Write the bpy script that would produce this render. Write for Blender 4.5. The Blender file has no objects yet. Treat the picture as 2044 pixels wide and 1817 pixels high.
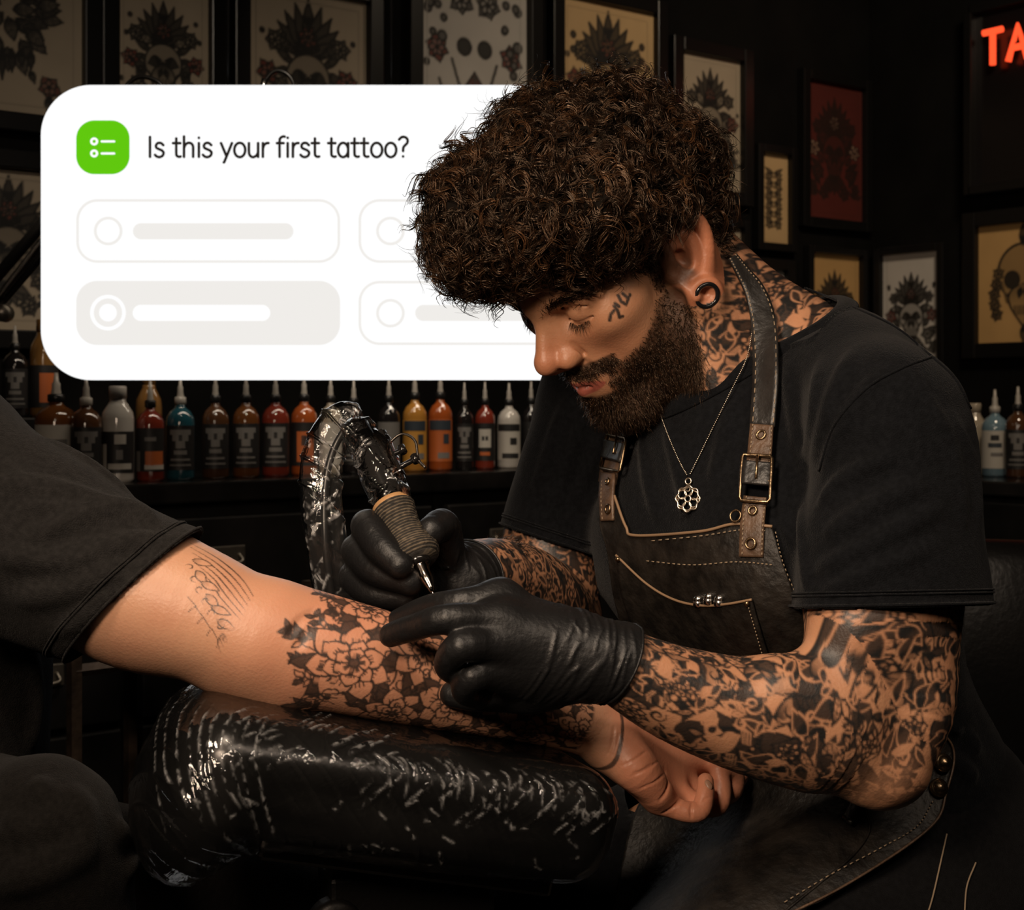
import bpy, math, random, time
import numpy as np
from concurrent.futures import ThreadPoolExecutor
from mathutils import Vector, Matrix

T0 = time.time()
FQ = 3000.0                       # focal length in pixels of the 2044-wide frame
EYE = 1.05                        # camera height, horizon at pixel row 800

def P(px, py, Y):
    """world point seen at pixel (px, py) at distance Y in front of the camera"""
    return np.array([(px - 1022.0) * Y / FQ, Y, EYE - (py - 800.0) * Y / FQ])

C = bpy.context.scene.collection
scn = bpy.context.scene

# ------------------------------------------------------------ camera, world, lights, exposure
cam_d = bpy.data.cameras.new('camera')
cam = bpy.data.objects.new('camera', cam_d)
C.objects.link(cam)
cam.location = (0, 0, EYE)
cam.rotation_euler = (math.pi / 2, 0, 0)
cam_d.sensor_width = 36
cam_d.lens = 36 * FQ / 2044
cam_d.shift_y = -(908.5 - 800) / 2044
cam_d.clip_start = 0.05
cam_d.dof.use_dof = True
cam_d.dof.focus_distance = 1.20
cam_d.dof.aperture_fstop = 15.0
scn.camera = cam
scn.view_settings.view_transform = 'Standard'
scn.view_settings.look = 'None'
scn.view_settings.exposure = 0
scn.view_settings.gamma = 1
scn.view_settings.use_curve_mapping = False
scn.cycles.max_bounces = 10
scn.cycles.transparent_max_bounces = 24
scn.cycles.caustics_reflective = False
scn.cycles.caustics_refractive = False
scn.cycles.sample_clamp_indirect = 4
scn.cycles.use_denoising = True

w = bpy.data.worlds.new('world'); scn.world = w
w.use_nodes = True
w.node_tree.nodes['Background'].inputs[0].default_value = (1.0, 0.86, 0.72, 1)
w.node_tree.nodes['Background'].inputs[1].default_value = 0.004

def area(name, loc, target, size, power, color, shape='DISK', size_y=None, spread=180):
    l = bpy.data.lights.new(name, 'AREA')
    l.shape = shape; l.size = size
    if size_y: l.size_y = size_y
    l.energy = power; l.color = color; l.spread = math.radians(spread)
    o = bpy.data.objects.new(name, l); C.objects.link(o)
    o.location = loc
    d = Vector(target) - Vector(loc)
    o.rotation_euler = d.to_track_quat('-Z', 'Y').to_euler()
    return o

area('key_lamp', (-0.28, 0.50, 1.85), (0.02, 1.13, 0.86), 0.20, 2.8, (1.0, 0.79, 0.60), spread=110)
area('low_lamp', (-0.42, 0.12, 1.40), (0.12, 1.22, 1.02), 0.26, 2.5, (1.0, 0.76, 0.56), spread=75)
area('camera_side_lamp', (0.45, 0.06, 1.92), (0.22, 1.14, 0.86), 1.1, 3.3, (1.0, 0.80, 0.62), 'RECTANGLE', 0.07, spread=110)
area('print_fill', (1.05, 2.5, 2.45), (0.95, 3.9, 1.45), 0.30, 5.2, (1.0, 0.80, 0.58), spread=120)  # added fill for the framed prints, no fitting there
area('bottle_fill', (-0.15, 1.5, 2.2), (-0.30, 2.75, 0.95), 0.12, 1.8, (1.0, 0.84, 0.66), spread=80)  # added fill aimed at the bottle row
sl = area('bottle_strip_fill', (-0.30, 2.62, 1.46), (-0.34, 2.67, 0.90), 1.15, 1.5, (1.0, 0.84, 0.66), 'RECTANGLE', 0.03, spread=150)  # unseen strip added behind the card to brighten the bottles
sl.rotation_euler = (math.radians(4), 0, math.radians(37.7))

# ------------------------------------------------------------ object helpers
def put(o, parent=None):
    C.objects.link(o)
    if parent is not None:
        o.parent = parent
    return o

def tag(o, label=None, cat=None, group=None, kind=None):
    if label: o['label'] = label
    if cat: o['category'] = cat
    if group: o['group'] = group
    if kind: o['kind'] = kind
    return o

def empty(name, loc=(0, 0, 0), label=None, cat=None, group=None):
    o = bpy.data.objects.new(name, None)
    o.empty_display_size = 0.05
    put(o); o.location = loc
    return tag(o, label, cat, group)

def mesh_np(name, V, Fq, mat=None, parent=None, smooth=True, attrs=None):
    """V (n,3) float, Fq (m,k) int or list of such arrays -> mesh object. V is in world space."""
    V = np.asarray(V, np.float32)
    if isinstance(Fq, np.ndarray): Fq = [Fq]
    Fq = [np.asarray(f, np.int32) for f in Fq if len(f)]
    me = bpy.data.meshes.new(name)
    org = np.zeros(3, np.float32)
    if parent is not None:
        org = np.array(world_of(parent), np.float32)
    me.vertices.add(len(V))
    me.vertices.foreach_set('co', (V - org).ravel())
    loops = np.concatenate([f.ravel() for f in Fq])
    starts = []; s = 0
    for f in Fq:
        k = f.shape[1]
        starts.append(s + np.arange(len(f), dtype=np.int32) * k)
        s += f.size
    starts = np.concatenate(starts).astype(np.int32)
    me.loops.add(len(loops)); me.loops.foreach_set('vertex_index', loops)
    me.polygons.add(len(starts)); me.polygons.foreach_set('loop_start', starts)
    me.update(calc_edges=True)
    me.polygons.foreach_set('use_smooth', np.full(len(starts), bool(smooth)))
    if attrs:
        for k, a in attrs.items():
            a = np.asarray(a, np.float32)
            if a.ndim == 1:
                at = me.attributes.new(k, 'FLOAT', 'POINT'); at.data.foreach_set('value', a)
            else:
                at = me.attributes.new(k, 'FLOAT_VECTOR', 'POINT'); at.data.foreach_set('vector', a.ravel())
    me.validate()
    if mat is not None: me.materials.append(mat)
    o = bpy.data.objects.new(name, me)
    put(o, parent)
    return o

def world_of(o):
    p = Vector((0, 0, 0))
    while o is not None:
        p = p + o.location
        o = o.parent
    return p

# generic mesh accumulator: boxes, tubes, lathes, prisms
class MB:
    def __init__(s):
        s.v = []; s.f = {}; s.n = 0
    def add(s, V, *Fs):
        V = np.asarray(V, float)
        for F in Fs:
            F = np.asarray(F, int)
            s.f.setdefault(F.shape[1], []).append(F + s.n)
        s.v.append(V); s.n += len(V)
        return s
    def box(s, c, half, R=None):
        c = np.asarray(c, float); h = np.asarray(half, float)
        q = np.array([[x, y, z] for x in (-1, 1) for y in (-1, 1) for z in (-1, 1)], float) * h
        if R is not None: q = q @ np.asarray(R).T
        F = [[0, 1, 3, 2], [4, 6, 7, 5], [0, 4, 5, 1], [2, 3, 7, 6], [0, 2, 6, 4], [1, 5, 7, 3]]
        return s.add(q + c, F)
    def tube(s, pts, r, n=10, caps=True, closed=False, flat=1.0, up=None):
        pts = np.asarray(pts, float); m = len(pts)
        r = np.broadcast_to(np.asarray(r, float), (m,))
        if closed:
            t = np.roll(pts, -1, 0) - np.roll(pts, 1, 0)
        else:
            t = np.gradient(pts, axis=0)
        t /= np.linalg.norm(t, axis=1)[:, None] + 1e-12
        u = np.array(up, float) if up is not None else (np.array([0, 0, 1.]) if abs(t[0][2]) < .9 else np.array([1., 0, 0]))
        a = np.linspace(0, 2 * math.pi, n, endpoint=False)
        V = []
        for i in range(m):
            if up is None or i == 0:
                u = u - t[i] * (u @ t[i])
            else:
                u = np.array(up, float); u = u - t[i] * (u @ t[i])
            nn = np.linalg.norm(u)
            u = u / nn if nn > 1e-9 else np.array([1., 0, 0])
            b = np.cross(t[i], u)
            V.append(pts[i] + r[i] * (np.cos(a)[:, None] * u * flat + np.sin(a)[:, None] * b))
        V = np.concatenate(V)
        k = m if closed else m - 1
        i = np.arange(k)[:, None] * n; j = ((np.arange(k) + 1) % m)[:, None] * n
        A = np.arange(n)[None]; B = (A + 1) % n
        F = np.stack([i + A, i + B, j + B, j + A], -1).reshape(-1, 4)
        s.add(V, F)
        if caps and not closed:
            o = s.n - len(V)
            c0, c1 = pts[0], pts[-1]
            s.v.append(np.array([c0, c1])); s.n += 2
            T3 = np.stack([np.full(n, s.n - 2), o + (np.arange(n) + 1) % n, o + np.arange(n)], 1)
            T4 = np.stack([np.full(n, s.n - 1), o + (m - 1) * n + np.arange(n), o + (m - 1) * n + (np.arange(n) + 1) % n], 1)
            s.f.setdefault(3, []).extend([T3, T4])
        return s
    def lathe(s, prof, c, n=32, axis=None):
        """prof: list of (radius, height); axis rotation matrix columns x,y,z"""
        prof = np.asarray(prof, float); m = len(prof)
        a = np.linspace(0, 2 * math.pi, n, endpoint=False)
        V = np.stack([prof[:, 0][:, None] * np.cos(a), prof[:, 0][:, None] * np.sin(a), np.repeat(prof[:, 1][:, None], n, 1)], -1).reshape(-1, 3)
        if axis is not None: V = V @ np.asarray(axis).T
        V = V + np.asarray(c, float)
        i = np.arange(m - 1)[:, None] * n; A = np.arange(n)[None]; B = (A + 1) % n
        F = np.stack([i + A, i + B, i + n + B, i + n + A], -1).reshape(-1, 4)
        return s.add(V, F)
    def prism(s, poly, o, ex, ey, ez, depth):
        """flat polygon (k,2) in plane o+ex,ey extruded along ez by depth (convex or star shaped about its centroid)"""
        poly = np.asarray(poly, float); k = len(poly)
        ex, ey, ez, o = [np.asarray(q, float) for q in (ex, ey, ez, o)]
        a = o + poly[:, :1] * ex + poly[:, 1:] * ey
        b = a + ez * depth
        cc = np.stack([a.mean(0), b.mean(0)])
        i = np.arange(k); j = (i + 1) % k
        Q = np.stack([i, j, j + k, i + k], 1)
        Ta = np.stack([np.full(k, 2 * k), j, i], 1); Tb = np.stack([np.full(k, 2 * k + 1), i + k, j + k], 1)
        return s.add(np.concatenate([a, b, cc]), Q, Ta, Tb)
    def build(s, name, mat, parent=None, smooth=False, bevel=0, attrs=None):
        V = np.concatenate(s.v)
        F = [np.concatenate(v) for v in s.f.values()]
        o = mesh_np(name, V, F, mat, parent, smooth, attrs)
        if bevel:
            b = o.modifiers.new('bevel', 'BEVEL'); b.width = bevel; b.segments = 2; b.limit_method = 'ANGLE'
        return o

def rot_axes(d, up=(0, 0, 1)):
    """matrix whose z column is d"""
    z = np.asarray(d, float); z = z / np.linalg.norm(z)
    u = np.asarray(up, float)
    if abs(u @ z) > .95: u = np.array([1., 0, 0])
    x = np.cross(u, z); x /= np.linalg.norm(x)
    y = np.cross(z, x)
    return np.stack([x, y, z], 1)

def curve_pts(ctrl, n):
    """Catmull-Rom through control points"""
    c = np.asarray(ctrl, float)
    c = np.concatenate([[2 * c[0] - c[1]], c, [2 * c[-1] - c[-2]]])
    out = []
    m = len(c) - 3
    for t in np.linspace(0, m - 1e-6, n):
        i = int(t); f = t - i
        a, b, d, e = c[i:i + 4]
        out.append(.5 * (2 * b + (d - a) * f + (2 * a - 5 * b + 4 * d - e) * f * f + (3 * b - a - 3 * d + e) * f ** 3))
    return np.array(out)

# ------------------------------------------------------------ materials
def nt(name):
    m = bpy.data.materials.new(name); m.use_nodes = True
    return m, m.node_tree.nodes, m.node_tree.links, m.node_tree.nodes['Principled BSDF']

def pbr(name, col, rough=.5, metal=0., spec=.5, bump=0, bscale=200, bdet=3, var=0, vscale=20, sheen=0, coat=0, stretch=None):
    m, N, L, b = nt(name)
    b.inputs['Base Color'].default_value = (*col, 1)
    b.inputs['Roughness'].default_value = rough
    b.inputs['Metallic'].default_value = metal
    b.inputs['Specular IOR Level'].default_value = spec
    if sheen:
        b.inputs['Sheen Weight'].default_value = sheen
        b.inputs['Sheen Roughness'].default_value = .4
    if coat:
        b.inputs['Coat Weight'].default_value = coat; b.inputs['Coat Roughness'].default_value = .12
    tc = N.new('ShaderNodeTexCoord')
    vec = tc.outputs['Object']
    if stretch:
        mp = N.new('ShaderNodeMapping'); mp.inputs['Scale'].default_value = stretch
        L.new(vec, mp.inputs['Vector']); vec = mp.outputs[0]
    if bump:
        n = N.new('ShaderNodeTexNoise'); n.inputs['Scale'].default_value = bscale; n.inputs['Detail'].default_value = bdet
        L.new(vec, n.inputs['Vector'])
        bp = N.new('ShaderNodeBump'); bp.inputs['Strength'].default_value = bump; bp.inputs['Distance'].default_value = .002
        L.new(n.outputs['Fac'], bp.inputs['Height']); L.new(bp.outputs[0], b.inputs['Normal'])
    if var:
        n2 = N.new('ShaderNodeTexNoise'); n2.inputs['Scale'].default_value = vscale; n2.inputs['Detail'].default_value = 6
        L.new(vec, n2.inputs['Vector'])
        mx = N.new('ShaderNodeMix'); mx.data_type = 'RGBA'
        cr = N.new('ShaderNodeMapRange'); cr.inputs[1].default_value = .35; cr.inputs[2].default_value = .7
        L.new(n2.outputs['Fac'], cr.inputs[0]); L.new(cr.outputs[0], mx.inputs[0])
        mx.inputs[6].default_value = (*[c * (1 - var) for c in col], 1)
        mx.inputs[7].default_value = (*[min(1, c * (1 + var)) for c in col], 1)
        L.new(mx.outputs[2], b.inputs['Base Color'])
    return m

def emit(name, col, s=1.0):
    m = bpy.data.materials.new(name); m.use_nodes = True
    N = m.node_tree.nodes; L = m.node_tree.links
    N.remove(N['Principled BSDF'])
    e = N.new('ShaderNodeEmission'); e.inputs[0].default_value = (*col, 1); e.inputs[1].default_value = s
    L.new(e.outputs[0], N['Material Output'].inputs[0])
    return m

def srgb(r, g, b):
    f = lambda c: c / 12.92 if c <= .04045 else ((c + .055) / 1.055) ** 2.4
    return tuple(f(x / 255) for x in (r, g, b))

def skin_mat(name, base, red):
    m, N, L, b = nt(name)
    tc = N.new('ShaderNodeTexCoord')
    def attr(a):
        n = N.new('ShaderNodeAttribute'); n.attribute_name = a; return n.outputs['Fac']
    def mix(fac, a, bcol):
        x = N.new('ShaderNodeMix'); x.data_type = 'RGBA'
        L.new(fac, x.inputs[0])
        for s, v in ((6, a), (7, bcol)):
            if isinstance(v, tuple): x.inputs[s].default_value = (*v, 1)
            else: L.new(v, x.inputs[s])
        return x.outputs[2]
    n1 = N.new('ShaderNodeTexNoise'); n1.inputs['Scale'].default_value = 26; n1.inputs['Detail'].default_value = 8
    L.new(tc.outputs['Object'], n1.inputs['Vector'])
    mr = N.new('ShaderNodeMapRange'); mr.inputs[1].default_value = .35; mr.inputs[2].default_value = .7; mr.inputs[4].default_value = .55
    L.new(n1.outputs['Fac'], mr.inputs[0])
    col = mix(mr.outputs[0], base, red)
    col = mix(attr('flush'), col, tuple(c * k for c, k in zip(red, (1.0, .62, .55))))
    col = mix(attr('lip'), col, (.30, .085, .06))
    col = mix(attr('stubble'), col, (.032, .018, .011))
    col = mix(attr('ink'), col, (.014, .0135, .0135))
    L.new(col, b.inputs['Base Color'])
    b.inputs['Roughness'].default_value = .44
    b.inputs['Specular IOR Level'].default_value = .42
    b.inputs['Subsurface Weight'].default_value = .12
    b.inputs['Subsurface Scale'].default_value = .006
    b.inputs['Subsurface Radius'].default_value = (1, .35, .2)
    n2 = N.new('ShaderNodeTexNoise'); n2.inputs['Scale'].default_value = 900; n2.inputs['Detail'].default_value = 3
    n3 = N.new('ShaderNodeTexVoronoi'); n3.inputs['Scale'].default_value = 420
    L.new(tc.outputs['Object'], n2.inputs['Vector']); L.new(tc.outputs['Object'], n3.inputs['Vector'])
    ad = N.new('ShaderNodeMath'); ad.operation = 'ADD'
    L.new(n2.outputs['Fac'], ad.inputs[0]); L.new(n3.outputs['Distance'], ad.inputs[1])
    bp = N.new('ShaderNodeBump'); bp.inputs['Strength'].default_value = .2; bp.inputs['Distance'].default_value = .0006
    L.new(ad.outputs[0], bp.inputs['Height']); L.new(bp.outputs[0], b.inputs['Normal'])
    return m

def film_mat(name, tint=(.93, .93, .92), bump=.6, scale=(60, 14, 60), rough=.09, haze=.03, soft=.35, scatter=.5):
    """thin clear plastic film: mostly see-through, fresnel reflection, a little haze"""
    m = bpy.data.materials.new(name); m.use_nodes = True
    N = m.node_tree.nodes; L = m.node_tree.links
    N.remove(N['Principled BSDF'])
    tr = N.new('ShaderNodeBsdfTransparent'); tr.inputs[0].default_value = (*tint, 1)
    gl = N.new('ShaderNodeBsdfGlossy'); gl.inputs['Roughness'].default_value = rough
    df = N.new('ShaderNodeBsdfDiffuse'); df.inputs[0].default_value = (.8, .8, .8, 1)
    tc = N.new('ShaderNodeTexCoord'); mp = N.new('ShaderNodeMapping'); mp.inputs['Scale'].default_value = scale
    nz = N.new('ShaderNodeTexNoise'); nz.inputs['Scale'].default_value = 1.0; nz.inputs['Detail'].default_value = 3; nz.inputs['Distortion'].default_value = 1.2
    L.new(tc.outputs['Object'], mp.inputs[0]); L.new(mp.outputs[0], nz.inputs['Vector'])
    cr_ = N.new('ShaderNodeAttribute'); cr_.attribute_name = 'crease'
    n9 = N.new('ShaderNodeTexNoise'); n9.inputs['Scale'].default_value = 170; n9.inputs['Detail'].default_value = 1; L.new(tc.outputs['Object'], n9.inputs['Vector'])
    m9 = N.new('ShaderNodeMapRange'); m9.inputs[1].default_value = .42; m9.inputs[2].default_value = .62; L.new(n9.outputs['Fac'], m9.inputs[0])
    mr = N.new('ShaderNodeMath'); mr.operation = 'MULTIPLY'; L.new(cr_.outputs['Fac'], mr.inputs[0]); L.new(m9.outputs[0], mr.inputs[1])  # breaks the crease whiteness into painted glints
    sm_ = N.new('ShaderNodeMath'); sm_.operation = 'MULTIPLY_ADD'; sm_.inputs[1].default_value = soft; L.new(nz.outputs['Fac'], sm_.inputs[0]); sm_.inputs[2].default_value = 0
    bp = N.new('ShaderNodeBump'); bp.inputs['Strength'].default_value = bump; bp.inputs['Distance'].default_value = .006
    L.new(sm_.outputs[0], bp.inputs['Height'])
    L.new(bp.outputs[0], gl.inputs['Normal'])
    fr = N.new('ShaderNodeFresnel'); fr.inputs['IOR'].default_value = 1.5; L.new(bp.outputs[0], fr.inputs['Normal'])
    m1 = N.new('ShaderNodeMixShader'); m2 = N.new('ShaderNodeMixShader')
    hz = N.new('ShaderNodeMath'); hz.operation = 'MULTIPLY_ADD'; hz.inputs[1].default_value = scatter; hz.inputs[2].default_value = haze
    L.new(mr.outputs[0], hz.inputs[0]); L.new(hz.outputs[0], m1.inputs[0])
    L.new(tr.outputs[0], m1.inputs[1]); L.new(df.outputs[0], m1.inputs[2])
    sc = N.new('ShaderNodeMath'); sc.operation = 'MULTIPLY_ADD'; sc.inputs[1].default_value = .9; sc.inputs[2].default_value = 0
    L.new(fr.outputs[0], sc.inputs[0])
    L.new(sc.outputs[0], m2.inputs[0]); L.new(m1.outputs[0], m2.inputs[1]); L.new(gl.outputs[0], m2.inputs[2])
    L.new(m2.outputs[0], N['Material Output'].inputs[0])
    return m
# ------------------------------------------------------------ implicit-surface modelling (smooth unions meshed by surface nets)
QUAL = 1.0      # mesh step multiplier
def smin(a, b, k):
    if k <= 0: return np.minimum(a, b)
    h = np.clip(.5 + .5 * (b - a) / k, 0, 1)
    return b + (a - b) * h - k * h * (1 - h)
def smax(a, b, k): return -smin(-a, -b, k)

class Shape:
    """list of primitives combined in order; every primitive knows its bounding box so far points are skipped"""
    def __init__(s): s.p = []; s.post = []
    def _add(s, op, fn, lo, hi, k): s.p.append((op, fn, np.asarray(lo, np.float32), np.asarray(hi, np.float32), k)); return s
    def cone(s, a, b, ra, rb=None, k=.01, op='u', flat=None):
        """tapered capsule; flat=(axis, factor) squashes the section along an axis"""
        a = np.asarray(a, np.float32); b = np.asarray(b, np.float32); rb = ra if rb is None else rb
        ba = b - a; bb = float(ba @ ba) + 1e-12
        fl = None
        if flat is not None:
            fx = np.asarray(flat[0], np.float32); fx = fx / np.linalg.norm(fx); fl = (fx, np.float32(flat[1]))
        def fn(p):
            pa = p - a
            h = np.clip(pa @ ba / bb, 0, 1)
            q = pa - h[:, None] * ba
            if fl is not None:
                t = q @ fl[0]
                q = q + ((1 / fl[1] - 1) * t)[:, None] * fl[0]
            return np.sqrt((q * q).sum(1)) - (ra + h * (rb - ra))
        r = max(ra, rb)
        return s._add(op, fn, np.minimum(a, b) - r, np.maximum(a, b) + r, k)
    def chain(s, pts, rs, k=.01, op='u', flat=None, sub=5):
        """smooth tapered limb through joints, one primitive"""
        pts = np.asarray(pts, float); rs = np.asarray(rs, float)
        q = curve_pts(np.concatenate([pts, rs[:, None]], 1), sub * (len(pts) - 1) + 1) if len(pts) > 2 else np.concatenate([pts, rs[:, None]], 1)
        q = q.astype(np.float32); n = len(q) - 1
        fl = None
        if flat is not None:
            fx = np.asarray(flat[0], np.float32); fx = fx / np.linalg.norm(fx); fl = (fx, np.float32(flat[1]))
        def fn(p):
            best = np.full(len(p), 1e9, np.float32); rad = np.zeros(len(p), np.float32)
            for i in range(n):
                a = q[i, :3]; ba = q[i + 1, :3] - a; bb = float(ba @ ba) + 1e-12
                pa = p - a; h = np.clip(pa @ ba / bb, 0, 1); v = pa - h[:, None] * ba
                if fl is not None: v = v + ((1 / fl[1] - 1) * (v @ fl[0]))[:, None] * fl[0]
                d = (v * v).sum(1); m = d < best
                best = np.where(m, d, best); rad = np.where(m, q[i, 3] + h * (q[i + 1, 3] - q[i, 3]), rad)
            best = np.sqrt(best) - rad
            return best
        r = q[:, 3].max()
        return s._add(op, fn, q[:, :3].min(0) - r, q[:, :3].max(0) + r, k)
    def ell(s, c, r, R=None, k=.01, op='u'):
        c = np.asarray(c, np.float32); r = np.asarray(r, np.float32) * np.ones(3, np.float32)
        Rm = None if R is None else np.asarray(R, np.float32)
        def fn(p):
            q = p - c
            if Rm is not None: q = q @ Rm
            a = q / r
            k0 = np.sqrt((a * a).sum(1)); k1 = np.sqrt(((a / r) ** 2).sum(1)) + 1e-9
            return k0 * (k0 - 1) / k1
        ext = r if Rm is None else np.abs(Rm) @ r
        return s._add(op, fn, c - ext, c + ext, k)
    def box(s, c, half, R=None, rd=.005, k=.01, op='u'):
        c = np.asarray(c, np.float32); h = np.asarray(half, np.float32) - rd
        Rm = None if R is None else np.asarray(R, np.float32)
        def fn(p):
            q = p - c
            if Rm is not None: q = q @ Rm
            q = np.abs(q) - h
            return np.sqrt((np.maximum(q, 0) ** 2).sum(1)) + np.minimum(q.max(1), 0) - rd
        e = h + rd; ext = e if Rm is None else np.abs(Rm) @ e
        return s._add(op, fn, c - ext, c + ext, k)
    def torus(s, c, n, R, r, k=.003, op='u'):
        c = np.asarray(c, np.float32); n = np.asarray(n, np.float32); n = n / np.linalg.norm(n)
        def fn(p):
            q = p - c; t = q @ n; rad = np.sqrt(np.maximum((q * q).sum(1) - t * t, 0)) - R
            return np.sqrt(rad * rad + t * t) - r
        return s._add(op, fn, c - R - r, c + R + r, k)
    def plane(s, o, n, k=.002):
        """cut away everything on the +n side"""
        o = np.asarray(o, np.float32); n = np.asarray(n, np.float32); n = n / np.linalg.norm(n)
        s.p.append(('c', lambda p: (p - o) @ n, None, None, k)); return s
    def disp(s, fn): s.post.append(fn); return s
    FAR = .06
    def __call__(s, p):
        p = np.asarray(p, np.float32)
        d = np.full(len(p), s.FAR, np.float32)
        for op, fn, lo, hi, k in s.p:
            if lo is None:
                d = smax(d, fn(p).astype(np.float32), k); continue
            m = k + (s.FAR if op == 'u' else 0)
            i = np.nonzero(((p > lo - m) & (p < hi + m)).all(1))[0]
            if not len(i): continue
            e = fn(p[i]).astype(np.float32)
            d[i] = smin(d[i], e, k) if op == 'u' else smax(d[i], -e, k)
        for f in s.post: d = d + f(p, d)
        return d
    def bounds(s):
        lo = np.min([q[2] for q in s.p if q[0] == 'u'], 0) - .02
        hi = np.max([q[3] for q in s.p if q[0] == 'u'], 0) + .02
        return lo, hi

def peval(S, p):
    if len(p) < 40000: return S(p)
    with ThreadPoolExecutor(4) as ex:
        return np.concatenate(list(ex.map(S, np.array_split(p, max(4, len(p) // 60000)))))

def surface(S, h, lo=None, hi=None, refine=2, keep=None):
    """surface nets on sparse blocks; returns V, quads. keep(points)->bool limits the coarse cells"""
    h = h * QUAL
    B = 8
    l0, h0 = S.bounds()
    lo = l0 if lo is None else np.maximum(l0, lo); hi = h0 if hi is None else np.minimum(h0, hi)
    H = h * B
    n = np.ceil((hi - lo) / H).astype(int) + 1
    g = np.stack(np.meshgrid(*[np.arange(k) for k in n], indexing='ij'), -1).reshape(-1, 3)
    cen = lo + (g + .5) * H
    ok = np.zeros(len(g), bool)
    for a in range(0, len(g), 400000):
        d = peval(S, cen[a:a + 400000]); ok[a:a + 400000] = np.abs(d) < H * 1.25
    if keep is not None:
        idx = np.nonzero(ok)[0]; ok[idx] = keep(cen[idx])
    g = g[ok]
    off = np.stack(np.meshgrid(*[np.arange(B + 1)] * 3, indexing='ij'), -1).reshape(-1, 3)
    cells = []; pos = []; edges = []
    NX = (n * B + 2).astype(np.int64)
    key = lambda c: (c[..., 0] * NX[1] + c[..., 1]) * NX[2] + c[..., 2]
    step = 300
    cw = [np.array([x, y, z]) for x in (0, 1) for y in (0, 1) for z in (0, 1)]
    ce = [(a, b) for a in range(8) for b in range(a + 1, 8) if np.abs(cw[a] - cw[b]).sum() == 1]
    def work(a):
        edges = []
        gb = g[a:a + step]
        idx = gb[:, None, :] * B + off[None]
        d = S((lo + idx.reshape(-1, 3) * h).astype(np.float32)).reshape(len(gb), B + 1, B + 1, B + 1)
        sg = d < 0
        cor = np.stack([sg[:, x:x + B, y:y + B, z:z + B] for x, y, z in cw], -1)
        act = cor.any(-1) & ~cor.all(-1)
        b, x, y, z = np.nonzero(act)
        if not len(b): return None
        dv = np.stack([d[b, x + c[0], y + c[1], z + c[2]] for c in cw], -1)
        acc = np.zeros((len(b), 3)); cnt = np.zeros(len(b))
        for i, j in ce:
            m = (dv[:, i] < 0) != (dv[:, j] < 0)
            t = dv[:, i] / np.where(m, dv[:, i] - dv[:, j], 1)
            acc += np.where(m[:, None], cw[i] + t[:, None] * (cw[j] - cw[i]), 0); cnt += m
        c = gb[b] * B + np.stack([x, y, z], -1)
        r = (key(c.astype(np.int64)), lo + (c + acc / cnt[:, None]) * h)
        for ax in range(3):
            m = (dv[:, 0] < 0) != (dv[:, [4, 2, 1][ax]] < 0)
            cc = c[m]; ins = dv[m, 0] < 0
            edges.append((ax, cc, ins))
        return r + (edges,)
    with ThreadPoolExecutor(4) as ex:
        for r in ex.map(work, range(0, len(g), step)):
            if r is not None: cells.append(r[0]); pos.append(r[1]); edges += r[2]
    cells = np.concatenate(cells); pos = np.concatenate(pos)
    o = np.argsort(cells); cells = cells[o]; pos = pos[o]
    quads = []
    for ax, cc, ins in edges:
        if not len(cc): continue
        u = np.eye(3, dtype=int)[(ax + 1) % 3]; v = np.eye(3, dtype=int)[(ax + 2) % 3]
        q = np.stack([key(np.asarray(cc - u * i - v * j, np.int64)) for i, j in ((0, 0), (1, 0), (1, 1), (0, 1))], 1)
        k = np.clip(np.searchsorted(cells, q), 0, len(cells) - 1)
        good = (cells[k] == q).all(1)
        k = k[good]; inn = ins[good]
        k[~inn] = k[~inn][:, ::-1]
        quads.append(k)
    Q = np.concatenate(quads)
    V = pos.astype(np.float32)
    e = np.float32(h * .5)
    tet = np.array([[1, -1, -1], [-1, -1, 1], [-1, 1, -1], [1, 1, 1]], np.float32)
    for it in range(refine):
        gr = np.zeros_like(V)
        for t in tet: gr += t * peval(S, V + e * t)[:, None]
        gr /= 4 * e
        g2 = (gr * gr).sum(1) + 1e-6
        st = peval(S, V) / g2
        V = V - np.clip(st, -h, h)[:, None] * gr
    return V, Q

def cut(V, Q, side, h):
    """drop the part where side(V) > 0, moving the border vertices onto side == 0"""
    V = V.copy()
    s = side(V)
    near = np.abs(s) < h * 1.0
    e = 1e-4
    g = np.stack([(side(V[near] + e * np.eye(3)[i]) - s[near]) / e for i in range(3)], 1)
    V[near] -= (s[near] / ((g * g).sum(1) + 1e-9))[:, None] * g
    s[near] = 0
    Q = Q[(s[Q] <= 0).all(1)]
    return compact(V, Q)

def compact(V, Q, *more):
    u, inv = np.unique(Q, return_inverse=True)
    r = (V[u], inv.reshape(Q.shape))
    return r if not more else r + tuple(m[u] for m in more)

def wob(p, f, seed, n=5, aniso=None):
    """smooth pseudo noise, about -1..1"""
    rs = np.random.RandomState(seed)
    K = rs.normal(size=(n, 3)); K /= np.linalg.norm(K, axis=1)[:, None]
    if aniso is not None:
        ax, s = aniso; ax = np.asarray(ax) / np.linalg.norm(ax)
        K = K - (K @ ax)[:, None] * ax * (1 - s)
    ph = rs.uniform(0, 6.28, n); fr = f * rs.uniform(.7, 1.4, n)
    o = np.zeros(len(p), np.float32)
    for i in range(n): o += np.sin(p @ (K[i] * fr[i]).astype(np.float32) + np.float32(ph[i]))
    return o / n * 1.6

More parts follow.
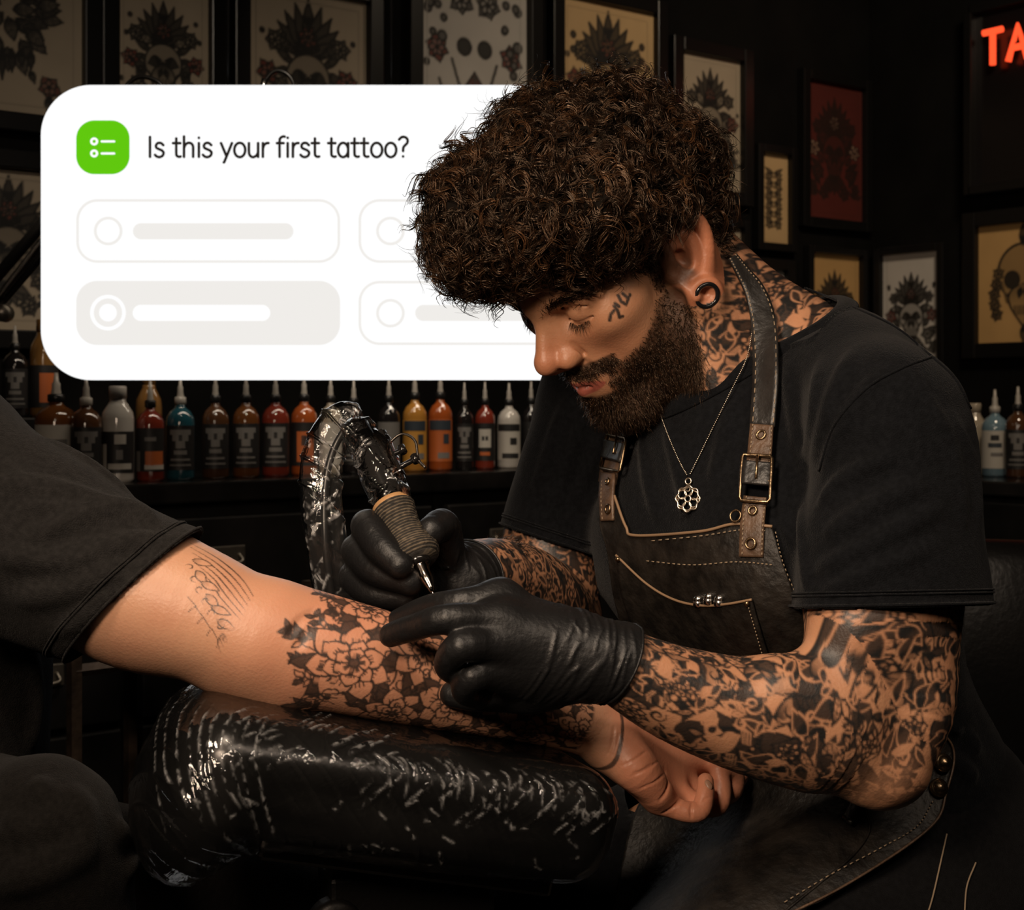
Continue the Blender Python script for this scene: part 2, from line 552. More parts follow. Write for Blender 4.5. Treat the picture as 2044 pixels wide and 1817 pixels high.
def folds(p, lines):
    """soft ridges along poly-lines: list of (points, half width, height)"""
    d = np.zeros(len(p), np.float32)
    for pts, wd, amp in lines:
        best = np.full(len(p), 9., np.float32)
        pts = np.asarray(pts, np.float32)
        i = np.nonzero(((p > pts.min(0) - 3 * wd) & (p < pts.max(0) + 3 * wd)).all(1))[0]
        if not len(i): continue
        pp = p[i]; b = np.full(len(i), 9., np.float32); tt = np.zeros(len(i), np.float32)
        m = len(pts) - 1
        for k in range(m):
            ba = pts[k + 1] - pts[k]; pa = pp - pts[k]
            h = np.clip(pa @ ba / (ba @ ba), 0, 1)
            q = pa - h[:, None] * ba; dd = (q * q).sum(1)
            u = dd < b; b[u] = dd[u]; tt[u] = (k + h[u]) / m
        d[i] -= amp * np.exp(-b / (wd * wd)) * np.minimum(1, 5 * np.minimum(tt, 1 - tt) + .15)
    return d

def stroke_field(V, strokes, wd):
    """0..1 along thin strokes (world-space poly-lines), fading at their ends"""
    out = np.zeros(len(V), np.float32)
    for pts in strokes:
        pts = np.asarray(pts, np.float32)
        i = np.nonzero(((V > pts.min(0) - 3 * wd) & (V < pts.max(0) + 3 * wd)).all(1))[0]
        if not len(i): continue
        pp = V[i]; m = len(pts) - 1; bd = np.full(len(i), 9., np.float32); tt = np.zeros(len(i), np.float32)
        for k in range(m):
            ba = pts[k + 1] - pts[k]; pa = pp - pts[k]; h = np.clip(pa @ ba / (ba @ ba + 1e-12), 0, 1)
            q = pa - h[:, None] * ba; dd = (q * q).sum(1); u = dd < bd; bd[u] = dd[u]; tt[u] = (k + h[u]) / m
        out[i] = np.maximum(out[i], np.exp(-bd / (wd * wd)) * np.clip(6 * np.minimum(tt, 1 - tt), 0, 1))
    return out
# ------------------------------------------------------------ the tattooist: skeleton
def deg(a): return math.radians(a)
def head_rot(y, p, r):
    sy, cy, sp, cp = math.sin(y), math.cos(y), math.sin(p), math.cos(p)
    F = np.array([-sy * cp, -cy * cp, -sp]); U = np.array([-sy * sp, -cy * sp, cp]); L = np.array([cy, -sy, 0])
    c, s = math.cos(r), math.sin(r)
    return np.stack([L * c + U * s, F, U * c - L * s], 1)
HR = head_rot(deg(56), deg(43), deg(-5))
HC = P(1236, 512, 1.30)
def H(l, f, u): return HC + HR @ (np.array([l, f, u], float) / 1000)
def to_head(p): return ((p - HC) @ HR * 1000)

SL = P(1775, 842, 1.15); SR = P(1195, 790, 1.48)
MS = (SL + SR) / 2
PV = P(1690, 1610, 1.37)
NB = P(1480, 755, 1.325)
TU = (MS - PV) / np.linalg.norm(MS - PV)
TL = (SL - SR); TL = TL - TU * (TL @ TU); TL /= np.linalg.norm(TL)
TF = np.cross(TL, TU); TF /= np.linalg.norm(TF)
if TF[0] > 0: TF = -TF
TR = np.stack([TL, TF, TU], 1)
ELB_L = P(1768, 1530, 1.105); WR_L = P(1235, 1325, 1.055)
ARM_L = [SL, P(1788, 930, 1.145), P(1762, 1215, 1.135), P(1790, 1400, 1.115), P(1772, 1520, 1.105)]
ARM_Lr = [.046, .054, .0555, .043, .030]
FOR_L = [P(1765, 1520, 1.105), P(1640, 1457, 1.10), P(1500, 1431, 1.085), P(1350, 1385, 1.07), P(1228, 1327, 1.055), P(1180, 1312, 1.05)]
FOR_Lr = [.030, .047, .0415, .034, .0265, .025]
ARM_R = [SR, P(1150, 950, 1.465), P(1100, 1080, 1.45), P(1112, 1180, 1.435), P(1128, 1265, 1.42)]
ARM_Rr = [.046, .050, .047, .042, .034]
FOR_R = [P(1128, 1262, 1.42), P(1060, 1195, 1.35), P(975, 1155, 1.26), P(915, 1165, 1.20)]
FOR_Rr = [.036, .043, .034, .026]

def head_shape(S):
    c = lambda a, b, ra, rb=None, k=8, op='u', flat=None: S.cone(H(*a), H(*b), ra / 1000, None if rb is None else rb / 1000, k / 1000, op, flat)
    e = lambda a, r, k=8, op='u', R=None: S.ell(H(*a), np.array(r) / 1000., HR if R is None else HR @ R, k / 1000, op)
    e((0, -14, 50), (74, 96, 84), 10)
    e((0, 44, 42), (60, 53, 52), 16)
    e((0, 50, -10), (57, 50, 62), 20)
    for s in (1, -1):
        e((s * 45, 58, -4), (21, 27, 19), 20)
        c((s * 60, -2, -6), (s * 55, 8, -62), 16, 17, 18)
        c((s * 54, 8, -62), (s * 22, 74, -98), 17, 17, 20)
        e((s * 40, 48, -45), (18, 26, 30), 20)
    e((0, 84, -98), (25, 19, 18), 18)
    e((0, 78, -56), (33, 28, 33), 18)
    for s in (1, -1):                                  # brow ridge
        c((s * 8, 95, 24), (s * 42, 80, 25), 9, 8, 12)
    for s in (1, -1):                                  # eye sockets
        e((s * 31, 101, 11), (19, 15, 12), 12, 's')
    for s in (1, -1):                                  # eyeball under closed lids
        e((s * 31, 77, 11), (15.5, 15, 14), 4)
        for k in range(6):                             # lid slit and lid crease, shallow grooves
            t0, t1 = k / 6, (k + 1) / 6
            q = lambda t, du: (s * (17 + 29 * t), 77 + 15.4 * math.sqrt(max(.05, 1 - ((17 + 29 * t - 31) / 16.5) ** 2)), 11 + du)
            c(q(t0, -6 + 1.5 * abs(t0 - .5)), q(t1, -6 + 1.5 * abs(t1 - .5)), 1.3, 1.3, 1.5, 's')
            a, b = q(t0, 7.0 + 3 * math.sin(3.14 * t0)), q(t1, 7.0 + 3 * math.sin(3.14 * t1))
            c(a, b, 1.0, 1.0, 2, 's')
    c((0, 95, 16), (0, 119, -13), 6.9, 7.8, 10)          # nose
    for s in (1, -1): c((s * 5, 92, 10), (s * 9, 103, -18), 6, 9, 10)
    e((0, 119, -18), (9.8, 10.8, 9.3), 7)
    for s in (1, -1):
        e((s * 13.5, 105, -22), (8.5, 12, 9), 5)
        e((s * 7.5, 109, -31), (4, 7, 4), 3, 's')
        c((s * 21, 100, -12), (s * 20.5, 96, -25), 1.3, 1.6, 3.5, 's')
    c((0, 116, -26), (0, 102, -32), 5, 6, 5)
    for s in (1, -1):                                  # lips
        c((0, 102.5, -51), (s * 23, 88, -57), 5.5, 2.5, 4)
        c((0, 101, -62), (s * 19, 88.5, -60), 7, 3.5, 4)
        c((0, 110, -56), (s * 25, 92, -58.5), 1.7, 1.2, 2.5, 's')
        c((s * 20, 100, -34), (s * 31, 90, -54), 0.6, 0.5, 6, 's')   # nasolabial fold
    return S

# ear drawn in its own plane: (forward, up) mm about the ear canal
def ear_pt(s, f, u, out=0.):
    # plane tilted: rear edge flares out from the skull
    back = -(f - 8)
    l = 70 + .42 * max(back, 0) + out
    ca, sa = math.cos(deg(24)), math.sin(deg(24))
    ff, uu = f * ca - u * sa, f * sa + u * ca
    return H(s * l, ff + 2, uu - 6)
def ear_shape(S, s):
    k = .003
    for a, b, r in (((2, 2), (-8, 14), .0105), ((-8, 14), (-7, 24), .010), ((0, -4), (-8, -12), .0085), ((-7, 10), (-9, -8), .009)):
        S.cone(ear_pt(s, *a, -4), ear_pt(s, *b, -3), r, r, .008, flat=(HR[:, 0], .38))
    helix = [(9, 4), (12, 14), (12, 27), (5, 37), (-6, 40), (-17, 34), (-22, 22), (-22, 8), (-18, -6), (-13, -16), (-9, -22)]
    hp = curve_pts([ear_pt(s, f, u, 3.5) for f, u in helix], 26)
    for i in range(25): S.cone(hp[i], hp[i + 1], .0038, .0038, .0025)
    anti = curve_pts([ear_pt(s, f, u, 1) for f, u in ((3, 27), (-6, 22), (-11, 12), (-11, 0), (-6, -11))], 12)
    for i in range(11): S.cone(anti[i], anti[i + 1], .0036, .0036, .004)
    S.ell(ear_pt(s, -1, 2, 3), np.array([10, 8, 11]) / 1000., HR, .004, 's')
    S.ell(ear_pt(s, 4, 27, 4), np.array([6, 9, 5]) / 1000., HR, .004, 's')
    S.cone(ear_pt(s, 11, 4, 1), ear_pt(s, 9, -8, 2), .0052, .0046, .005)
    S.cone(ear_pt(s, 0, -14, 2.5), ear_pt(s, -6, -13, 2), .0046, .004, .004)
    n = HR[:, 0] * s + HR[:, 1] * .45
    S.torus(LOBE[s], n, .0112, .0026, .004)
    S.cone(ear_pt(s, 8, -8, -1), LOBE[s] + HR @ np.array([0, .009, .004]), .005, .003, .005)
LOBE = {s: ear_pt(s, -7, -29, 11) for s in (1, -1)}

def neck_shape(S):
    S.cone(H(0, -30, -28), NB, .056, .062, .03)
    S.cone(H(52, -38, 2), NB + TL * .03 + TF * .05, .017, .016, .03)
    S.cone(H(-52, -38, 2), NB - TL * .03 + TF * .05, .017, .016, .03)
    S.cone(H(16, -56, -34), P(1560, 690, 1.33), .030, .046, .03)
    S.chain([P(1520, 690, 1.335), P(1600, 707, 1.32), P(1700, 762, 1.24), SL], [.046, .0445, .045, .042], .03)
    S.cone(H(-16, -56, -34), NB + (SR - NB) * .30 - TF * .02, .030, .044, .03)
    S.cone(NB + (SR - NB) * .2 - TF * .02 - TU * .01, SR, .046, .042, .04)

def arms_shape(S, d=0.):
    S.chain(ARM_L, np.array(ARM_Lr) + d, .02); S.chain(FOR_L, np.array(FOR_Lr) + d, .012)
    S.chain(ARM_R, np.array(ARM_Rr) + d, .02); S.chain(FOR_R, np.array(FOR_Rr) + d, .012)
    S.cone(P(1775, 1545, 1.11), P(1735, 1552, 1.10), .015 + d, .017 + d, .02)     # olecranon
    S.cone(P(1690, 1400, 1.09), P(1560, 1380, 1.075), .030 + d, .024 + d, .02)   # brachioradialis
    S.cone(P(1716, 1250, 1.10), P(1728, 1120, 1.13), .0365 + d, .036 + d, .03)    # biceps
    S.cone(P(1830, 1120, 1.16), P(1815, 1320, 1.14), .034 + d, .022 + d, .03)    # triceps

def torso_shape(S, d=0.):
    ch = PV + TU * .225
    S.ell(ch, (.160 + d, .098 + d, .185 + d), TR, .03)
    S.ell(PV + TU * .27 - TF * .045, (.15 + d, .08 + d, .15 + d), TR, .04)
    S.ell(PV + TU * .08 + TF * .01, (.150 + d, .096 + d, .17 + d), TR, .04)
    S.ell(PV, (.165 + d, .12 + d, .12 + d), TR, .04)
    for s in (1, -1): S.ell(PV + TU * .265 + TL * s * .07 + TF * .06, (.075 + d, .045 + d, .065 + d), TR, .04)

LEG_L = [PV + TL * .09 - TU * .02, PV + TL * .12 + TF * .30 - TU * .03, PV + TL * .13 + TF * .46 - TU * .05]
LEG_R = [PV - TL * .09 - TU * .02, PV - TL * .13 + TF * .30 - TU * .03, PV - TL * .15 + TF * .46 - TU * .05]
def legs_shape(S, d=0.):
    S.chain(LEG_L, [.092 + d, .08 + d, .064 + d], .04)
    S.chain(LEG_R, [.092 + d, .08 + d, .064 + d], .04)
    for L in (LEG_L, LEG_R): S.chain([L[2], L[2] + np.array([.03, .05, -.22]), L[2] + np.array([.05, .08, -.40])], [.062 + d, .058 + d, .048 + d], .03)

def eye_ray(S, px, py, tmax=3., off=0.):
    """first point of surface S seen along pixel (px,py), else the nearest approach"""
    dv = P(px, py, 1.0) - np.array([0, 0, EYE]); dv = dv / np.linalg.norm(dv)
    t = .8; best = (9, None)
    while t < tmax:
        p = np.array([0, 0, EYE]) + dv * t
        d = float(S(p[None])[0]) - off
        if d < best[0]: best = (d, p)
        if d < 2e-4: break
        t += max(d * .7, 3e-4)
    return best[1]
def grad(S, p, e=.002):
    g = np.array([float(S((p + e * v)[None])[0] - S((p - e * v)[None])[0]) for v in np.eye(3)])
    return g / (np.linalg.norm(g) + 1e-9)
def eye_rays(S, pxs, tmax=2.2, off=0.):
    pxs = np.asarray(pxs, float)
    dv = np.stack([(pxs[:, 0] - 1022) / FQ, np.ones(len(pxs)), -(pxs[:, 1] - 800) / FQ], 1); dv /= np.linalg.norm(dv, axis=1)[:, None]
    t = np.full(len(pxs), .8); bd = np.full(len(pxs), 9.); bt = t.copy()
    o = np.array([0, 0, EYE]); act = np.ones(len(pxs), bool)
    for it in range(260):
        i = np.nonzero(act)[0]
        if not len(i): break
        d = S(o + dv[i] * t[i, None]) - off
        b = d < bd[i]; bd[i[b]] = d[b]; bt[i[b]] = t[i[b]]
        act[i[(d < 3e-4) | (t[i] > tmax)]] = False
        t[i] += np.maximum(d * .7, 4e-4)
    return o + dv * bt[:, None], bd
def grads(S, V, e=.002):
    g = np.stack([S(V + e * v) - S(V - e * v) for v in np.eye(3)], 1)
    return g / (np.linalg.norm(g, axis=1)[:, None] + 1e-9)

# ------------------------------------------------------------ gloved hands
def hand_left(S, d=0.):
    """left hand resting on the client's forearm, back of the hand towards the camera"""
    idx = [P(1000, 1195, 1.058), P(915, 1203, 1.048), P(850, 1214, 1.066), P(795, 1236, 1.082)]
    mid = [P(1000, 1243, 1.038), P(893, 1236, 1.022), P(828, 1252, 1.040), P(780, 1268, 1.056)]
    rng = [P(1004, 1290, 1.034), P(920, 1292, 1.010), P(895, 1328, 1.030), P(925, 1348, 1.050)]
    pnk = [P(1010, 1340, 1.040), P(945, 1352, 1.020), P(928, 1380, 1.036), P(955, 1394, 1.050)]
    thb = [P(1140, 1362, 1.066), P(1050, 1384, 1.070), P(965, 1390, 1.080), P(905, 1385, 1.088)]
    W = P(1190, 1318, 1.055)
    for f, r in ((idx, (.0105, .0092, .0082, .0068)), (mid, (.0115, .0100, .0088, .0076)), (rng, (.0115, .0103, .0092, .008)), (pnk, (.0105, .0095, .0085, .0075))):
        S.chain(f, np.array(r) + d, .004)
    S.chain(thb, np.array((.015, .0125, .0105, .009)) + d, .008)
    for f, r in ((idx, .0115), (mid, .013), (rng, .0135), (pnk, .0125)):
        S.cone(W + (f[0] - W) * .12, f[0], .020 + d, r + d, .014)
    S.cone(P(1100, 1290, 1.056), P(1060, 1345, 1.06), .021 + d, .02 + d, .02)
    S.chain([P(1130, 1303, 1.056), P(1185, 1314, 1.054), P(1239, 1326, 1.055)], [.026 + d, .0265 + d, .0285 + d], .012)
    return S
def hand_right(S, d=0.):
    """right hand gripping the machine from behind"""
    W = P(918, 1165, 1.205)
    idx = [P(762, 1118, 1.215), P(733, 1050, 1.160), P(762, 1092, 1.132), P(797, 1128, 1.118)]
    mid = [P(765, 1150, 1.222), P(712, 1098, 1.172), P(752, 1138, 1.140), P(818, 1160, 1.128)]
    rng = [P(775, 1175, 1.226), P(708, 1150, 1.180), P(745, 1182, 1.150), P(808, 1192, 1.140)]
    pnk = [P(790, 1195, 1.226), P(728, 1196, 1.190), P(760, 1212, 1.162), P(812, 1214, 1.155)]
    thb = [P(908, 1178, 1.205), P(893, 1110, 1.185), P(884, 1052, 1.168), P(862, 1060, 1.150)]
    for f, r in ((idx, (.0125, .0128, .0118, .0098)), (mid, (.0125, .0125, .0118, .010)), (rng, (.012, .0122, .0112, .0095)), (pnk, (.0115, .0112, .010, .0085))):
        S.chain(f, np.array(r) + d, .004)
        S.cone(W, f[0], .022 + d, .014 + d, .012)
    S.chain(thb, np.array((.017, .0140, .0128, .0108)) + d, .006)
    S.chain([P(880, 1165, 1.215), P(918, 1165, 1.204), P(940, 1156, 1.216)], [.027 + d, .0275 + d, .0295 + d], .012)
    return S

# ------------------------------------------------------------ the client's arm
CSH = P(-70, 950, 1.13)
C_UP = [CSH, P(110, 1085, 1.11), P(272, 1183, 1.10), P(400, 1230, 1.09), P(520, 1277, 1.085)]
C_UPr = [.052, .0545, .0555, .0475, .0405]
C_FO = [P(515, 1274, 1.085), P(610, 1300, 1.09), P(720, 1327, 1.10), P(850, 1358, 1.12), P(1000, 1392, 1.14), P(1120, 1430, 1.16), P(1200, 1460, 1.172)]
C_FOr = [.0400, .0405, .0385, .036, .0315, .026, .0225]
def client_arm(S, d=0.):
    S.chain(C_UP, np.array(C_UPr) + d, .01)
    S.chain(C_FO, np.array(C_FOr) + d, .010)
    S.cone(P(470, 1330, 1.09), P(560, 1360, 1.09), .020 + d, .022 + d, .025)
    S.cone(P(560, 1235, 1.09), P(760, 1282, 1.105), .021 + d, .018 + d, .02)
    return S
def client_hand(S):
    W = P(1200, 1462, 1.172)
    f = [[P(1312, 1594, 1.170), P(1356, 1617, 1.162), P(1396, 1619, 1.162), P(1407, 1588, 1.168), P(1408, 1560, 1.178)],
         [P(1340, 1580, 1.190), P(1392, 1606, 1.186), P(1432, 1606, 1.190), P(1440, 1572, 1.198), P(1434, 1542, 1.206)],
         [P(1358, 1566, 1.210), P(1412, 1588, 1.208), P(1456, 1582, 1.212), P(1466, 1552, 1.218), P(1456, 1530, 1.224)],
         [P(1368, 1552, 1.228), P(1420, 1570, 1.230), P(1464, 1562, 1.232), P(1476, 1540, 1.236), P(1464, 1524, 1.240)]]
    for q, r in zip(f, (.0080, .0088, .0090, .0084)):
        S.chain(q, [r * 1.1, r, r * .98, r * .9, r * .78], .004)
        S.cone(W + (q[0] - W) * .15, q[0], .0205, .0112, .010)
    S.chain([P(1225, 1485, 1.160), P(1268, 1532, 1.152), P(1312, 1580, 1.156)], [.0145, .0175, .0120], .012)   # heel of the hand
    S.cone(P(1250, 1490, 1.185), P(1330, 1545, 1.205), .018, .013, .012)
    S.chain([P(1270, 1480, 1.20), P(1345, 1500, 1.215), P(1405, 1515, 1.222), P(1450, 1535, 1.215)], [.016, .0125, .0108, .0092], .008)  # thumb
    return S
# ------------------------------------------------------------ drawn ornament (ink) painted by overlapping leaves, petals and strokes
class Canvas:
    def __init__(s, w, h, res):
        s.w, s.h, s.r = w, h, res
        s.a = np.zeros((int(h / res) + 1, int(w / res) + 1), np.float32)
        s.red = np.zeros_like(s.a)
    def win(s, x, y, R):
        r = s.r
        i0 = max(0, int((y - R) / r)); i1 = min(s.a.shape[0], int((y + R) / r) + 2)
        j0 = max(0, int((x - R) / r)); j1 = min(s.a.shape[1], int((x + R) / r) + 2)
        if i0 >= i1 or j0 >= j1: return None
        Y, X = np.mgrid[i0:i1, j0:j1].astype(np.float32) * r
        return (slice(i0, i1), slice(j0, j1)), X - x, Y - y
    def put(s, sl, m, val, red=None):
        s.a[sl] = s.a[sl] * (1 - m) + val * m
        if red is not None: s.red[sl] = s.red[sl] * (1 - m) + red * m
    def leaf(s, x, y, ang, L, W, fill=0., line=.0008, shade=.6, veins=0, pw=.8, red=0., bend=0., edge=1.):
        q = s.win(x, y, L + W)
        if q is None: return
        sl, X, Y = q
        c, sn = math.cos(ang), math.sin(ang)
        t = X * c + Y * sn; n = -X * sn + Y * c
        n = n - bend * t * t / L
        u = np.clip(t / L, 0, 1)
        w = W * np.sin(math.pi * u ** pw)
        aa = s.r
        ins = np.clip((w - np.abs(n)) / aa + .5, 0, 1) * ((t > 0) & (t < L))
        val = np.clip(fill + shade * np.clip(1 - u * 2.2, 0, 1) * (np.abs(n) / (w + 1e-6) < .9), 0, 1)
        s.put(sl, ins, val, red)
        if veins:
            v = np.abs(((t - np.abs(n) * .8) / L * veins) % 1 - .5) < .12
            s.put(sl, ins * v * (u > .2), .9, 0)
            s.put(sl, ins * (np.abs(n) < line * .45), .9, 0)
        ed = np.clip((line - np.abs(w - np.abs(n))) / aa + .5, 0, 1) * ((t > -line) & (t < L + line))
        s.put(sl, ed, edge, 0)
    def disc(s, x, y, R, fill=1., line=.0008, red=0.):
        q = s.win(x, y, R + .004)
        if q is None: return
        sl, X, Y = q; d = np.sqrt(X * X + Y * Y)
        s.put(sl, np.clip((R - d) / s.r + .5, 0, 1), fill, red)
        s.put(sl, np.clip((line - np.abs(d - R)) / s.r + .5, 0, 1), 1., 0)
    def stroke(s, pts, w, val=1., taper=True):
        pts = np.asarray(pts, float); c = pts.mean(0); R = np.abs(pts - c).max() + w * 2
        q = s.win(c[0], c[1], R)
        if q is None: return
        sl, X, Y = q
        best = np.full(X.shape, 9., np.float32)
        n = len(pts) - 1
        for k in range(n):
            a = pts[k] - c; b = pts[k + 1] - pts[k]; bb = b @ b + 1e-12
            h = np.clip(((X - a[0]) * b[0] + (Y - a[1]) * b[1]) / bb, 0, 1)
            d = np.sqrt((X - a[0] - h * b[0]) ** 2 + (Y - a[1] - h * b[1]) ** 2)
            ww = w * (1 - .75 * abs((k + .5) / n * 2 - 1)) if taper else w
            best = np.minimum(best, d - ww)
        s.put(sl, np.clip(-best / s.r + .5, 0, 1), val, 0)
    def swirl(s, x, y, R, a0, turns, w, val=1.):
        t = np.linspace(0, 1, 18)
        r = R * (1 - .8 * t); a = a0 + turns * 6.283 * t
        s.stroke(np.stack([x + r * np.cos(a), y + r * np.sin(a)], 1), w, val)
    def flower(s, x, y, R, n, rings=3, rs=None, fill=(0., .15), line=.0008, dark=.75, red=0., veins=0):
        rs = rs or np.random.RandomState(1)
        for k in range(rings):
            L = R * (1 - k / rings * .72)
            off = rs.uniform(0, 6.28)
            for i in range(n):
                s.leaf(x, y, off + i * 6.283 / n, L * rs.uniform(.9, 1.1), L * 2.1 / n * rs.uniform(.85, 1.1), fill[k % len(fill)], line, dark, veins, 1.15, red)
        s.disc(x, y, R * .10, .95, line)
    def soften(s, it=1):
        for _ in range(it):
            p = np.pad(s.a, 1, mode='edge')
            s.a = (p[:-2, 1:-1] + p[2:, 1:-1] + p[1:-1, :-2] + p[1:-1, 2:] + 2 * p[1:-1, 1:-1]) / 6
        return s
    def sample(s, u, v, a=None):
        a = s.a if a is None else a
        x = np.clip(u / s.r, 0, a.shape[1] - 1.001); y = np.clip(v / s.r, 0, a.shape[0] - 1.001)
        i = y.astype(int); j = x.astype(int); fy = y - i; fx = x - j
        return ((a[i, j] * (1 - fx) + a[i, j + 1] * fx) * (1 - fy) + (a[i + 1, j] * (1 - fx) + a[i + 1, j + 1] * fx) * fy)

def sleeve_canvas(w, h, seed, n=520, big=1.0, dark=.1):
    """dense blackwork foliage: black masses cut by skin-coloured outlines, open skin crossed by black swirls"""
    rs = np.random.RandomState(seed); c = Canvas(w, h, .0005)
    Y, X = np.mgrid[0:c.a.shape[0], 0:c.a.shape[1]].astype(np.float32) * .0005
    pp = np.stack([X.ravel(), Y.ravel(), 0 * X.ravel()], 1)
    base = (wob(pp, 130 / big, seed) + .5 * wob(pp, 300 / big, seed + 1)).reshape(X.shape)
    for i in range(n // 2):                                  # under-layer of big leaves
        x, y = rs.uniform(0, w), rs.uniform(0, h); L = rs.uniform(.016, .036) * big
        c.leaf(x, y, rs.uniform(0, 6.28), L, L * rs.uniform(.2, .42), rs.choice([0., .3, .94, .94]), .0010, rs.uniform(.3, 1), rs.choice([0, 0, 5]), rs.uniform(.6, 1.3), bend=rs.uniform(-.7, .7))
    c.a = np.maximum(c.a, np.clip((base - .18 + dark) * 9, 0, .95))
    for i in range(n):
        x, y = rs.uniform(0, w), rs.uniform(0, h); k = rs.rand(); a = rs.uniform(0, 6.28)
        ii = min(c.a.shape[0] - 1, int(y / c.r)); jj = min(c.a.shape[1] - 1, int(x / c.r)); on = c.a[ii, jj] > .5
        L = rs.uniform(.009, .026) * big
        if k < .50:
            if on: c.leaf(x, y, a, L, L * rs.uniform(.16, .36), rs.choice([.93, .93, .93, 0.]), .0007, .2, rs.choice([0, 0, 0, 5]), rs.uniform(.6, 1.3), bend=rs.uniform(-.8, .8), edge=.0)
            else: c.leaf(x, y, a, L, L * rs.uniform(.14, .32), rs.choice([0., 0., .45, .93]), .0009, rs.uniform(.4, 1), rs.choice([0, 4]), rs.uniform(.6, 1.3), bend=rs.uniform(-.8, .8))
        elif k < .80:
            c.swirl(x, y, rs.uniform(.004, .013) * big, a, rs.choice([-1, 1]) * rs.uniform(.4, 1.3), rs.uniform(.0007, .0016), 0. if on else 1.)
        elif k < .88:
            t = rs.uniform(.010, .03) * big
            for q in range(rs.randint(2, 5)): c.stroke([(x + q * .0022, y), (x + q * .0022 + t * .5 * math.cos(a), y + t * .5 * math.sin(a)), (x + q * .0018 + t * math.cos(a + .5), y + t * math.sin(a + .5))], .0008, 0. if on else 1.)
        elif k < .94: c.disc(x, y, rs.uniform(.002, .0045) * big, 0. if on else .95, .0008)
        else: c.flower(x, y, rs.uniform(.008, .014) * big, rs.randint(5, 8), 2, rs, (0., .3), .0009, .95)
    return c

def flower_canvas(seed=5):
    """fine-line blossoms on the client's forearm: u 0..0.36 from above the elbow to the wrist, v 0..0.22 round the arm"""
    rs = np.random.RandomState(seed); c = Canvas(.36, .22, .0004)
    def twig(u, v, a, L):
        p = [(u, v), (u + .5 * L * math.cos(a), v + .5 * L * math.sin(a)), (u + L * math.cos(a + .3), v + L * math.sin(a + .3))]
        c.stroke(p, .0008)
        for k in (.45, .75, 1.):
            x, y = u + L * k * math.cos(a + .15), v + L * k * math.sin(a + .15)
            for sg in (-1, 1): c.leaf(x, y, a + sg * rs.uniform(.5, 1.1), L * .42, L * .10, rs.choice([0., .9]), .0006, .8)
    for v in np.linspace(.028, .195, 26):
        u = .116 + .024 * abs(math.sin(v * 47 + .6)) + rs.uniform(-.004, .004)
        twig(u + .012, v, 3.14 + rs.uniform(-.6, .6), rs.uniform(.012, .022))
    for i in range(170):                                      # dark foliage between the blossoms
        u = rs.uniform(.135, .35); v = rs.uniform(.03, .195); a = rs.uniform(0, 6.28); L = rs.uniform(.010, .024)
        c.leaf(u, v, a, L, L * rs.uniform(.14, .28), rs.choice([0., .88, .92, .92]), .0008, .95, rs.choice([0, 0, 4]), .9, bend=rs.uniform(-.7, .7))
    fl = [(.152, .125, .030, 7), (.160, .075, .024, 7), (.190, .160, .024, 7), (.200, .103, .030, 8), (.198, .055, .02, 6), (.232, .140, .028, 7), (.240, .082, .026, 7), (.262, .175, .02, 6),
          (.272, .120, .030, 8), (.278, .066, .022, 6), (.305, .155, .024, 7), (.315, .098, .027, 7), (.345, .135, .026, 7)]
    for u, v, R, n in fl:
        a0 = rs.uniform(0, 6.28)
        for i in range(n + 1):                                # black points behind the petals
            a = a0 + (i + .5) * 6.283 / (n + 1); c.leaf(u + .35 * R * math.cos(a), v + .35 * R * math.sin(a), a, R * .85, R * .20, .93, .0008, .5)
        for ring, (k, m, wd) in enumerate(((1.0, n, 1.45), (.66, n - 1, 1.35), (.36, 5, 1.5))):
            off = a0 + ring * .45
            for i in range(m):
                a = off + i * 6.283 / m + rs.uniform(-.12, .12); L = R * k * rs.uniform(.88, 1.08); W = L * wd / m * 1.55
                c.leaf(u, v, a, L, W, 0., .0009, .95, 0, 1.35)
                for q in (-.25, 0, .25):                        # fan of fine shading lines from the base of each petal
                    c.stroke([(u + .25 * L * math.cos(a + q), v + .25 * L * math.sin(a + q)), (u + .62 * L * math.cos(a + q * .7), v + .62 * L * math.sin(a + q * .7))], .0005)
        c.disc(u, v, R * .09, .9, .0007)
    for i in range(60):
        u, v = rs.uniform(.14, .35), rs.uniform(.03, .195)
        c.swirl(u, v, rs.uniform(.003, .007), rs.uniform(0, 6), rs.choice([-1, 1]) * rs.uniform(.4, 1), .0008)
    return c

def limb_uv(V, pts, ref, sub=5, rm=.04):
    """(along, around, distance) of points about a limb centre line; around = 0 on the side facing ref"""
    q = curve_pts(pts, sub * (len(pts) - 1) + 1); n = len(q) - 1
    L = np.concatenate([[0], np.cumsum(np.linalg.norm(np.diff(q, axis=0), axis=1))])
    bd = np.full(len(V), 9.); U = np.zeros(len(V)); A = np.zeros(len(V))
    for i in range(n):
        a = q[i]; ba = q[i + 1] - a; bb = ba @ ba
        hr = (V - a) @ ba / bb
        h = np.clip(hr, 0, 1)
        d = V - a - h[:, None] * ba; dd = (d * d).sum(1)
        t = ba / math.sqrt(bb); e = ref - t * (ref @ t); e /= np.linalg.norm(e); b = np.cross(t, e)
        m = dd < bd; bd[m] = dd[m]
        hh = hr if i in (0, n - 1) else h
        U[m] = (L[i] + hh * math.sqrt(bb))[m]
        A[m] = np.arctan2(d @ b, d @ e)[m]
    return U, A * rm, np.sqrt(bd)
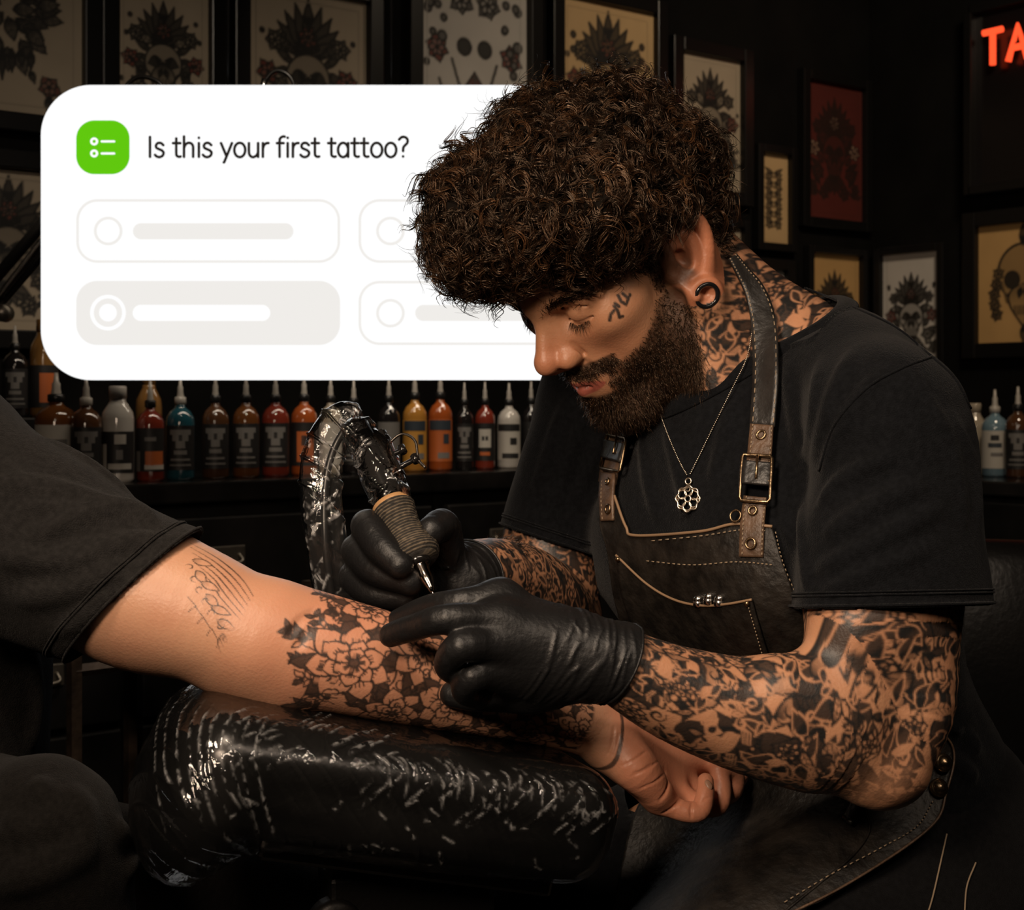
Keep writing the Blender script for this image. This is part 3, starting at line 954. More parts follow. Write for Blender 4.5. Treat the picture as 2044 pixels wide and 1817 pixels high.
# ------------------------------------------------------------ the tattooist: body, clothes, hair
M = {}
M['skin'] = skin_mat('skin_warm', (.44, .225, .125), (.36, .16, .085))
M['skin_client'] = skin_mat('skin_fair', (.52, .285, .175), (.46, .215, .13))
def cloth(name, col, wv=900):
    m = pbr(name, col, .95, spec=.035, bump=.6, bscale=wv, bdet=2, var=.22, vscale=220, sheen=.05)
    return m
M['tee'] = cloth('black_cotton', (.0058, .0063, .0074))
M['tee_client'] = cloth('charcoal_cotton', (.016, .0152, .0148))
M['denim'] = cloth('dark_denim', (.007, .007, .0078), 1400)
M['trouser'] = cloth('brown_black_twill', (.009, .0082, .0075), 1200)
M['glove'] = pbr('black_nitrile', (.0065, .0065, .0069), .43, spec=.34, bump=.30, bscale=260, bdet=5)
M['leather'] = pbr('worn_black_leather', (.011, .009, .0072), .50, spec=.32, bump=.7, bscale=160, bdet=8, var=.6, vscale=60)
M['leather_brown'] = pbr('brown_leather', (.085, .050, .030), .45, spec=.4, bump=.5, bscale=220, bdet=6, var=.4, vscale=50)
M['strap'] = pbr('strap_leather', (.016, .0148, .0138), .38, spec=.5, bump=.6, bscale=130, bdet=7, var=.4, vscale=40)
M['brass'] = pbr('aged_brass', (.30, .21, .125), .32, 1.0, bump=.2, bscale=300)
M['steel'] = pbr('steel', (.55, .53, .50), .22, 1.0)
M['dark_metal'] = pbr('dark_metal', (.10, .09, .08), .35, 1.0, bump=.2, bscale=200)
M['thread'] = pbr('tan_thread', (.23, .17, .11), .8)
M['piping'] = pbr('tan_piping', (.20, .125, .07), .6)
M['black_acrylic'] = pbr('black_acrylic', (.008, .008, .009), .18)
M['chain'] = pbr('antique_silver', (.60, .52, .42), .28, 1.0)
def hair_mat(name, a, b_):
    m, N, L, b = nt(name)
    tc = N.new('ShaderNodeTexCoord'); n = N.new('ShaderNodeTexNoise'); n.inputs['Scale'].default_value = 70; n.inputs['Detail'].default_value = 3
    L.new(tc.outputs['Object'], n.inputs['Vector'])
    at = N.new('ShaderNodeAttribute'); at.attribute_name = 'tone'
    mr = N.new('ShaderNodeMath'); mr.operation = 'MULTIPLY'; L.new(n.outputs['Fac'], mr.inputs[0]); L.new(at.outputs['Fac'], mr.inputs[1])
    mx = N.new('ShaderNodeMix'); mx.data_type = 'RGBA'; L.new(mr.outputs[0], mx.inputs[0])
    mx.inputs[6].default_value = (*a, 1); mx.inputs[7].default_value = (*b_, 1)
    L.new(mx.outputs[2], b.inputs['Base Color'])
    b.inputs['Roughness'].default_value = .27; b.inputs['Specular IOR Level'].default_value = .6
    b.inputs['Specular Tint'].default_value = (1.0, .70, .48, 1)
    return m
M['hair'] = hair_mat('dark_brown_hair', (.0045, .0032, .0024), (.10, .046, .020))  # warm tone on random locks paints in the bronze highlights
M['hair_base'] = pbr('hair_shadow', (.004, .003, .0022), .9, spec=.05)
M['beard'] = hair_mat('beard_hair', (.007, .0045, .003), (.09, .045, .022))

BODY = Shape()
head_shape(BODY); ear_shape(BODY, 1); ear_shape(BODY, -1); neck_shape(BODY); arms_shape(BODY)
V, Q = surface(BODY, .00112)
hl = to_head(V)
DN = Shape(); torso_shape(DN, -.024); legs_shape(DN, -.018)

def sstep(x, a, b): t = np.clip((x - a) / (b - a), 0, 1); return t * t * (3 - 2 * t)
def beard_mask(h):
    l, f, u = np.abs(h[:, 0]), h[:, 1], h[:, 2]
    top = -6 - .50 * (f - 12)
    jaw = sstep(top - u, 0, 14) * sstep(f, -16, -2) * sstep(u + 66 + .6 * np.clip(f, -10, 90), -8, 3) * sstep(84 - l, 0, 6)
    burn = sstep(f, -2, 4) * sstep(30 - f, 0, 8) * sstep(u, -24, -14) * sstep(48 - u, 0, 10) * sstep(l, 52, 60)
    must = sstep(u, -52, -48) * sstep(-33.5 - u, 0, 3) * sstep(f, 76, 86) * sstep(42 - l, 0, 6)
    lips = sstep(u, -72, -67) * sstep(-47 - u, 0, 3) * sstep(f, 80, 86) * sstep(29 - l, 0, 4)
    cheek_gap = sstep(u, -70, -64) * sstep(-44 - u, 0, 6) * sstep(l, 24, 28) * sstep(44 - l, 0, 6) * sstep(f, 74, 80)
    return np.clip(np.maximum(np.maximum(jaw, burn), must) * (1 - lips) * (1 - .25 * cheek_gap), 0, 1)
face = (np.abs(hl[:, 0]) < 95) & (hl[:, 2] > -130) & (hl[:, 1] > -60)
stub = np.where(face, beard_mask(hl) * .86, 0)
brow = np.zeros(len(V))
lip = np.zeros(len(V))
l, f, u = np.abs(hl[:, 0]), hl[:, 1], hl[:, 2]
cent = -57 + 0 * l
half_t = 8.5 * np.sqrt(np.clip(1 - (l / 25.5) ** 2, 0, 1))
lip = np.where(face & (f > 84), sstep(half_t - np.abs(u + 57), 0, 2.0), 0)
stub = stub * (1 - lip)
flush = np.zeros(len(V))
ear = (np.linalg.norm(V - ear_pt(1, -6, 2, 4), axis=1) < .040) & (hl[:, 0] > 68)
flush[ear] = .55
flush += .5 * np.exp(-((hl[:, 1] - 118) ** 2 + (hl[:, 2] + 18) ** 2 + hl[:, 0] ** 2) / 500.)
flush += .35 * np.exp(-((hl[:, 0] - 40) ** 2 + (hl[:, 1] - 75) ** 2 + (hl[:, 2] + 22) ** 2) / 500.)
flush = np.clip(flush, 0, 1)

# tattoos
ink = np.zeros(len(V))
CV1 = sleeve_canvas(.40, .30, 11, 1250, .82).soften(2); CV2 = sleeve_canvas(.40, .30, 23, 950, 1.0, .02).soften(2)
cam_ref = np.array([-.1, -1., .25])
ua, va, da = limb_uv(V, FOR_L, cam_ref); ub, vb, db = limb_uv(V, ARM_L, cam_ref)
zarm = V[:, 2] < SL[2] - .06
m = (da < .085) & (da < db + .006) & zarm & (V[:, 0] > .03) & (V[:, 1] < 1.2)
ink[m] = CV1.sample(ua[m] + .02, va[m] + .15)
gap = sstep(wob(V * 1.0, 55, 3), .72, .9)
m2 = (db < .10) & (da >= db + .006) & (V[:, 2] < SL[2] - .06) & (V[:, 0] > .18)
ink[m2] = CV2.sample(ub[m2] + .03, vb[m2] + .15)
ue, ve, de = limb_uv(V, FOR_R, cam_ref); uf, vf, df = limb_uv(V, ARM_R, cam_ref)
m3 = (de < .062) & (de < df + .006) & (V[:, 0] < .13) & (V[:, 2] < 1.0) & (V[:, 1] > 1.16)
ink[m3] = CV2.sample(ue[m3] + .08, ve[m3] + .15)
m4 = (df < .075) & (de >= df + .006) & (V[:, 0] < .13) & (V[:, 2] < 1.0)
ink[m4] = CV1.sample(uf[m4] + .05, vf[m4] + .15)
elb = np.exp(-((V - P(1745, 1570, 1.09)) ** 2).sum(1) / .0007); ink *= 1 - .85 * elb
# neck: drawn in the plane of the head's left side
nk = (hl[:, 0] > 5) & (V[:, 2] > NB[2] - .08)
ws = V[:, 0] * .8 + V[:, 1] * .6; wz = V[:, 2]
CV3 = sleeve_canvas(.30, .30, 37, 1200, .72, -.15).soften(2)
nd = np.linalg.norm(np.cross(V - NB, (H(0, -30, -28) - NB) / np.linalg.norm(H(0, -30, -28) - NB)), axis=1)
m5 = (hl[:, 0] > 20) & (V[:, 2] < H(0, 0, 0)[2] + .02) & (wz > NB[2] - .09) & (beard_mask(hl) < .2) & ~ear & (V[:, 2] > SL[2] - .02) & (hl[:, 2] < -18) & (hl[:, 2] < -18 - .55 * np.clip(hl[:, 1] - 5, 0, 80)) & (hl[:, 1] < 60)
nu = (V - NB) @ np.array([.6, -.8, 0]) + (V - NB) @ np.array([.7, .5, 0]) * .6
k5 = CV3.sample(nu + .12, (wz - NB[2]) + .1)
fade = sstep(wz, NB[2] - .09, NB[2] - .06) * sstep(-hl[:, 2], 18, 26)
ink[m5] = np.maximum(ink, k5 * fade)[m5]
# small marks beside the eye
for line_ in ([(1217, 640), (1219, 628), (1226, 620)], [(1226, 611), (1233, 620), (1237, 634), (1243, 632)], [(1228, 606), (1236, 612)], [(1234, 590), (1240, 602), (1250, 608), (1254, 596), (1258, 588)], [(1243, 586), (1250, 592)]):
    pp, _ = eye_rays(BODY, line_)
    for a, b in zip(pp[:-1], pp[1:]):
        ba = b - a; h = np.clip((V - a) @ ba / (ba @ ba), 0, 1)
        dd = np.linalg.norm(V - a - h[:, None] * ba, axis=1)
        ink = np.maximum(ink, np.clip((.0019 - dd) / .0009, 0, 1) * .95)
person = mesh_np('person', V, Q, M['skin'], None, True, {'ink': ink, 'stubble': stub, 'lip': lip, 'flush': flush})
tag(person, 'tattooed bearded person in black shirt and leather apron bent over a client arm', 'person')
# trunk and legs hidden under the clothes belong to the same body mesh
Vt, Qt = surface(DN, .006)
me2 = mesh_np('trunk', Vt, Qt, M['skin'])
def merge_into(a, b):
    import bmesh
    bm = bmesh.new(); bm.from_mesh(a.data); bm.from_mesh(b.data); bm.to_mesh(a.data); bm.free()
    bpy.data.objects.remove(b)
    a.data.polygons.foreach_set('use_smooth', np.ones(len(a.data.polygons), bool)); a.data.update()
merge_into(person, me2)
print('body', len(V), time.time() - T0)

# ---- black t-shirt
SHB = Shape(); torso_shape(SHB, .013)
SHB.chain([P(1560, 690, 1.33), P(1602, 707, 1.32), P(1700, 760, 1.24), SL], [.050, .0535, .056, .052], .03)
SHB.cone(NB + (SR - NB) * .2 - TF * .02 - TU * .012, SR, .055, .052, .04)
SHB.cone(P(1722, 1240, 1.108), P(1730, 1090, 1.125), .0475, .045, .03)
SHB.cone(NB - TU * .05 - TF * .01, NB - TU * .10, .075, .08, .05)
SLEEVE_L = [SL, P(1792, 930, 1.145), P(1795, 1080, 1.14), P(1793, 1215, 1.135), P(1788, 1300, 1.13)]
SLEEVE_R = [SR, P(1150, 950, 1.465), P(1103, 1085, 1.45), P(1080, 1150, 1.44)]
SHB.chain(SLEEVE_L, [.052, .0590, .0630, .0680, .070], .03)
SHB.chain(SLEEVE_R, [.052, .0570, .0535, .054], .03)
SHB.cone(PV + TU * .10 - TF * .03, PV - TF * .01, .10, .11, .05)
def fold_lines(S, rows):
    out = []
    for pts, wd, amp in rows:
        q = curve_pts(np.array(pts, float), 12)
        w, bd = eye_rays(S, q)
        out.append((w, wd, amp * 1.45))
    return out
FL = fold_lines(SHB, [
    ([(1632, 1010), (1690, 950), (1790, 905)], .006, .0045), ([(1640, 1075), (1740, 1010), (1850, 965)], .007, .005),
    ([(1625, 1140), (1740, 1085), (1880, 1010)], .007, .005), ([(1640, 1185), (1740, 1140), (1860, 1090)], .006, .004),
    ([(1900, 830), (1945, 930), (1955, 1060)], .006, .003), ([(1850, 790), (1905, 900), (1925, 1060)], .005, .003),
    ([(1570, 720), (1590, 830), (1605, 960)], .008, .004), ([(1640, 720), (1625, 830), (1610, 960)], .007, .004), ([(1700, 700), (1660, 800), (1622, 930)], .007, .004),
    ([(1760, 740), (1690, 830), (1640, 940)], .006, .0035), ([(1600, 1010), (1600, 1100), (1612, 1180)], .006, .004), ([(1570, 900), (1565, 1000), (1580, 1100)], .006, .003),
    ([(1330, 850), (1352, 940), (1372, 1030)], .006, .003), ([(1460, 800), (1440, 880), (1420, 960)], .006, .003), ([(1280, 860), (1290, 950), (1310, 1030)], .006, .003),
    ([(1130, 800), (1098, 890), (1075, 980)], .006, .004), ([(1165, 830), (1130, 930), (1100, 1030)], .006, .004), ([(1200, 870), (1165, 960), (1130, 1050)], .005, .0035), ([(1060, 960), (1110, 990), (1180, 1000)], .005, .003),
    ([(1930, 1280), (1925, 1360), (1945, 1440)], .007, .005), ([(1890, 1440), (1930, 1470), (1955, 1500)], .007, .006), ([(1870, 1500), (1920, 1530), (1950, 1560)], .006, .005)])
SH = Shape(); SH.p = list(SHB.p)
SH.disp(lambda p, d: folds(p, FL) + .0016 * wob(p, 38, 4) * (np.abs(d) < .03) + .0006 * wob(p, 120, 8))
hem_nL = np.array([0.02, -.13, -1.]); hem_nL /= np.linalg.norm(hem_nL)
hem_nR = np.array([-.30, -.06, -.94]); hem_nR /= np.linalg.norm(hem_nR)
hem_oL = P(1793, 1206, 1.135); hem_oR = P(1103, 1078, 1.45)
nax = (H(0, -30, -28) - NB); nax /= np.linalg.norm(nax)
cA, cB, cC = P(1612, 580, 1.345), P(1500, 722, 1.26), P(1335, 812, 1.20)
cd_ = (cC - cA) / np.linalg.norm(cC - cA); cn = TU * .6 + nax * .8; cn = cn - cd_ * (cn @ cd_); cn /= np.linalg.norm(cn)
def side_shirt(p):
    ax0 = hem_oL + np.array([-.012, -.012, .02]); ba = ELB_L - ax0; hh = np.clip((p - ax0) @ ba / (ba @ ba), 0, 1)
    a = np.minimum((p - hem_oL) @ hem_nL, .098 - np.linalg.norm(p - ax0 - hh[:, None] * ba, axis=1))
    b = np.minimum((p - hem_oR) @ hem_nR, .085 - np.linalg.norm(p - hem_oR, axis=1))
    rad = np.linalg.norm(np.cross(p - NB, nax), axis=1)
    c = np.minimum((p - cB) @ cn, .125 - rad)
    w = (p - (PV - TU * .10)) @ -TU
    return np.maximum(np.maximum(a, b), np.maximum(c, w))
V, Q = surface(SH, .0026); V, Q = cut(V, Q, side_shirt, .0026 * QUAL)
tee = mesh_np('t_shirt', V, Q, M['tee'], person)
sm = tee.modifiers.new('thick', 'SOLIDIFY'); sm.thickness = .002; sm.offset = -1
print('shirt', len(V), time.time() - T0)

def drape_line(S, px, n, off, closed=False):
    q = curve_pts(np.array(px, float), n)
    w, bd = eye_rays(S, q, off=off)
    return w
def tube_on(S, name, px, r, mat, parent, n=40, off=.0, flat=1., sides=6):
    w = drape_line(S, px, n, off)
    return MB().tube(w, r, sides).build(name, mat, parent, True)
for px in ([(1606, 575), (1700, 612), (1790, 655), (1860, 712)], [(1860, 712), (1800, 735), (1730, 775), (1665, 850), (1635, 940)], [(1860, 712), (1905, 755), (1938, 815)]):
    tube_on(SH, 'seam', px, .0011, M['tee'], tee, 36, .0002)
# hems of the sleeves and the collar rib
def ring_on(S, o, n, r0, rmax, off, N=72, ref=None):
    ax = rot_axes(n); out = []
    a = np.linspace(0, 2 * math.pi, N, endpoint=False)
    D = np.cos(a)[:, None] * ax[:, 0] + np.sin(a)[:, None] * ax[:, 1]
    r = np.full(N, r0)
    done = np.zeros(N, bool)
    while not done.all() and r.min() < rmax:
        d = S((o + D * r[:, None]).astype(np.float32))
        done |= (d > 0) | (r >= rmax); r[~done] += .0008
    return o + D * (r + off)[:, None]
for o, n, t in ((hem_oL, hem_nL, .0075), (hem_oR, hem_nR, .0075)):
    for dz, rr in ((.0, .0012), (t, .0008), (t + .0022, .0007)):
        loop = ring_on(SH, o - n * dz, n, .03, .09, .0004)
        MB().tube(loop, rr, 6, closed=True).build('hem', M['tee'], tee, True)
oc = NB + nax * (((cB - NB) @ cn) / (nax @ cn))
col_loop = ring_on(SH, oc, cn, .035, .12, 0.)
def soft_loop(p, it):
    for _ in range(it): p = (np.roll(p, 1, 0) + np.roll(p, -1, 0) + 2 * p) / 4
    return p
col_loop = soft_loop(col_loop, 4)
COLB = MB()
inner = col_loop + (oc - col_loop) / np.linalg.norm(oc - col_loop, axis=1)[:, None] * .004 + cn * .003
outer = col_loop - (oc - col_loop) / np.linalg.norm(oc - col_loop, axis=1)[:, None] * .010 - cn * .009
mid = (inner + outer) / 2 + cn * .0035 - (oc - col_loop) / np.linalg.norm(oc - col_loop, axis=1)[:, None] * .001
n = len(col_loop); i = np.arange(n); j = (i + 1) % n
COLB.add(np.concatenate([inner, mid, outer]), np.concatenate([np.stack([i, j, j + n, i + n], 1), np.stack([i + n, j + n, j + 2 * n, i + 2 * n], 1)]))
cb = COLB.build('collar', M['tee'], tee, True); q = cb.modifiers.new('t', 'SOLIDIFY'); q.thickness = .003; q = cb.modifiers.new('s', 'SUBSURF'); q.levels = q.render_levels = 1

# ---- trousers
TRS = Shape(); legs_shape(TRS, .010); TRS.ell(PV, (.172, .128, .11), TR, .04)
TRS.disp(lambda p, d: .003 * wob(p, 30, 14) + .0012 * wob(p, 85, 15))
V, Q = surface(TRS, .005); V, Q = cut(V, Q, lambda p: np.minimum((p - (PV + TU * .06)) @ TU, .19 - np.linalg.norm(p - PV - TU * .06, axis=1)), .005 * QUAL)
jeans = mesh_np('trousers', V, Q, M['denim'], person)
for px in ([(1890, 1665), (1878, 1720), (1862, 1790), (1850, 1830)], [(1948, 1722), (1930, 1770), (1925, 1830)]):
    tube_on(TRS, 'seam', px, .0007, M['thread'], jeans, 24, .0008)

# ---- leather apron: a sheet draped over shirt and lap
TA = Shape(); torso_shape(TA, .0165); legs_shape(TA, .019); TA.ell(PV + TF * .06 - TU * .02, (.17, .14, .10), TR, .06)
TA.disp(lambda p, d: .0022 * wob(p, 26, 31) + .0008 * wob(p, 80, 33))
def sheet(S, rows, nu, nv, off, smooth_it=6, tmax=2.2):
    R = np.array([curve_pts(np.array(r, float), nu) for r in rows])
    G = np.stack([curve_pts(R[:, i], nv) for i in range(nu)], 1)       # nv, nu, 2
    w, bd = eye_rays(S, G.reshape(-1, 2), off=off)
    w = w.reshape(nv, nu, 3); t = w[..., 1].copy()
    for _ in range(smooth_it):
        a = np.pad(t, 1, mode='edge'); t = (a[:-2, 1:-1] + a[2:, 1:-1] + a[1:-1, :-2] + a[1:-1, 2:] + 4 * t) / 8
        t = np.minimum(t, w[..., 1])
    o = np.array([0, 0, EYE]); w = o + (w - o) * (t / w[..., 1])[..., None]
    i = np.arange(nv - 1)[:, None] * nu; j = np.arange(nu - 1)[None]
    F = np.stack([i + j, i + nu + j, i + nu + j + 1, i + j + 1], -1).reshape(-1, 4)
    return w, F
rows = [[(1226, 990), (1249, 1052), (1270, 1070), (1397, 1062), (1466, 1047), (1541, 1052)],
        [(1196, 1035), (1245, 1090), (1300, 1108), (1410, 1105), (1490, 1095), (1556, 1105)],
        [(1212, 1105), (1255, 1140), (1330, 1150), (1420, 1150), (1500, 1148), (1572, 1152)],
        [(1224, 1190), (1285, 1210), (1360, 1215), (1440, 1218), (1520, 1220), (1600, 1225)],
        [(1250, 1290), (1320, 1300), (1400, 1310), (1480, 1315), (1560, 1320), (1650, 1320)],
        [(1290, 1440), (1370, 1440), (1470, 1435), (1570, 1430), (1680, 1420), (1800, 1415)],
        [(1290, 1560), (1390, 1545), (1510, 1530), (1640, 1515), (1780, 1500), (1898, 1485)],
        [(1260, 1640), (1370, 1640), (1500, 1635), (1640, 1620), (1780, 1600), (1888, 1582)],
        [(1240, 1730), (1340, 1735), (1460, 1740), (1600, 1735), (1740, 1705), (1852, 1655)],
        [(1220, 1830), (1310, 1835), (1400, 1840), (1480, 1838), (1580, 1815), (1690, 1765)],
        [(1200, 1960), (1260, 1960), (1320, 1955), (1380, 1950), (1450, 1930), (1520, 1850)]]
w_, F = sheet(TA, rows, 90, 150, .003, 8)
apron = mesh_np('apron', w_.reshape(-1, 3), F, M['leather'], person)
q = apron.modifiers.new('t', 'SOLIDIFY'); q.thickness = .0022; q.offset = -1
MB().tube(w_[0] + np.array([0, -.0012, .0004]), .0013, 6).build('piping', M['piping'], apron, True)
MB().tube(w_[55:, -1] + np.array([0, -.0012, .0002]), .0010, 6).build('piping', M['leather_brown'], apron, True)
def stitches(S, px, n, off, name, parent, r=.0006, dash=.5, mat=None):
    w = drape_line(S, px, n * 4 + 1, off); b = MB()
    for k in range(n): b.tube(w[k * 4:k * 4 + 3], r, 5)
    return b.build(name, mat or M['thread'], parent, True)
stitches(TA, [(1300, 1080), (1400, 1070), (1480, 1058), (1530, 1060)], 22, .0045, 'stitching', apron, .0005)
stitches(TA, [(1290, 1120), (1380, 1128), (1470, 1122), (1545, 1128)], 26, .0045, 'stitching', apron, .0005)
stitches(TA, [(1548, 1062), (1562, 1120), (1590, 1190), (1612, 1240)], 22, .0045, 'stitching', apron, .0005)
stitches(TA, [(1862, 1600), (1830, 1650), (1760, 1692), (1660, 1745), (1560, 1805)], 34, .0045, 'stitching', apron, .0006)
tube_on(TA, 'seam', [(1728, 1615), (1735, 1660), (1700, 1710), (1640, 1760), (1560, 1825)], .0011, M['leather'], apron, 40, .0035)
rows = [[(1229, 1109), (1290, 1166), (1345, 1198), (1400, 1210), (1450, 1207), (1500, 1198)],
        [(1240, 1190), (1300, 1215), (1355, 1240), (1410, 1250), (1460, 1250), (1514, 1248)],
        [(1275, 1290), (1330, 1300), (1380, 1310), (1430, 1315), (1490, 1318), (1536, 1320)]]
wp, F = sheet(TA, rows, 50, 30, .0062, 4)
pocket = mesh_np('pocket', wp.reshape(-1, 3), F, M['leather'], apron)
q = pocket.modifiers.new('t', 'SOLIDIFY'); q.thickness = .0018; q.offset = -1
MB().tube(wp[0] + np.array([0, -.001, .0004]), .0011, 6).build('piping', M['piping'], pocket, True)
stitches(TA, [(1492, 1206), (1508, 1260), (1524, 1316)], 16, .0076, 'stitching', pocket, .0005)
for px in ((1232, 1117), (1490, 1206)):
    p0 = eye_ray(TA, *px, off=.0085); g = grad(TA, p0)
    MB().lathe([(0, .0012), (.0018, .001), (.0022, 0), (.0022, -.002)], p0, 16, rot_axes(g)).build('rivet', M['brass'], pocket, True)

# straps: ribbons lying on shirt and neck
SN = Shape(); SN.p = list(SHB.p); neck_shape(SN); SN.post = list(SH.post)
def ribbon(S, px, wd, n, off, nu=7, crown=.0008):
    """px centre line in the photo's pixels, wd widths (pixels) -> grid of points"""
    q = curve_pts(np.array(px, float), n); ww = curve_pts(np.array([[a, 0] for a in wd], float), n)[:, 0]
    t = np.gradient(q, axis=0); t /= np.linalg.norm(t, axis=1)[:, None]; nn = np.stack([-t[:, 1], t[:, 0]], 1)
    s = np.linspace(-.5, .5, nu)
    G = q[:, None] + nn[:, None] * ww[:, None, None] * s[None, :, None]
    w, bd = eye_rays(S, G.reshape(-1, 2), off=off)
    w = w.reshape(n, nu, 3)
    o = np.array([0, 0, EYE]); d = w[..., 1].copy()
    for _ in range(5):
        a = np.pad(d, 1, mode='edge'); d = np.minimum((a[:-2, 1:-1] + a[2:, 1:-1] + a[1:-1, :-2] + a[1:-1, 2:]) / 4, w[..., 1])
    d = d - crown * (1 - (2 * s) ** 2)
    w = o + (w - o) * (d / w[..., 1])[..., None]
    i = np.arange(n - 1)[:, None] * nu; j = np.arange(nu - 1)[None]
    return w, np.stack([i + j, i + j + 1, i + nu + j + 1, i + nu + j], -1).reshape(-1, 4)
def strap_piece(name, S, px, wd, n, off, mat, parent, edge=True, thick=.0028):
    w, F = ribbon(S, px, wd, n, off)
    o = mesh_np(name, w.reshape(-1, 3), F, mat, parent)
    q = o.modifiers.new('t', 'SOLIDIFY'); q.thickness = thick; q.offset = 0
    if edge:
        b = MB()
        for k in (0, -1):
            e = w[:, k] * .82 + w[:, 3] * .18 + (w[:, 3] - w[:, 3]) ; e = e + np.array([0, -.0019, 0])
            f = curve_pts(e, 4 * (n // 2) + 1)
            for a in range(0, len(f) - 3, 4): b.tube(f[a:a + 3], .00055, 5)
        b.build('stitching', M['thread'], o, True)
    return o, w
def eyelet(S, px, py, r, off, mat, parent, name='eyelet', rr=.0011, sx=1.0):
    p = eye_ray(S, px, py, off=off); g = grad(S, p)
    ax = rot_axes(g); a = np.linspace(0, 2 * math.pi, 24, endpoint=False)
    loop = p + r * (np.cos(a)[:, None] * ax[:, 0] + np.sin(a)[:, None] * ax[:, 1])
    MB().tube(loop, rr, 8, closed=True).build(name, mat, parent, True)
def buckle(S, px, py, w, h, off, parent, tilt=0., sk=1.):
    """rectangular two-bar buckle: corner pixels on the body's surface"""
    c, s = math.cos(tilt), math.sin(tilt)
    cor = [(px + (x * c - y * s), py + (x * s + y * c)) for x, y in ((-w, -h), (w, -h), (w, h), (-w, h))]
    pts = []
    for k in range(4):
        a, b = np.array(cor[k]), np.array(cor[(k + 1) % 4])
        for t in (.06, .35, .65, .94): pts.append(a + (b - a) * t)
    w3, _ = eye_rays(S, pts, off=off)
    fr = MB().tube(w3, .0015, 8, closed=True).build('buckle', M['brass'], parent, True)
    bar, _ = eye_rays(S, [np.array(cor[0]) * .45 + np.array(cor[3]) * .55, np.array(cor[1]) * .45 + np.array(cor[2]) * .55], off=off)
    MB().tube(bar, .0013, 8).build('bar', M['brass'], fr, True)
    pin, _ = eye_rays(S, [((px - 0 * c), py), (px + h * s * 1.0, py - h)], off=off + .0022)
    MB().tube(pin, .0011, 8).build('prong', M['brass'], fr, True)
    return fr
strap, wS = strap_piece('strap', SN, [(1462, 512), (1484, 545), (1508, 585), (1524, 645), (1528, 740), (1522, 852)], [16, 26, 40, 50, 50, 50], 60, .0060, M['strap'], apron)
t1, _ = strap_piece('strap', SN, [(1521, 848), (1517, 900), (1512, 960)], [46, 48, 50], 24, .0085, M['leather_brown'], apron)
eyelet(SN, 1519, 868, .0036, .0110, M['brass'], t1)
t2, _ = strap_piece('strap', SN, [(1508, 992), (1502, 1050), (1500, 1112)], [46, 48, 48], 26, .0085, M['leather_brown'], apron)
eyelet(SN, 1502, 1019, .0032, .0118, M['brass'], t2); eyelet(SN, 1498, 1085, .0040, .0118, M['brass'], t2)
lp, _ = strap_piece('keeper_loop', SN, [(1513, 922), (1511, 945), (1509, 968)], [56, 60, 58], 14, .0125, M['strap'], apron, False, .004)
buckle(SN, 1509, 955, 30, 46, .0135, apron, .06)
l1, _ = strap_piece('strap', SN, [(1240, 842), (1230, 880), (1218, 930), (1212, 965)], [34, 36, 34, 32], 26, .0065, M['leather_brown'], apron)
l2, _ = strap_piece('strap', SN, [(1214, 945), (1211, 990), (1213, 1040)], [28, 28, 26], 24, .0085, M['leather_brown'], apron)
lp, _ = strap_piece('keeper_loop', SN, [(1229, 882), (1225, 900), (1220, 918)], [40, 42, 40], 12, .0110, M['strap'], apron, False, .004)
buckle(SN, 1224, 905, 20, 34, .012, apron, .2)
eyelet(SN, 1212, 961, .0026, .0115, M['brass'], l2); eyelet(SN, 1213, 1016, .0036, .0115, M['brass'], l2)
eyelet(TA, 1468, 1030, .0046, .0075, M['brass'], apron, 'ring', .0009)
# waist fastening: two domed snaps and a belt loop at the hip
for px in ((1884, 1523), (1875, 1572)):
    p0 = eye_ray(TA, *px, off=.007); g = grad(TA, p0)
    MB().lathe([(0, .0050), (.0030, .0043), (.0052, .0022), (.0060, .0008), (.0072, .0006), (.0074, -.003)], p0, 24, rot_axes(g)).build('snap', M['brass'], apron, True)
strap_piece('belt', TRS, [(1690, 1640), (1712, 1600), (1725, 1560)], [24, 24, 24], 10, .02, M['strap'], apron, False)

# ---- necklace
def chain_line(S, px, n, off):
    return drape_line(S, px, n, off)
nl = MB()
cl1 = chain_line(SN, [(1502, 592), (1503, 640), (1492, 710), (1462, 775), (1420, 860), (1392, 918), (1377, 948)], 150, .0016)
cl2 = chain_line(SN, [(1308, 790), (1322, 838), (1340, 885), (1358, 925), (1371, 948)], 80, .0016)
def beads(path, step):
    b = MB(); L = np.concatenate([[0], np.cumsum(np.linalg.norm(np.diff(path, axis=0), axis=1))])
    for s in np.arange(0, L[-1], step):
        p = np.array([np.interp(s, L, path[:, k]) for k in range(3)])
        b.lathe([(0, .0008), (.0007, .0004), (.0007, -.0004), (0, -.0008)], p, 6)
    return b
bb = beads(cl1, .0017); b2 = beads(cl2, .0017)
for v in b2.v: pass
necklace = bb.build('necklace', M['chain'], person, True); b2.build('chain', M['chain'], necklace, True)
p0 = eye_ray(SN, 1373, 996, off=.004); g = grad(SN, p0); g = g * .6 + np.array([0, -1, 0]) * .4; ax = rot_axes(g)
pd = MB()
def ring(b, c, R, r, N=20, wobble=0, k=8):
    a = np.linspace(0, 2 * math.pi, N, endpoint=False); rr = R * (1 + wobble * np.cos(k * a))
    b.tube(c + rr[:, None] * (np.cos(a)[:, None] * ax[:, 0] + np.sin(a)[:, None] * ax[:, 1]), r, 6, closed=True)
ring(pd, p0, .0102, .0011, 40, .09, 8)
for k in range(6):
    a = k * math.pi / 3 + .5
    ring(pd, p0 + .0060 * (math.cos(a) * ax[:, 0] + math.sin(a) * ax[:, 1]), .0036, .0008)
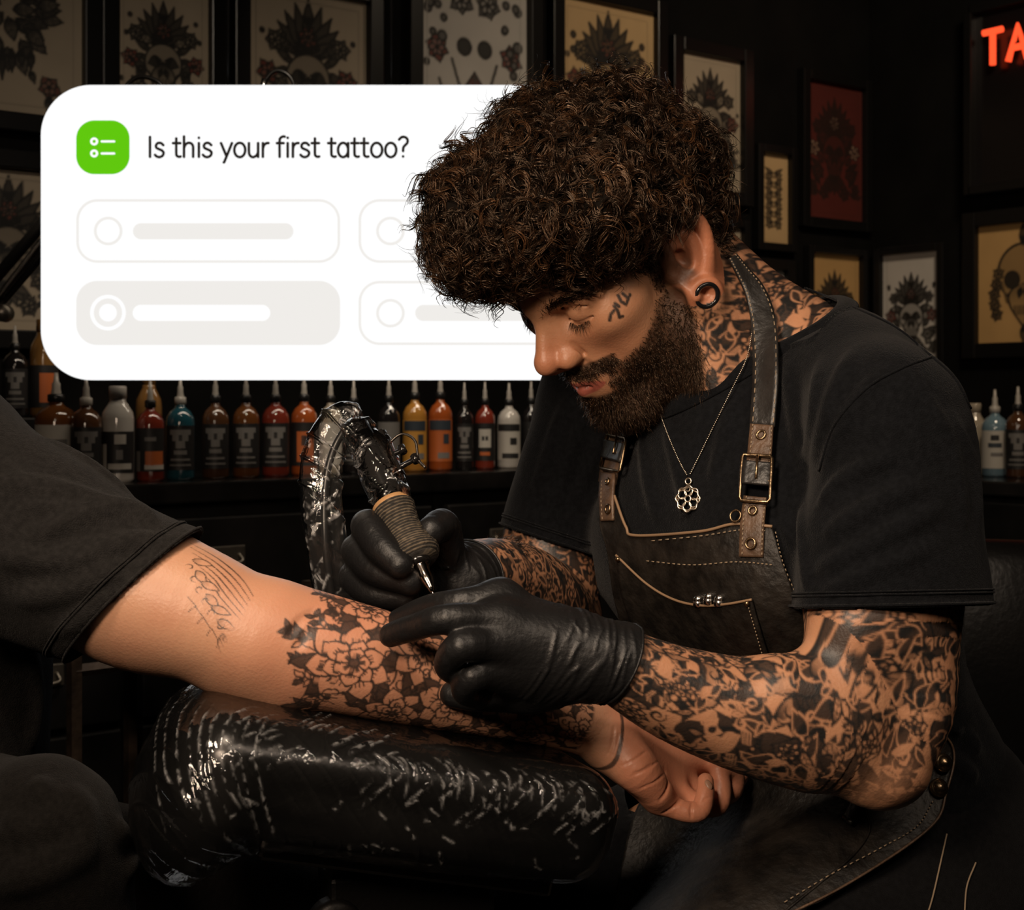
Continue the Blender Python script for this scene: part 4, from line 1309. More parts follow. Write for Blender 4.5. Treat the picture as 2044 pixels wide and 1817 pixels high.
ring(pd, p0, .0026, .0010)
for k in range(6):
    a = k * math.pi / 3; d = math.cos(a) * ax[:, 0] + math.sin(a) * ax[:, 1]
    pd.tube([p0 + d * .0024, p0 + d * .0100], .0007, 6)
pd.build('pendant', M['chain'], necklace, True)
bl = MB(); pb = eye_ray(SN, 1374, 961, off=.003); ring(bl, pb, .0026, .0008); ring(bl, (pb * .55 + p0 * .45) , .0018, .0007); bl.build('bail', M['chain'], necklace, True)

# ---- ear tunnel
n_ = HR[:, 0] + HR[:, 1] * .45; n_ /= np.linalg.norm(n_)
MB().lathe([(.0092, -.004), (.0105, -.0035), (.0112, -.002), (.0098, 0), (.0098, .003), (.0116, .0045), (.0112, .0062), (.0094, .0066), (.0080, .0058), (.0078, -.004), (.0092, -.004)], LOBE[1], 40, rot_axes(n_)).build('ear_tunnel', M['black_acrylic'], person, True)

# ---- gloves
def glove(name, fn, o, n, wr, parent, label=None):
    G = Shape(); fn(G, .0006)
    n = n / np.linalg.norm(n)
    G0 = Shape(); G0.p = list(G.p); rw = np.random.RandomState(len(name) + int(abs(o[0]) * 1000)); lines = []
    for k in range(64):
        t = .003 + .055 * rw.rand() ** 1.5; lp_ = ring_on(G0, o - n * t, n, .012, .05, 0., 60)
        a0, ln_ = rw.randint(0, 60), rw.randint(7, 24); arc_ = np.roll(lp_, -a0, 0)[:ln_]
        arc_ = arc_ - n * ((np.linspace(0, 1, ln_) - .5) * rw.normal(0, .006) + .0016 * np.sin(np.linspace(0, rw.uniform(2, 6), ln_)))[:, None]
        lines.append((arc_[::2] if ln_ > 12 else arc_, rw.uniform(.0010, .0017), rw.uniform(.0005, .0011)))
    def crease(p, d):
        t = (p - o) @ -n                                       # distance from the cuff towards the fingers
        return folds(p, lines) + .00035 * wob(p, 150, 42) + .0005 * wob(p, 65, 43) * (t > .05)
    G.disp(crease)
    V, Q = surface(G, .0011)
    V, Q = cut(V, Q, lambda p: np.minimum((p - o) @ n, .05 - np.linalg.norm(p - o, axis=1)), .0011 * QUAL)
    g = mesh_np(name, V, Q, M['glove'], parent)
    q = g.modifiers.new('t', 'SOLIDIFY'); q.thickness = .0008; q.offset = -1
    loop = ring_on(G, o - n * .0006, n, .012, .05, 0.)
    MB().tube(loop, .0010, 8, closed=True).build('cuff', M['glove'], g, True)
    return g
glove('glove', hand_left, P(1237, 1325, 1.055), FOR_L[3] - FOR_L[4], 0, person)
glove('glove', hand_right, P(932, 1158, 1.212), FOR_R[2] - FOR_R[3], 0, person)
print('gloves', time.time() - T0)

# ---- hair: a dark under-layer and thousands of curled locks
HULL = Shape()
HULL.ell(H(0, -12, 48), np.array([79, 97, 88]) / 1000., HR, .02)
for px, py, Y, r in ((972, 468, 1.222, .046), (1030, 370, 1.24, .049), (1108, 330, 1.255, .053), (1190, 325, 1.285, .056), (1285, 335, 1.31, .054), (1332, 392, 1.315, .046), (1372, 440, 1.315, .030), (1090, 415, 1.215, .048), (1190, 405, 1.20, .046), (985, 455, 1.215, .036), (1120, 438, 1.205, .032)):
    HULL.ell(P(px, py, Y), r, None, .03)
HULL.ell(ear_pt(1, -6, 6), np.array([30, 30, 40]) / 1000., HR, .012, 's')
HULL.plane(H(0, 0, 12), HR @ np.array([0, .36, -1.]), .012)
HULL.disp(lambda p, d: .0065 * wob(p, 85, 51) + .004 * wob(p, 180, 52))
V, Q = surface(HULL, .0028)
hair = mesh_np('hair', V, Q, M['hair_base'], person, True, {'tone': np.full(len(V), .0)})
def strands(roots, nrm, rs, length, curl_r, turns, rad, flow, per=4, seg=14, spread=.0012, hug=1.0, tone=(.1, 1.0)):
    """curled tapering locks as three-sided tubes"""
    N = len(roots)
    ax = flow / np.linalg.norm(flow, axis=1)[:, None]
    e1 = np.cross(ax, nrm); e1 /= np.linalg.norm(e1, axis=1)[:, None] + 1e-9; e2 = np.cross(ax, e1)
    L = length * rs.uniform(.6, 1.3, N); R = curl_r * rs.uniform(.5, 1.4, N); T = turns * rs.uniform(.6, 1.4, N) * rs.choice([-1, 1], N); P0 = rs.uniform(0, 6.28, N)
    t = np.linspace(0, 1, seg)
    out = []; tn = []
    base_t = rs.uniform(*tone, N) ** 3 * 1.25
    for k in range(per):
        off = rs.normal(0, spread, (N, 3)); ph = P0 + rs.normal(0, .22, N); l2 = L * rs.uniform(.75, 1.1, N)
        a = ph[:, None] + T[:, None] * 6.283 * t
        rr = R[:, None] * np.minimum(1, t * 3) * (1 - .25 * t)
        c = roots[:, None] + off[:, None] * np.minimum(1, .3 + t * 1.3)[None, :, None] + ax[:, None] * (l2[:, None] * t)[..., None]
        c = c + e1[:, None] * (rr * (np.cos(a) - np.cos(ph)[:, None] * 0))[..., None] + e2[:, None] * (rr * np.sin(a))[..., None]
        c = c - nrm[:, None] * (hug * l2[:, None] * .55 * t * t)[..., None]
        out.append(c); tn.append(base_t * rs.uniform(.5, 1.2, N))
    c = np.concatenate(out); tn = np.concatenate(tn); N = len(c)
    tg = np.gradient(c, axis=1); tg /= np.linalg.norm(tg, axis=2)[..., None] + 1e-9
    u = np.cross(tg, np.array([.31, .2, .93])); u /= np.linalg.norm(u, axis=2)[..., None] + 1e-9; b = np.cross(tg, u)
    w = (rad * rs.uniform(.6, 1.3, N))[:, None] * np.clip(1.15 - t, .12, 1)[None]
    ring_ = np.stack([c + (u * math.cos(a) + b * math.sin(a)) * w[..., None] for a in (0, 2.094, 4.189)], 2)   # N,seg,3,3
    V = ring_.reshape(-1, 3)
    i = (np.arange(N)[:, None, None] * seg + np.arange(seg - 1)[None, :, None]) * 3; s = np.arange(3)[None, None]; s1 = (s + 1) % 3
    F = np.stack([i + s, i + s1, i + 3 + s1, i + 3 + s], -1).reshape(-1, 4)
    return V, F, np.repeat(tn, seg * 3)
rs = np.random.RandomState(77)
G = grads(HULL, V, .004)
hv = to_head(V)
cam_side = (G @ np.array([-.1, -1, .2]) > -.45) 
near_face = (hv[:, 1] > 40) & (hv[:, 2] < 30)
EC = ear_pt(1, -6, 4); offear = np.linalg.norm((V - EC) * 1., axis=1) > .047
pool = np.nonzero(cam_side & offear & (((V - H(0, -14, 50)) ** 2).sum(1) > .05 ** 2))[0]
pick = rs.choice(pool, min(len(pool), 4600), replace=False)
r0, n0 = V[pick], G[pick]
rt = rs.normal(size=(len(pick), 3)); rt -= n0 * (rt * n0).sum(1)[:, None]
down = np.array([0, 0, -1.]) + HR[:, 1] * .35
dn = down - n0 * (n0 @ down)[:, None]
flow = n0 * .45 + rt * .42 + dn * .75
front = sstep(hv[pick, 1], 20, 70)
sv, sf, st = strands(r0 - n0 * .005, n0, rs, .036, .0062, 1.25, .00062, flow, 6, 18, .0011, .8, (.0, 1.0))
pick = rs.choice(pool, 260); n0 = G[pick]; rt = rs.normal(size=(len(pick), 3))
s2, f2, t2 = strands(V[pick], n0, rs, .030, .0075, .9, .00030, n0 * .9 + rt * .45 + np.array([0, 0, -.25]), 2, 18, .002, .35, (.1, .5))
CU3 = [(sv, sf, st), (s2, f2, t2)]
# fringe curls hanging over the brow
fr = []
for px, py in ((975, 505), (1005, 505), (1040, 508), (1075, 510), (1110, 508), (1140, 505), (1165, 510), (1190, 505), (1215, 500), (1235, 495), (930, 550), (950, 575), (910, 530), (895, 500), (960, 560), (885, 520)):
    for _ in range(7): fr.append(eye_ray(HULL, px + rs.normal(0, 10), py - 26 + rs.normal(0, 10)))
fr = np.array(fr); nf = grads(HULL, fr.astype(np.float32), .004)
sv, sf, st = strands(fr, nf, rs, .024, .0065, 1.1, .00052, np.tile([0.05, .15, -1.0], (len(fr), 1)) + rs.normal(0, .35, (len(fr), 3)), 4, 18, .0016, .25)
CU3.append((sv, sf, st)); ofs = np.cumsum([0] + [len(q[0]) for q in CU3])
mesh_np('curls', np.concatenate([q[0] for q in CU3]), np.concatenate([q[1] + k for q, k in zip(CU3, ofs)]), M['hair'], hair, True, {'tone': np.concatenate([q[2] for q in CU3])})
# short hair round the ear and nape, beard, brows, lashes
NV = np.empty(len(person.data.vertices) * 3, np.float32); person.data.vertices.foreach_get('co', NV); NV = NV.reshape(-1, 3)
hb = to_head(NV); nrm_b = np.empty(len(NV) * 3, np.float32); person.data.vertices.foreach_get('normal', nrm_b); nrm_b = nrm_b.reshape(-1, 3)
bm_ = beard_mask(hb) * ((np.abs(hb[:, 0]) < 95) & (hb[:, 2] > -130) & (hb[:, 1] > -30))
earz = (np.linalg.norm(NV - ear_pt(1, -6, 0, 4), axis=1) < .036) & (hb[:, 0] > 64)
bm_[earz] = 0
pr = bm_ / bm_.sum(); bi = rs.choice(len(NV), 17000, p=pr)
rt = rs.normal(size=(len(bi), 3)); nb_ = nrm_b[bi]; hloc = hb[bi]
dirn = HR @ np.array([0, .15, -1.]); fl = nb_ * .55 + (dirn - nb_ * (nb_ @ dirn)[:, None]) * .9 + rt * .28
ln = .0045 + .0085 * sstep(-hloc[:, 2], 25, 90)
mst = (hloc[:, 2] > -52) & (hloc[:, 1] > 80)
fl[mst] += HR[:, 0] * (np.sign(hloc[mst, 0]) * .8)[:, None]; ln[mst] = .008
sv, sf, st = strands(NV[bi] - nb_ * .0005, nb_, rs, ln, .0013, .6, .00026, fl, 1, 8, .0003, .3, (.0, .95))
beard = mesh_np('beard', sv, sf, M['beard'], person, True, {'tone': st})
nape = np.nonzero((((hb[:, 2] > 8 + .36 * hb[:, 1] - 10) & (hb[:, 2] < 40 + .36 * hb[:, 1]) & (hb[:, 1] < 40) & (hb[:, 1] > -110)) | ((hb[:, 1] < -40) & (hb[:, 2] > -38) & (hb[:, 2] < 20))) & (np.abs(hb[:, 0]) < 82) & ~earz)[0]
ni = rs.choice(nape, 2600); nn_ = nrm_b[ni]; dirn = HR @ np.array([0, -.5, -1.])
sv, sf, st = strands(NV[ni], nn_, rs, .011, .0016, .6, .00034, nn_ * .5 + (dirn - nn_ * (nn_ @ dirn)[:, None]) * .8 + rs.normal(0, .3, (len(ni), 3)), 2, 8, .0008, .3, (.05, .5))
mesh_np('nape_hair', sv, sf, M['hair'], hair, True, {'tone': st})
def tuft(name, pts, n, ln, rad, dfn, mat):
    pth = curve_pts(np.array([H(*p) for p in pts]), 60); k = rs.randint(0, 60, n)
    p = pth[k] + rs.normal(0, .0014, (n, 3)) * (rad > .0002) + rs.normal(0, .0004, (n, 3))
    nn = np.tile(HR[:, 1], (n, 1)); d = dfn(k / 59., n)
    sv, sf, st = strands(p, nn, rs, ln, .0006, .3, rad, d @ HR.T, 1, 7, .0002, .2, (.05, .4))
    return mesh_np(name, sv, sf, mat, person, True, {'tone': st})
for s in (1, -1):
    tuft('eyebrow', [(s * 8, 99, 21), (s * 22, 98, 27), (s * 36, 92, 30), (s * 49, 80, 27)], 680, .0085, .00036, lambda t, n: np.stack([s * (.25 + .9 * t), .35 - .5 * t, .9 - 1.1 * t], 1) + rs.normal(0, .18, (n, 3)), M['beard'])
    tuft('eyelashes', [(s * 20, 90, 3.5), (s * 31, 92.3, 2.8), (s * 42, 87, 4)], 75, .0085, .00019, lambda t, n: np.stack([s * (-.3 + 1.0 * t), .9 + 0 * t, -.75 + 0 * t], 1) + rs.normal(0, .12, (n, 3)), M['beard'])
print('hair', time.time() - T0)
# ------------------------------------------------------------ the client: bare tattooed arm, shirt, trousers
CL = Shape(); client_arm(CL); client_hand(CL)
GR = fold_lines(CL, [([(1322, 1626), (1344, 1612), (1360, 1596)], .0011, -.0024), ([(1380, 1634), (1379, 1618), (1382, 1602)], .0009, -.0022), ([(1316, 1600), (1328, 1584), (1334, 1562), (1326, 1534)], .0012, -.0022),
    ([(1240, 1530), (1268, 1516), (1290, 1500)], .0009, -.0010), ([(1258, 1552), (1290, 1536), (1314, 1520)], .0009, -.0010), ([(1276, 1576), (1306, 1562), (1326, 1546)], .0009, -.0011), ([(1262, 1545), (1282, 1538), (1300, 1526)], .0008, -.0008),
    ([(1212, 1508), (1222, 1484), (1226, 1452)], .0010, -.0012), ([(1222, 1512), (1231, 1490), (1236, 1462)], .0009, -.0009), ([(1402, 1600), (1410, 1594), (1418, 1592)], .0008, -.0012),
    ([(575, 1275), (600, 1240), (640, 1215)], .0035, -.0016), ([(590, 1300), (612, 1262), (650, 1236)], .004, -.0012)])
CL.disp(lambda p, d: folds(p, GR) + .00025 * wob(p, 150, 61) * (p[:, 0] > .05))
V, Q = surface(CL, .00092)
CF = flower_canvas().soften(1)
path = C_UP[2:4] + C_FO[1:]
uc, vc, dc = limb_uv(V, path, np.array([-.05, -1., .55]))
L0 = np.linalg.norm(P(520, 1277, 1.085) - P(272, 1183, 1.10))
u0 = limb_uv(P(575, 1290, 1.085)[None], path, cam_ref)[0][0]
uu = (uc - u0) * 1.0 + .112; vv = vc + .112
inkc = CF.sample(uu, vv)
inkc *= sstep(uu, .085, .10) * (vv > .01) * (vv < .21) * sstep(.352 - uu, 0, .004)
vein = .0
# loose feathery lines on the upper arm
CU = Canvas(.16, .12, .0004); rs = np.random.RandomState(9)
for k in range(6):
    y = .030 + .004 * k; CU.stroke(curve_pts([(.012 + .006 * k, y), (.040 + .004 * k, y + .001 * k), (.070, y + .006 + .001 * k), (.098, y + .020)], 12), .0006)
for k in range(7):
    x = .03 + .010 * k; CU.leaf(x, .044 + .007 * k, rs.uniform(-.3, 1.2), .016, .0035, 0., .0005, .5); CU.swirl(x + .004, .052 + .006 * k, .004, rs.uniform(0, 6), .7, .0006)
for k in range(5):
    CU.stroke([(.05 + .01 * k, .075 + .004 * k), (.060 + .01 * k, .078 + .005 * k), (.058 + .011 * k, .086 + .004 * k)], .0005)
pc, _ = eye_rays(CL, [(372, 1092), (505, 1185)])
ex = (pc[1] - pc[0]); ex /= np.linalg.norm(ex); ey = np.cross(ex, [0, 1, 0]); ey = ey if ey[2] < 0 else -ey
q = V - pc[0]; a = q @ ex; b = q @ ey + q[:, 1] * -.35
sel = (a > -.015) & (a < .07) & (V[:, 1] < 1.12)
ku = CU.sample(a * 1.15 + .016, b * 1.2 + .036)
inkc = np.where(sel & (uu < .08), np.maximum(inkc, ku * sstep(.072 - a, 0, .01)), inkc)
wr = P(1208, 1462, 1.172); inkc = np.maximum(inkc, np.clip((.0016 - np.abs((V - wr) @ ((C_FO[-1] - C_FO[-2]) / np.linalg.norm(C_FO[-1] - C_FO[-2])) + .0012 * wob(V, 160, 6))) / .0006, 0, 1) * (V[:, 0] > .03) * .9)
fl_c = .5 * sstep(V[:, 0], .062, .090) + .35 * np.exp(-((V - P(700, 1290, 1.08)) ** 2).sum(1) / .006)
client = mesh_np('person', V, Q, M['skin_client'], None, True, {'ink': np.clip(inkc, 0, 1) * .95, 'flush': np.clip(fl_c, 0, 1)})
tag(client, 'person in charcoal shirt, only shoulder and bare arm with flower tattoo resting on wrapped cushion', 'person')
pn = eye_ray(CL, 1415, 1566, off=.0002); gn = grad(CL, pn); an = rot_axes(gn)
MB().lathe([(0, .0007), (.0022, .0006), (.0034, .0001), (.0036, -.0008)], pn, 18, an @ np.diag([.8, 1.25, 1.])).build('fingernail', pbr('nail', (.34, .19, .125), .3), client, True)
HID = Shape()
HID.chain([P(-200, 900, 1.2), P(-200, 1300, 1.2), P(-190, 1640, 1.2)], [.085, .10, .11], .02)
Vt, Qt = surface(HID, .008)
merge_into(client, mesh_np('trunk', Vt, Qt, M['skin_client']))
CT = Shape()
CT.chain([P(-110, 985, 1.135), P(60, 1085, 1.115), P(180, 1150, 1.105), P(276, 1190, 1.10), P(330, 1212, 1.095)], [.071, .0705, .065, .0600, .060], .02)
CT.chain([P(-220, 930, 1.2), P(-205, 1250, 1.2), P(-190, 1480, 1.2), P(-190, 1620, 1.2)], [.10, .1165, .112, .105], .06)
FC = fold_lines(CT, [([(-20, 960), (110, 975), (245, 1015), (300, 1040)], .008, .006), ([(60, 1075), (160, 1030), (260, 1012), (310, 1050)], .007, .007),
                     ([(120, 1140), (220, 1090), (330, 1075)], .007, .006), ([(40, 1010), (130, 1010), (200, 1030)], .006, .004), ([(20, 1200), (130, 1180), (250, 1130)], .008, .006),
                     ([(90, 880), (190, 925), (262, 990)], .006, .004), ([(-10, 1110), (80, 1120), (160, 1110)], .008, .005), ([(60, 1300), (75, 1400), (60, 1500)], .009, .005), ([(110, 1270), (180, 1220), (230, 1180)], .006, .004)])
CT.disp(lambda p, d: folds(p, FC) + .0018 * wob(p, 36, 71) + .0006 * wob(p, 110, 72))
hcO = P(272, 1182, 1.10); hcN = np.array([.70, -.05, -.69]); hcN /= np.linalg.norm(hcN)
V, Q = surface(CT, .0024)
V, Q = cut(V, Q, lambda p: np.maximum(np.minimum((p - hcO) @ hcN, .12 - np.linalg.norm(p - hcO - hcN * .03, axis=1)), P(0, 1530, 1.2)[2] - p[:, 2] + .012 * np.sin(p[:, 0] * 40)), .0024 * QUAL)
ctee = mesh_np('t_shirt', V, Q, M['tee_client'], client)
q = ctee.modifiers.new('t', 'SOLIDIFY'); q.thickness = .002; q.offset = -1
for dz, rr in ((0, .0012), (.0115, .0009), (.0135, .0007)):
    MB().tube(ring_on(CT, hcO - hcN * dz, hcN, .03, .09, .0003), rr, 6, closed=True).build('hem', M['tee_client'], ctee, True)
CP = Shape()
CP.chain([P(-240, 1720, 1.17), P(-60, 1700, 1.12), P(70, 1690, 1.07)], [.088, .075, .060], .02)
CP.chain([P(75, 1690, 1.07), P(110, 1830, 1.08), P(150, 2150, 1.10)], [.060, .056, .048], .02)
CP.chain([P(-100, 1750, 1.26), P(180, 1760, 1.25), P(420, 1790, 1.27), P(640, 1850, 1.30)], [.085, .066, .056, .050], .03)
CP.chain([P(640, 1850, 1.30), P(660, 2250, 1.32)], [.050, .045], .02)
FP = fold_lines(CP, [([(60, 1560), (100, 1600), (110, 1650)], .008, .008), ([(130, 1570), (165, 1630), (150, 1690), (60, 1740), (-20, 1780)], .009, .010), ([(0, 1640), (70, 1660), (150, 1630)], .008, .007),
                     ([(20, 1760), (100, 1740), (190, 1690)], .009, .008), ([(230, 1640), (265, 1690), (255, 1760)], .008, .006), ([(330, 1690), (360, 1740), (350, 1800)], .008, .005)])
CP.disp(lambda p, d: folds(p, FP) + .003 * wob(p, 34, 74) + .001 * wob(p, 100, 75))
V, Q = surface(CP, .0034)
mesh_np('trousers', V, Q, M['trouser'], client)
print('client', time.time() - T0)

# ------------------------------------------------------------ padded armrest under stretched film
ad = np.array([.228, .082, -.056]); ad /= np.linalg.norm(ad)
asd = np.cross(ad, [0, 0, 1.]); asd /= np.linalg.norm(asd)          # towards the camera
if asd[1] > 0: asd = -asd
aup = np.cross(asd, ad); aup = aup if aup[2] > 0 else -aup
AR = np.stack([ad, asd, aup], 1)
ac = np.array([-.088, 1.110, .8155]) - aup * .044 + asd * .010
armrest = empty('armrest', (ac[0], ac[1], 0), 'black padded armrest wrapped in clear film under the tattooed arm', 'armrest')
M['vinyl'] = pbr('black_vinyl', (.006, .0057, .0054), .26, spec=.4, bump=.1, bscale=120)
CU_ = Shape(); CU_.box(ac, (.158, .086, .040), AR, .033)
V, Q = surface(CU_, .004)
cushion = mesh_np('cushion', V, Q, M['vinyl'], armrest)
WR = Shape(); WR.box(ac, (.1605, .0885, .0425), AR, .035)
WR.ell(ac - ad * .145 - aup * .035 + asd * .03, (.03, .065, .045), AR, .05)
WR.ell(ac + aup * -.02, (.16, .0905, .026), AR, .02)
def crumple(p, d):
    q = (p - ac) @ AR
    ph = q[:, 0] * 330 - q[:, 1] * 150 + q[:, 2] * 260 + 3.0 * wob(p, 20, 81)
    a = np.clip(wob(p, 14, 82) * .8 + .55, 0, 1.2)
    rid = np.exp(-np.abs(np.sin(ph * .5)) * 7)
    ph2 = q[:, 0] * 150 + q[:, 2] * 420 - q[:, 1] * 240 + 4 * wob(p, 16, 83)
    rid2 = np.exp(-np.abs(np.sin(ph2 * .5)) * 9) * np.clip(wob(p, 18, 84), 0, 1)
    top = sstep(q[:, 2], .026, .038) * .6
    return -(.0012 * rid * a + .0010 * rid2) * (1 - top) - .0005 * wob(p, 120, 85)
WR.disp(crumple)
WB = Shape(); WB.p = list(WR.p)
V, Q = surface(WR, .0013)
rs = np.random.RandomState(3); st_px = []
for k in range(11):
    x = 292 + 21 * k + rs.uniform(-5, 5); y0 = 1375 + 5 * k
    st_px.append([(x + 34, y0), (x + 2, y0 + 60 + rs.uniform(-10, 10)), (x - 6 + 2 * k, y0 + 150), (x + 14 + 4 * k, y0 + rs.uniform(190, 300))])
for k in range(34):
    x, y = rs.uniform(440, 780), rs.uniform(1420, 1545); l = rs.uniform(25, 60); st_px.append([(x, y), (x + l * .6, y - l * .32), (x + l, y - l * .36)])
for k in range(30):
    x = 740 + 17.5 * k + rs.uniform(-6, 6); y = 1488 + (x - 740) * .165 + rs.uniform(-8, 20); l = rs.uniform(40, 100)
    st_px.append([(x, y), (x + .36 * l, y + .26 * l), (x + .46 * l, y + .60 * l), (x + .40 * l, y + l)])
    if rs.rand() < .6: st_px.append([(x + .46 * l, y + .62 * l), (x + .12 * l, y + .95 * l), (x - .30 * l, y + 1.3 * l)])
for k in range(40):  # short strokes standing for glints along the lower face
    x, y = rs.uniform(380, 1250), rs.uniform(1560, 1730); l = rs.uniform(15, 45); q = rs.uniform(-.9, 1.6); st_px.append([(x, y), (x + l * math.cos(q), y + l * math.sin(q))])
strk = []
for s in st_px:
    w_, bd = eye_rays(WB, curve_pts(np.array(s, float), 9)); 
    if bd.max() < .004: strk.append(w_)
cz = stroke_field(V, strk, .0008)  # creases are raised below and also whitened as painted glints
nrm_w = grads(WB, V, .003)
V = V + nrm_w * (.0009 * cz)[:, None]
M['wrap'] = film_mat('stretch_film', (.95, .945, .94), .5, (70, 30, 70), .06, .004, .30, .20)
mesh_np('film_wrap', V, Q, M['wrap'], armrest, True, {'crease': cz})
# carrier under the cushion
b = MB(); b.box(ac - aup * .049 + ad * .02, (.11, .045, .008), AR); b.build('mounting_plate', M['dark_metal'], armrest, bevel=.003)
pb_ = ac - aup * .052 + ad * .03
M['black_metal'] = pbr('black_powder_metal', (.010, .0095, .009), .45, .6, bump=.15, bscale=300)
MB().box(pb_ - np.array([0, 0, .055]), (.062, .022, .052), np.stack([ad * [1, 1, 0] / np.linalg.norm(ad[:2]), asd, [0, 0, 1]], 1)).build('bracket', M['black_metal'], armrest, bevel=.004)
MB().tube([pb_ - [0, 0, .09], [pb_[0], pb_[1], .03]], .026, 24).build('post', M['black_metal'], armrest, True)
MB().lathe([(0, .03), (.15, .03), (.17, .02), (.17, 0), (0, 0)], (pb_[0], pb_[1], 0), 40).build('base', M['black_metal'], armrest, True)
pbolt = pb_ - np.array([0, 0, .085]) + asd * .023 - ad * .035
MB().lathe([(0, .006), (.0055, .0055), (.0065, .004), (.0066, .002), (.0085, .002), (.0088, 0), (.0088, -.004)], pbolt, 24, rot_axes(asd)).build('bolt', M['dark_metal'], armrest, True)
MB().lathe([(0, .004), (.016, .004), (.019, 0), (.019, -.012), (0, -.012)], pb_ - np.array([0, 0, .05]) + asd * .025 - ad * .06, 24, rot_axes(asd)).build('knob', M['black_metal'], armrest, True)
print('armrest', time.time() - T0)
# ------------------------------------------------------------ tattoo machine in its clear bag
mt, mb_ = P(708, 850, 1.205), P(866, 1188, 1.112)
md = (mb_ - mt); ML = np.linalg.norm(md); md /= ML
MA = rot_axes(md, (0, -1, 0))
machine = empty('tattoo_machine', mb_, 'black tattoo machine with wrapped grip held by a gloved hand, needle down', 'tattoo machine')
def onax(t): return mt + md * (ML * t)
def lat(name, prof, mat, parent=machine, n=40, **k):
    return MB().lathe([(r, t * ML) for r, t in prof], mt, n, MA).build(name, mat, parent, True, **k)
M['barrel'] = pbr('black_anodised', (.010, .009, .0085), .16, .2, spec=.6)
M['copper'] = pbr('copper_trim', (.32, .10, .04), .3, 1.0)
lat('barrel', [(0, .0), (.0095, .002), (.0112, .01), (.0112, .16), (.0106, .165), (.0106, .175), (.0118, .18), (.0118, .31)] +
    [(.0118 + (.0006 if k % 2 else 0), .315 + .012 * k) for k in range(13)] + [(.0105, .48), (.0105, .50), (0, .50)], M['barrel'])
lat('collar_band', [(.0150, .485), (.0158, .487), (.0158, .522), (.0150, .524), (.0128, .524), (.0128, .485), (.0150, .485)], pbr('tan_rubber', (.36, .20, .085), .5, bump=.2, bscale=120))
# grip with wrapped bandage
gm, N, L, b = nt('cohesive_wrap')
b.inputs['Roughness'].default_value = .85
tc = N.new('ShaderNodeTexCoord'); vr = N.new('ShaderNodeTexNoise'); vr.inputs['Scale'].default_value = 420; vr.inputs['Detail'].default_value = 3
L.new(tc.outputs['Object'], vr.inputs['Vector'])
cr = N.new('ShaderNodeValToRGB'); cr.color_ramp.elements[0].position = .15; cr.color_ramp.elements[0].color = (.012, .010, .008, 1); cr.color_ramp.elements[1].position = .95; cr.color_ramp.elements[1].color = (.12, .092, .060, 1)
at_ = N.new('ShaderNodeAttribute'); at_.attribute_name = 'tone'; L.new(at_.outputs['Fac'], cr.inputs[0]); L.new(cr.outputs[0], b.inputs['Base Color'])
bp = N.new('ShaderNodeBump'); bp.inputs['Strength'].default_value = .8; bp.inputs['Distance'].default_value = .001; L.new(vr.outputs['Fac'], bp.inputs['Height']); L.new(bp.outputs[0], b.inputs['Normal'])
gp = []
for k in range(221):
    t = k / 220; r = .0168 - .0030 * math.sin(math.pi * min(1, t / .78)) ** 1.2 + .0022 * math.exp(-((t - .86) / .10) ** 2) - .0012 * max(0, (t - .94) / .06)
    gp.append((r, .512 + .305 * t))
gv = MB().lathe([(0, gp[0][1] * ML)] + [(r, t * ML) for r, t in gp] + [(.0, .822 * ML)], mt, 128, MA)
VV = np.concatenate(gv.v); ax_ = (VV - mt) @ md; rad = VV - mt - ax_[:, None] * md; rr = np.linalg.norm(rad, axis=1)
ang = np.arctan2(rad @ MA[:, 1], rad @ MA[:, 0])
wv_ = np.sin(ax_ * 2500 + 2.2 * wob(VV, 120, 3) + .8 * np.sin(ang * 3)); fz = wob(VV, 900, 4) * .5 + wob(VV, 1700, 5) * .5
VV = VV + rad / (rr + 1e-9)[:, None] * ((.0004 * wv_ + .0003 * fz) * (rr > .005))[:, None]
gv.v = [VV]
gv.build('grip', gm, machine, True, attrs={'tone': np.clip(.30 + .42 * wv_ + .45 * fz, 0, 1)})
lat('tube_collar', [(.0095, .815), (.0095, .835), (.0066, .845), (0, .845)], M['barrel'])
M['tip_steel'] = pbr('smoked_steel', (.30, .26, .23), .14, 1.0)
lat('tip', [(.0062, .835), (.0062, .86), (.0054, .875), (.0054, .90), (.0046, .925), (.0026, .962), (.0016, .982), (0, .984)], M['tip_steel'])
lat('needle', [(.0004, .97), (.0004, .998), (0, 1.0)], M['steel'], n=8)
# coil frame knobs on the far side
sx = np.cross(md, [0, 1, 0]); sx /= np.linalg.norm(sx); sx = sx if sx[0] > 0 else -sx
fb = MB(); fb.box(onax(.24) + sx * .015, (.0045, .006, .022), np.stack([sx, np.cross(md, sx), md], 1)); fb.build('frame_bar', M['barrel'], machine, bevel=.001)
for t, ln in ((.13, .018), (.25, .026), (.33, .032)):
    MB().tube([onax(t) + sx * .010, onax(t) + sx * ln], .0021, 10).tube([onax(t - .02) + sx * ln, onax(t + .02) + sx * ln], .0032, 10).build('screw', M['barrel'], machine, True)
MB().tube(curve_pts([onax(.20) + sx * .012, onax(.17) + sx * .030, onax(.24) + sx * .038, onax(.34) + sx * .034, onax(.40) + sx * .036], 24), .0011, 8).build('spring', M['dark_metal'], machine, True)
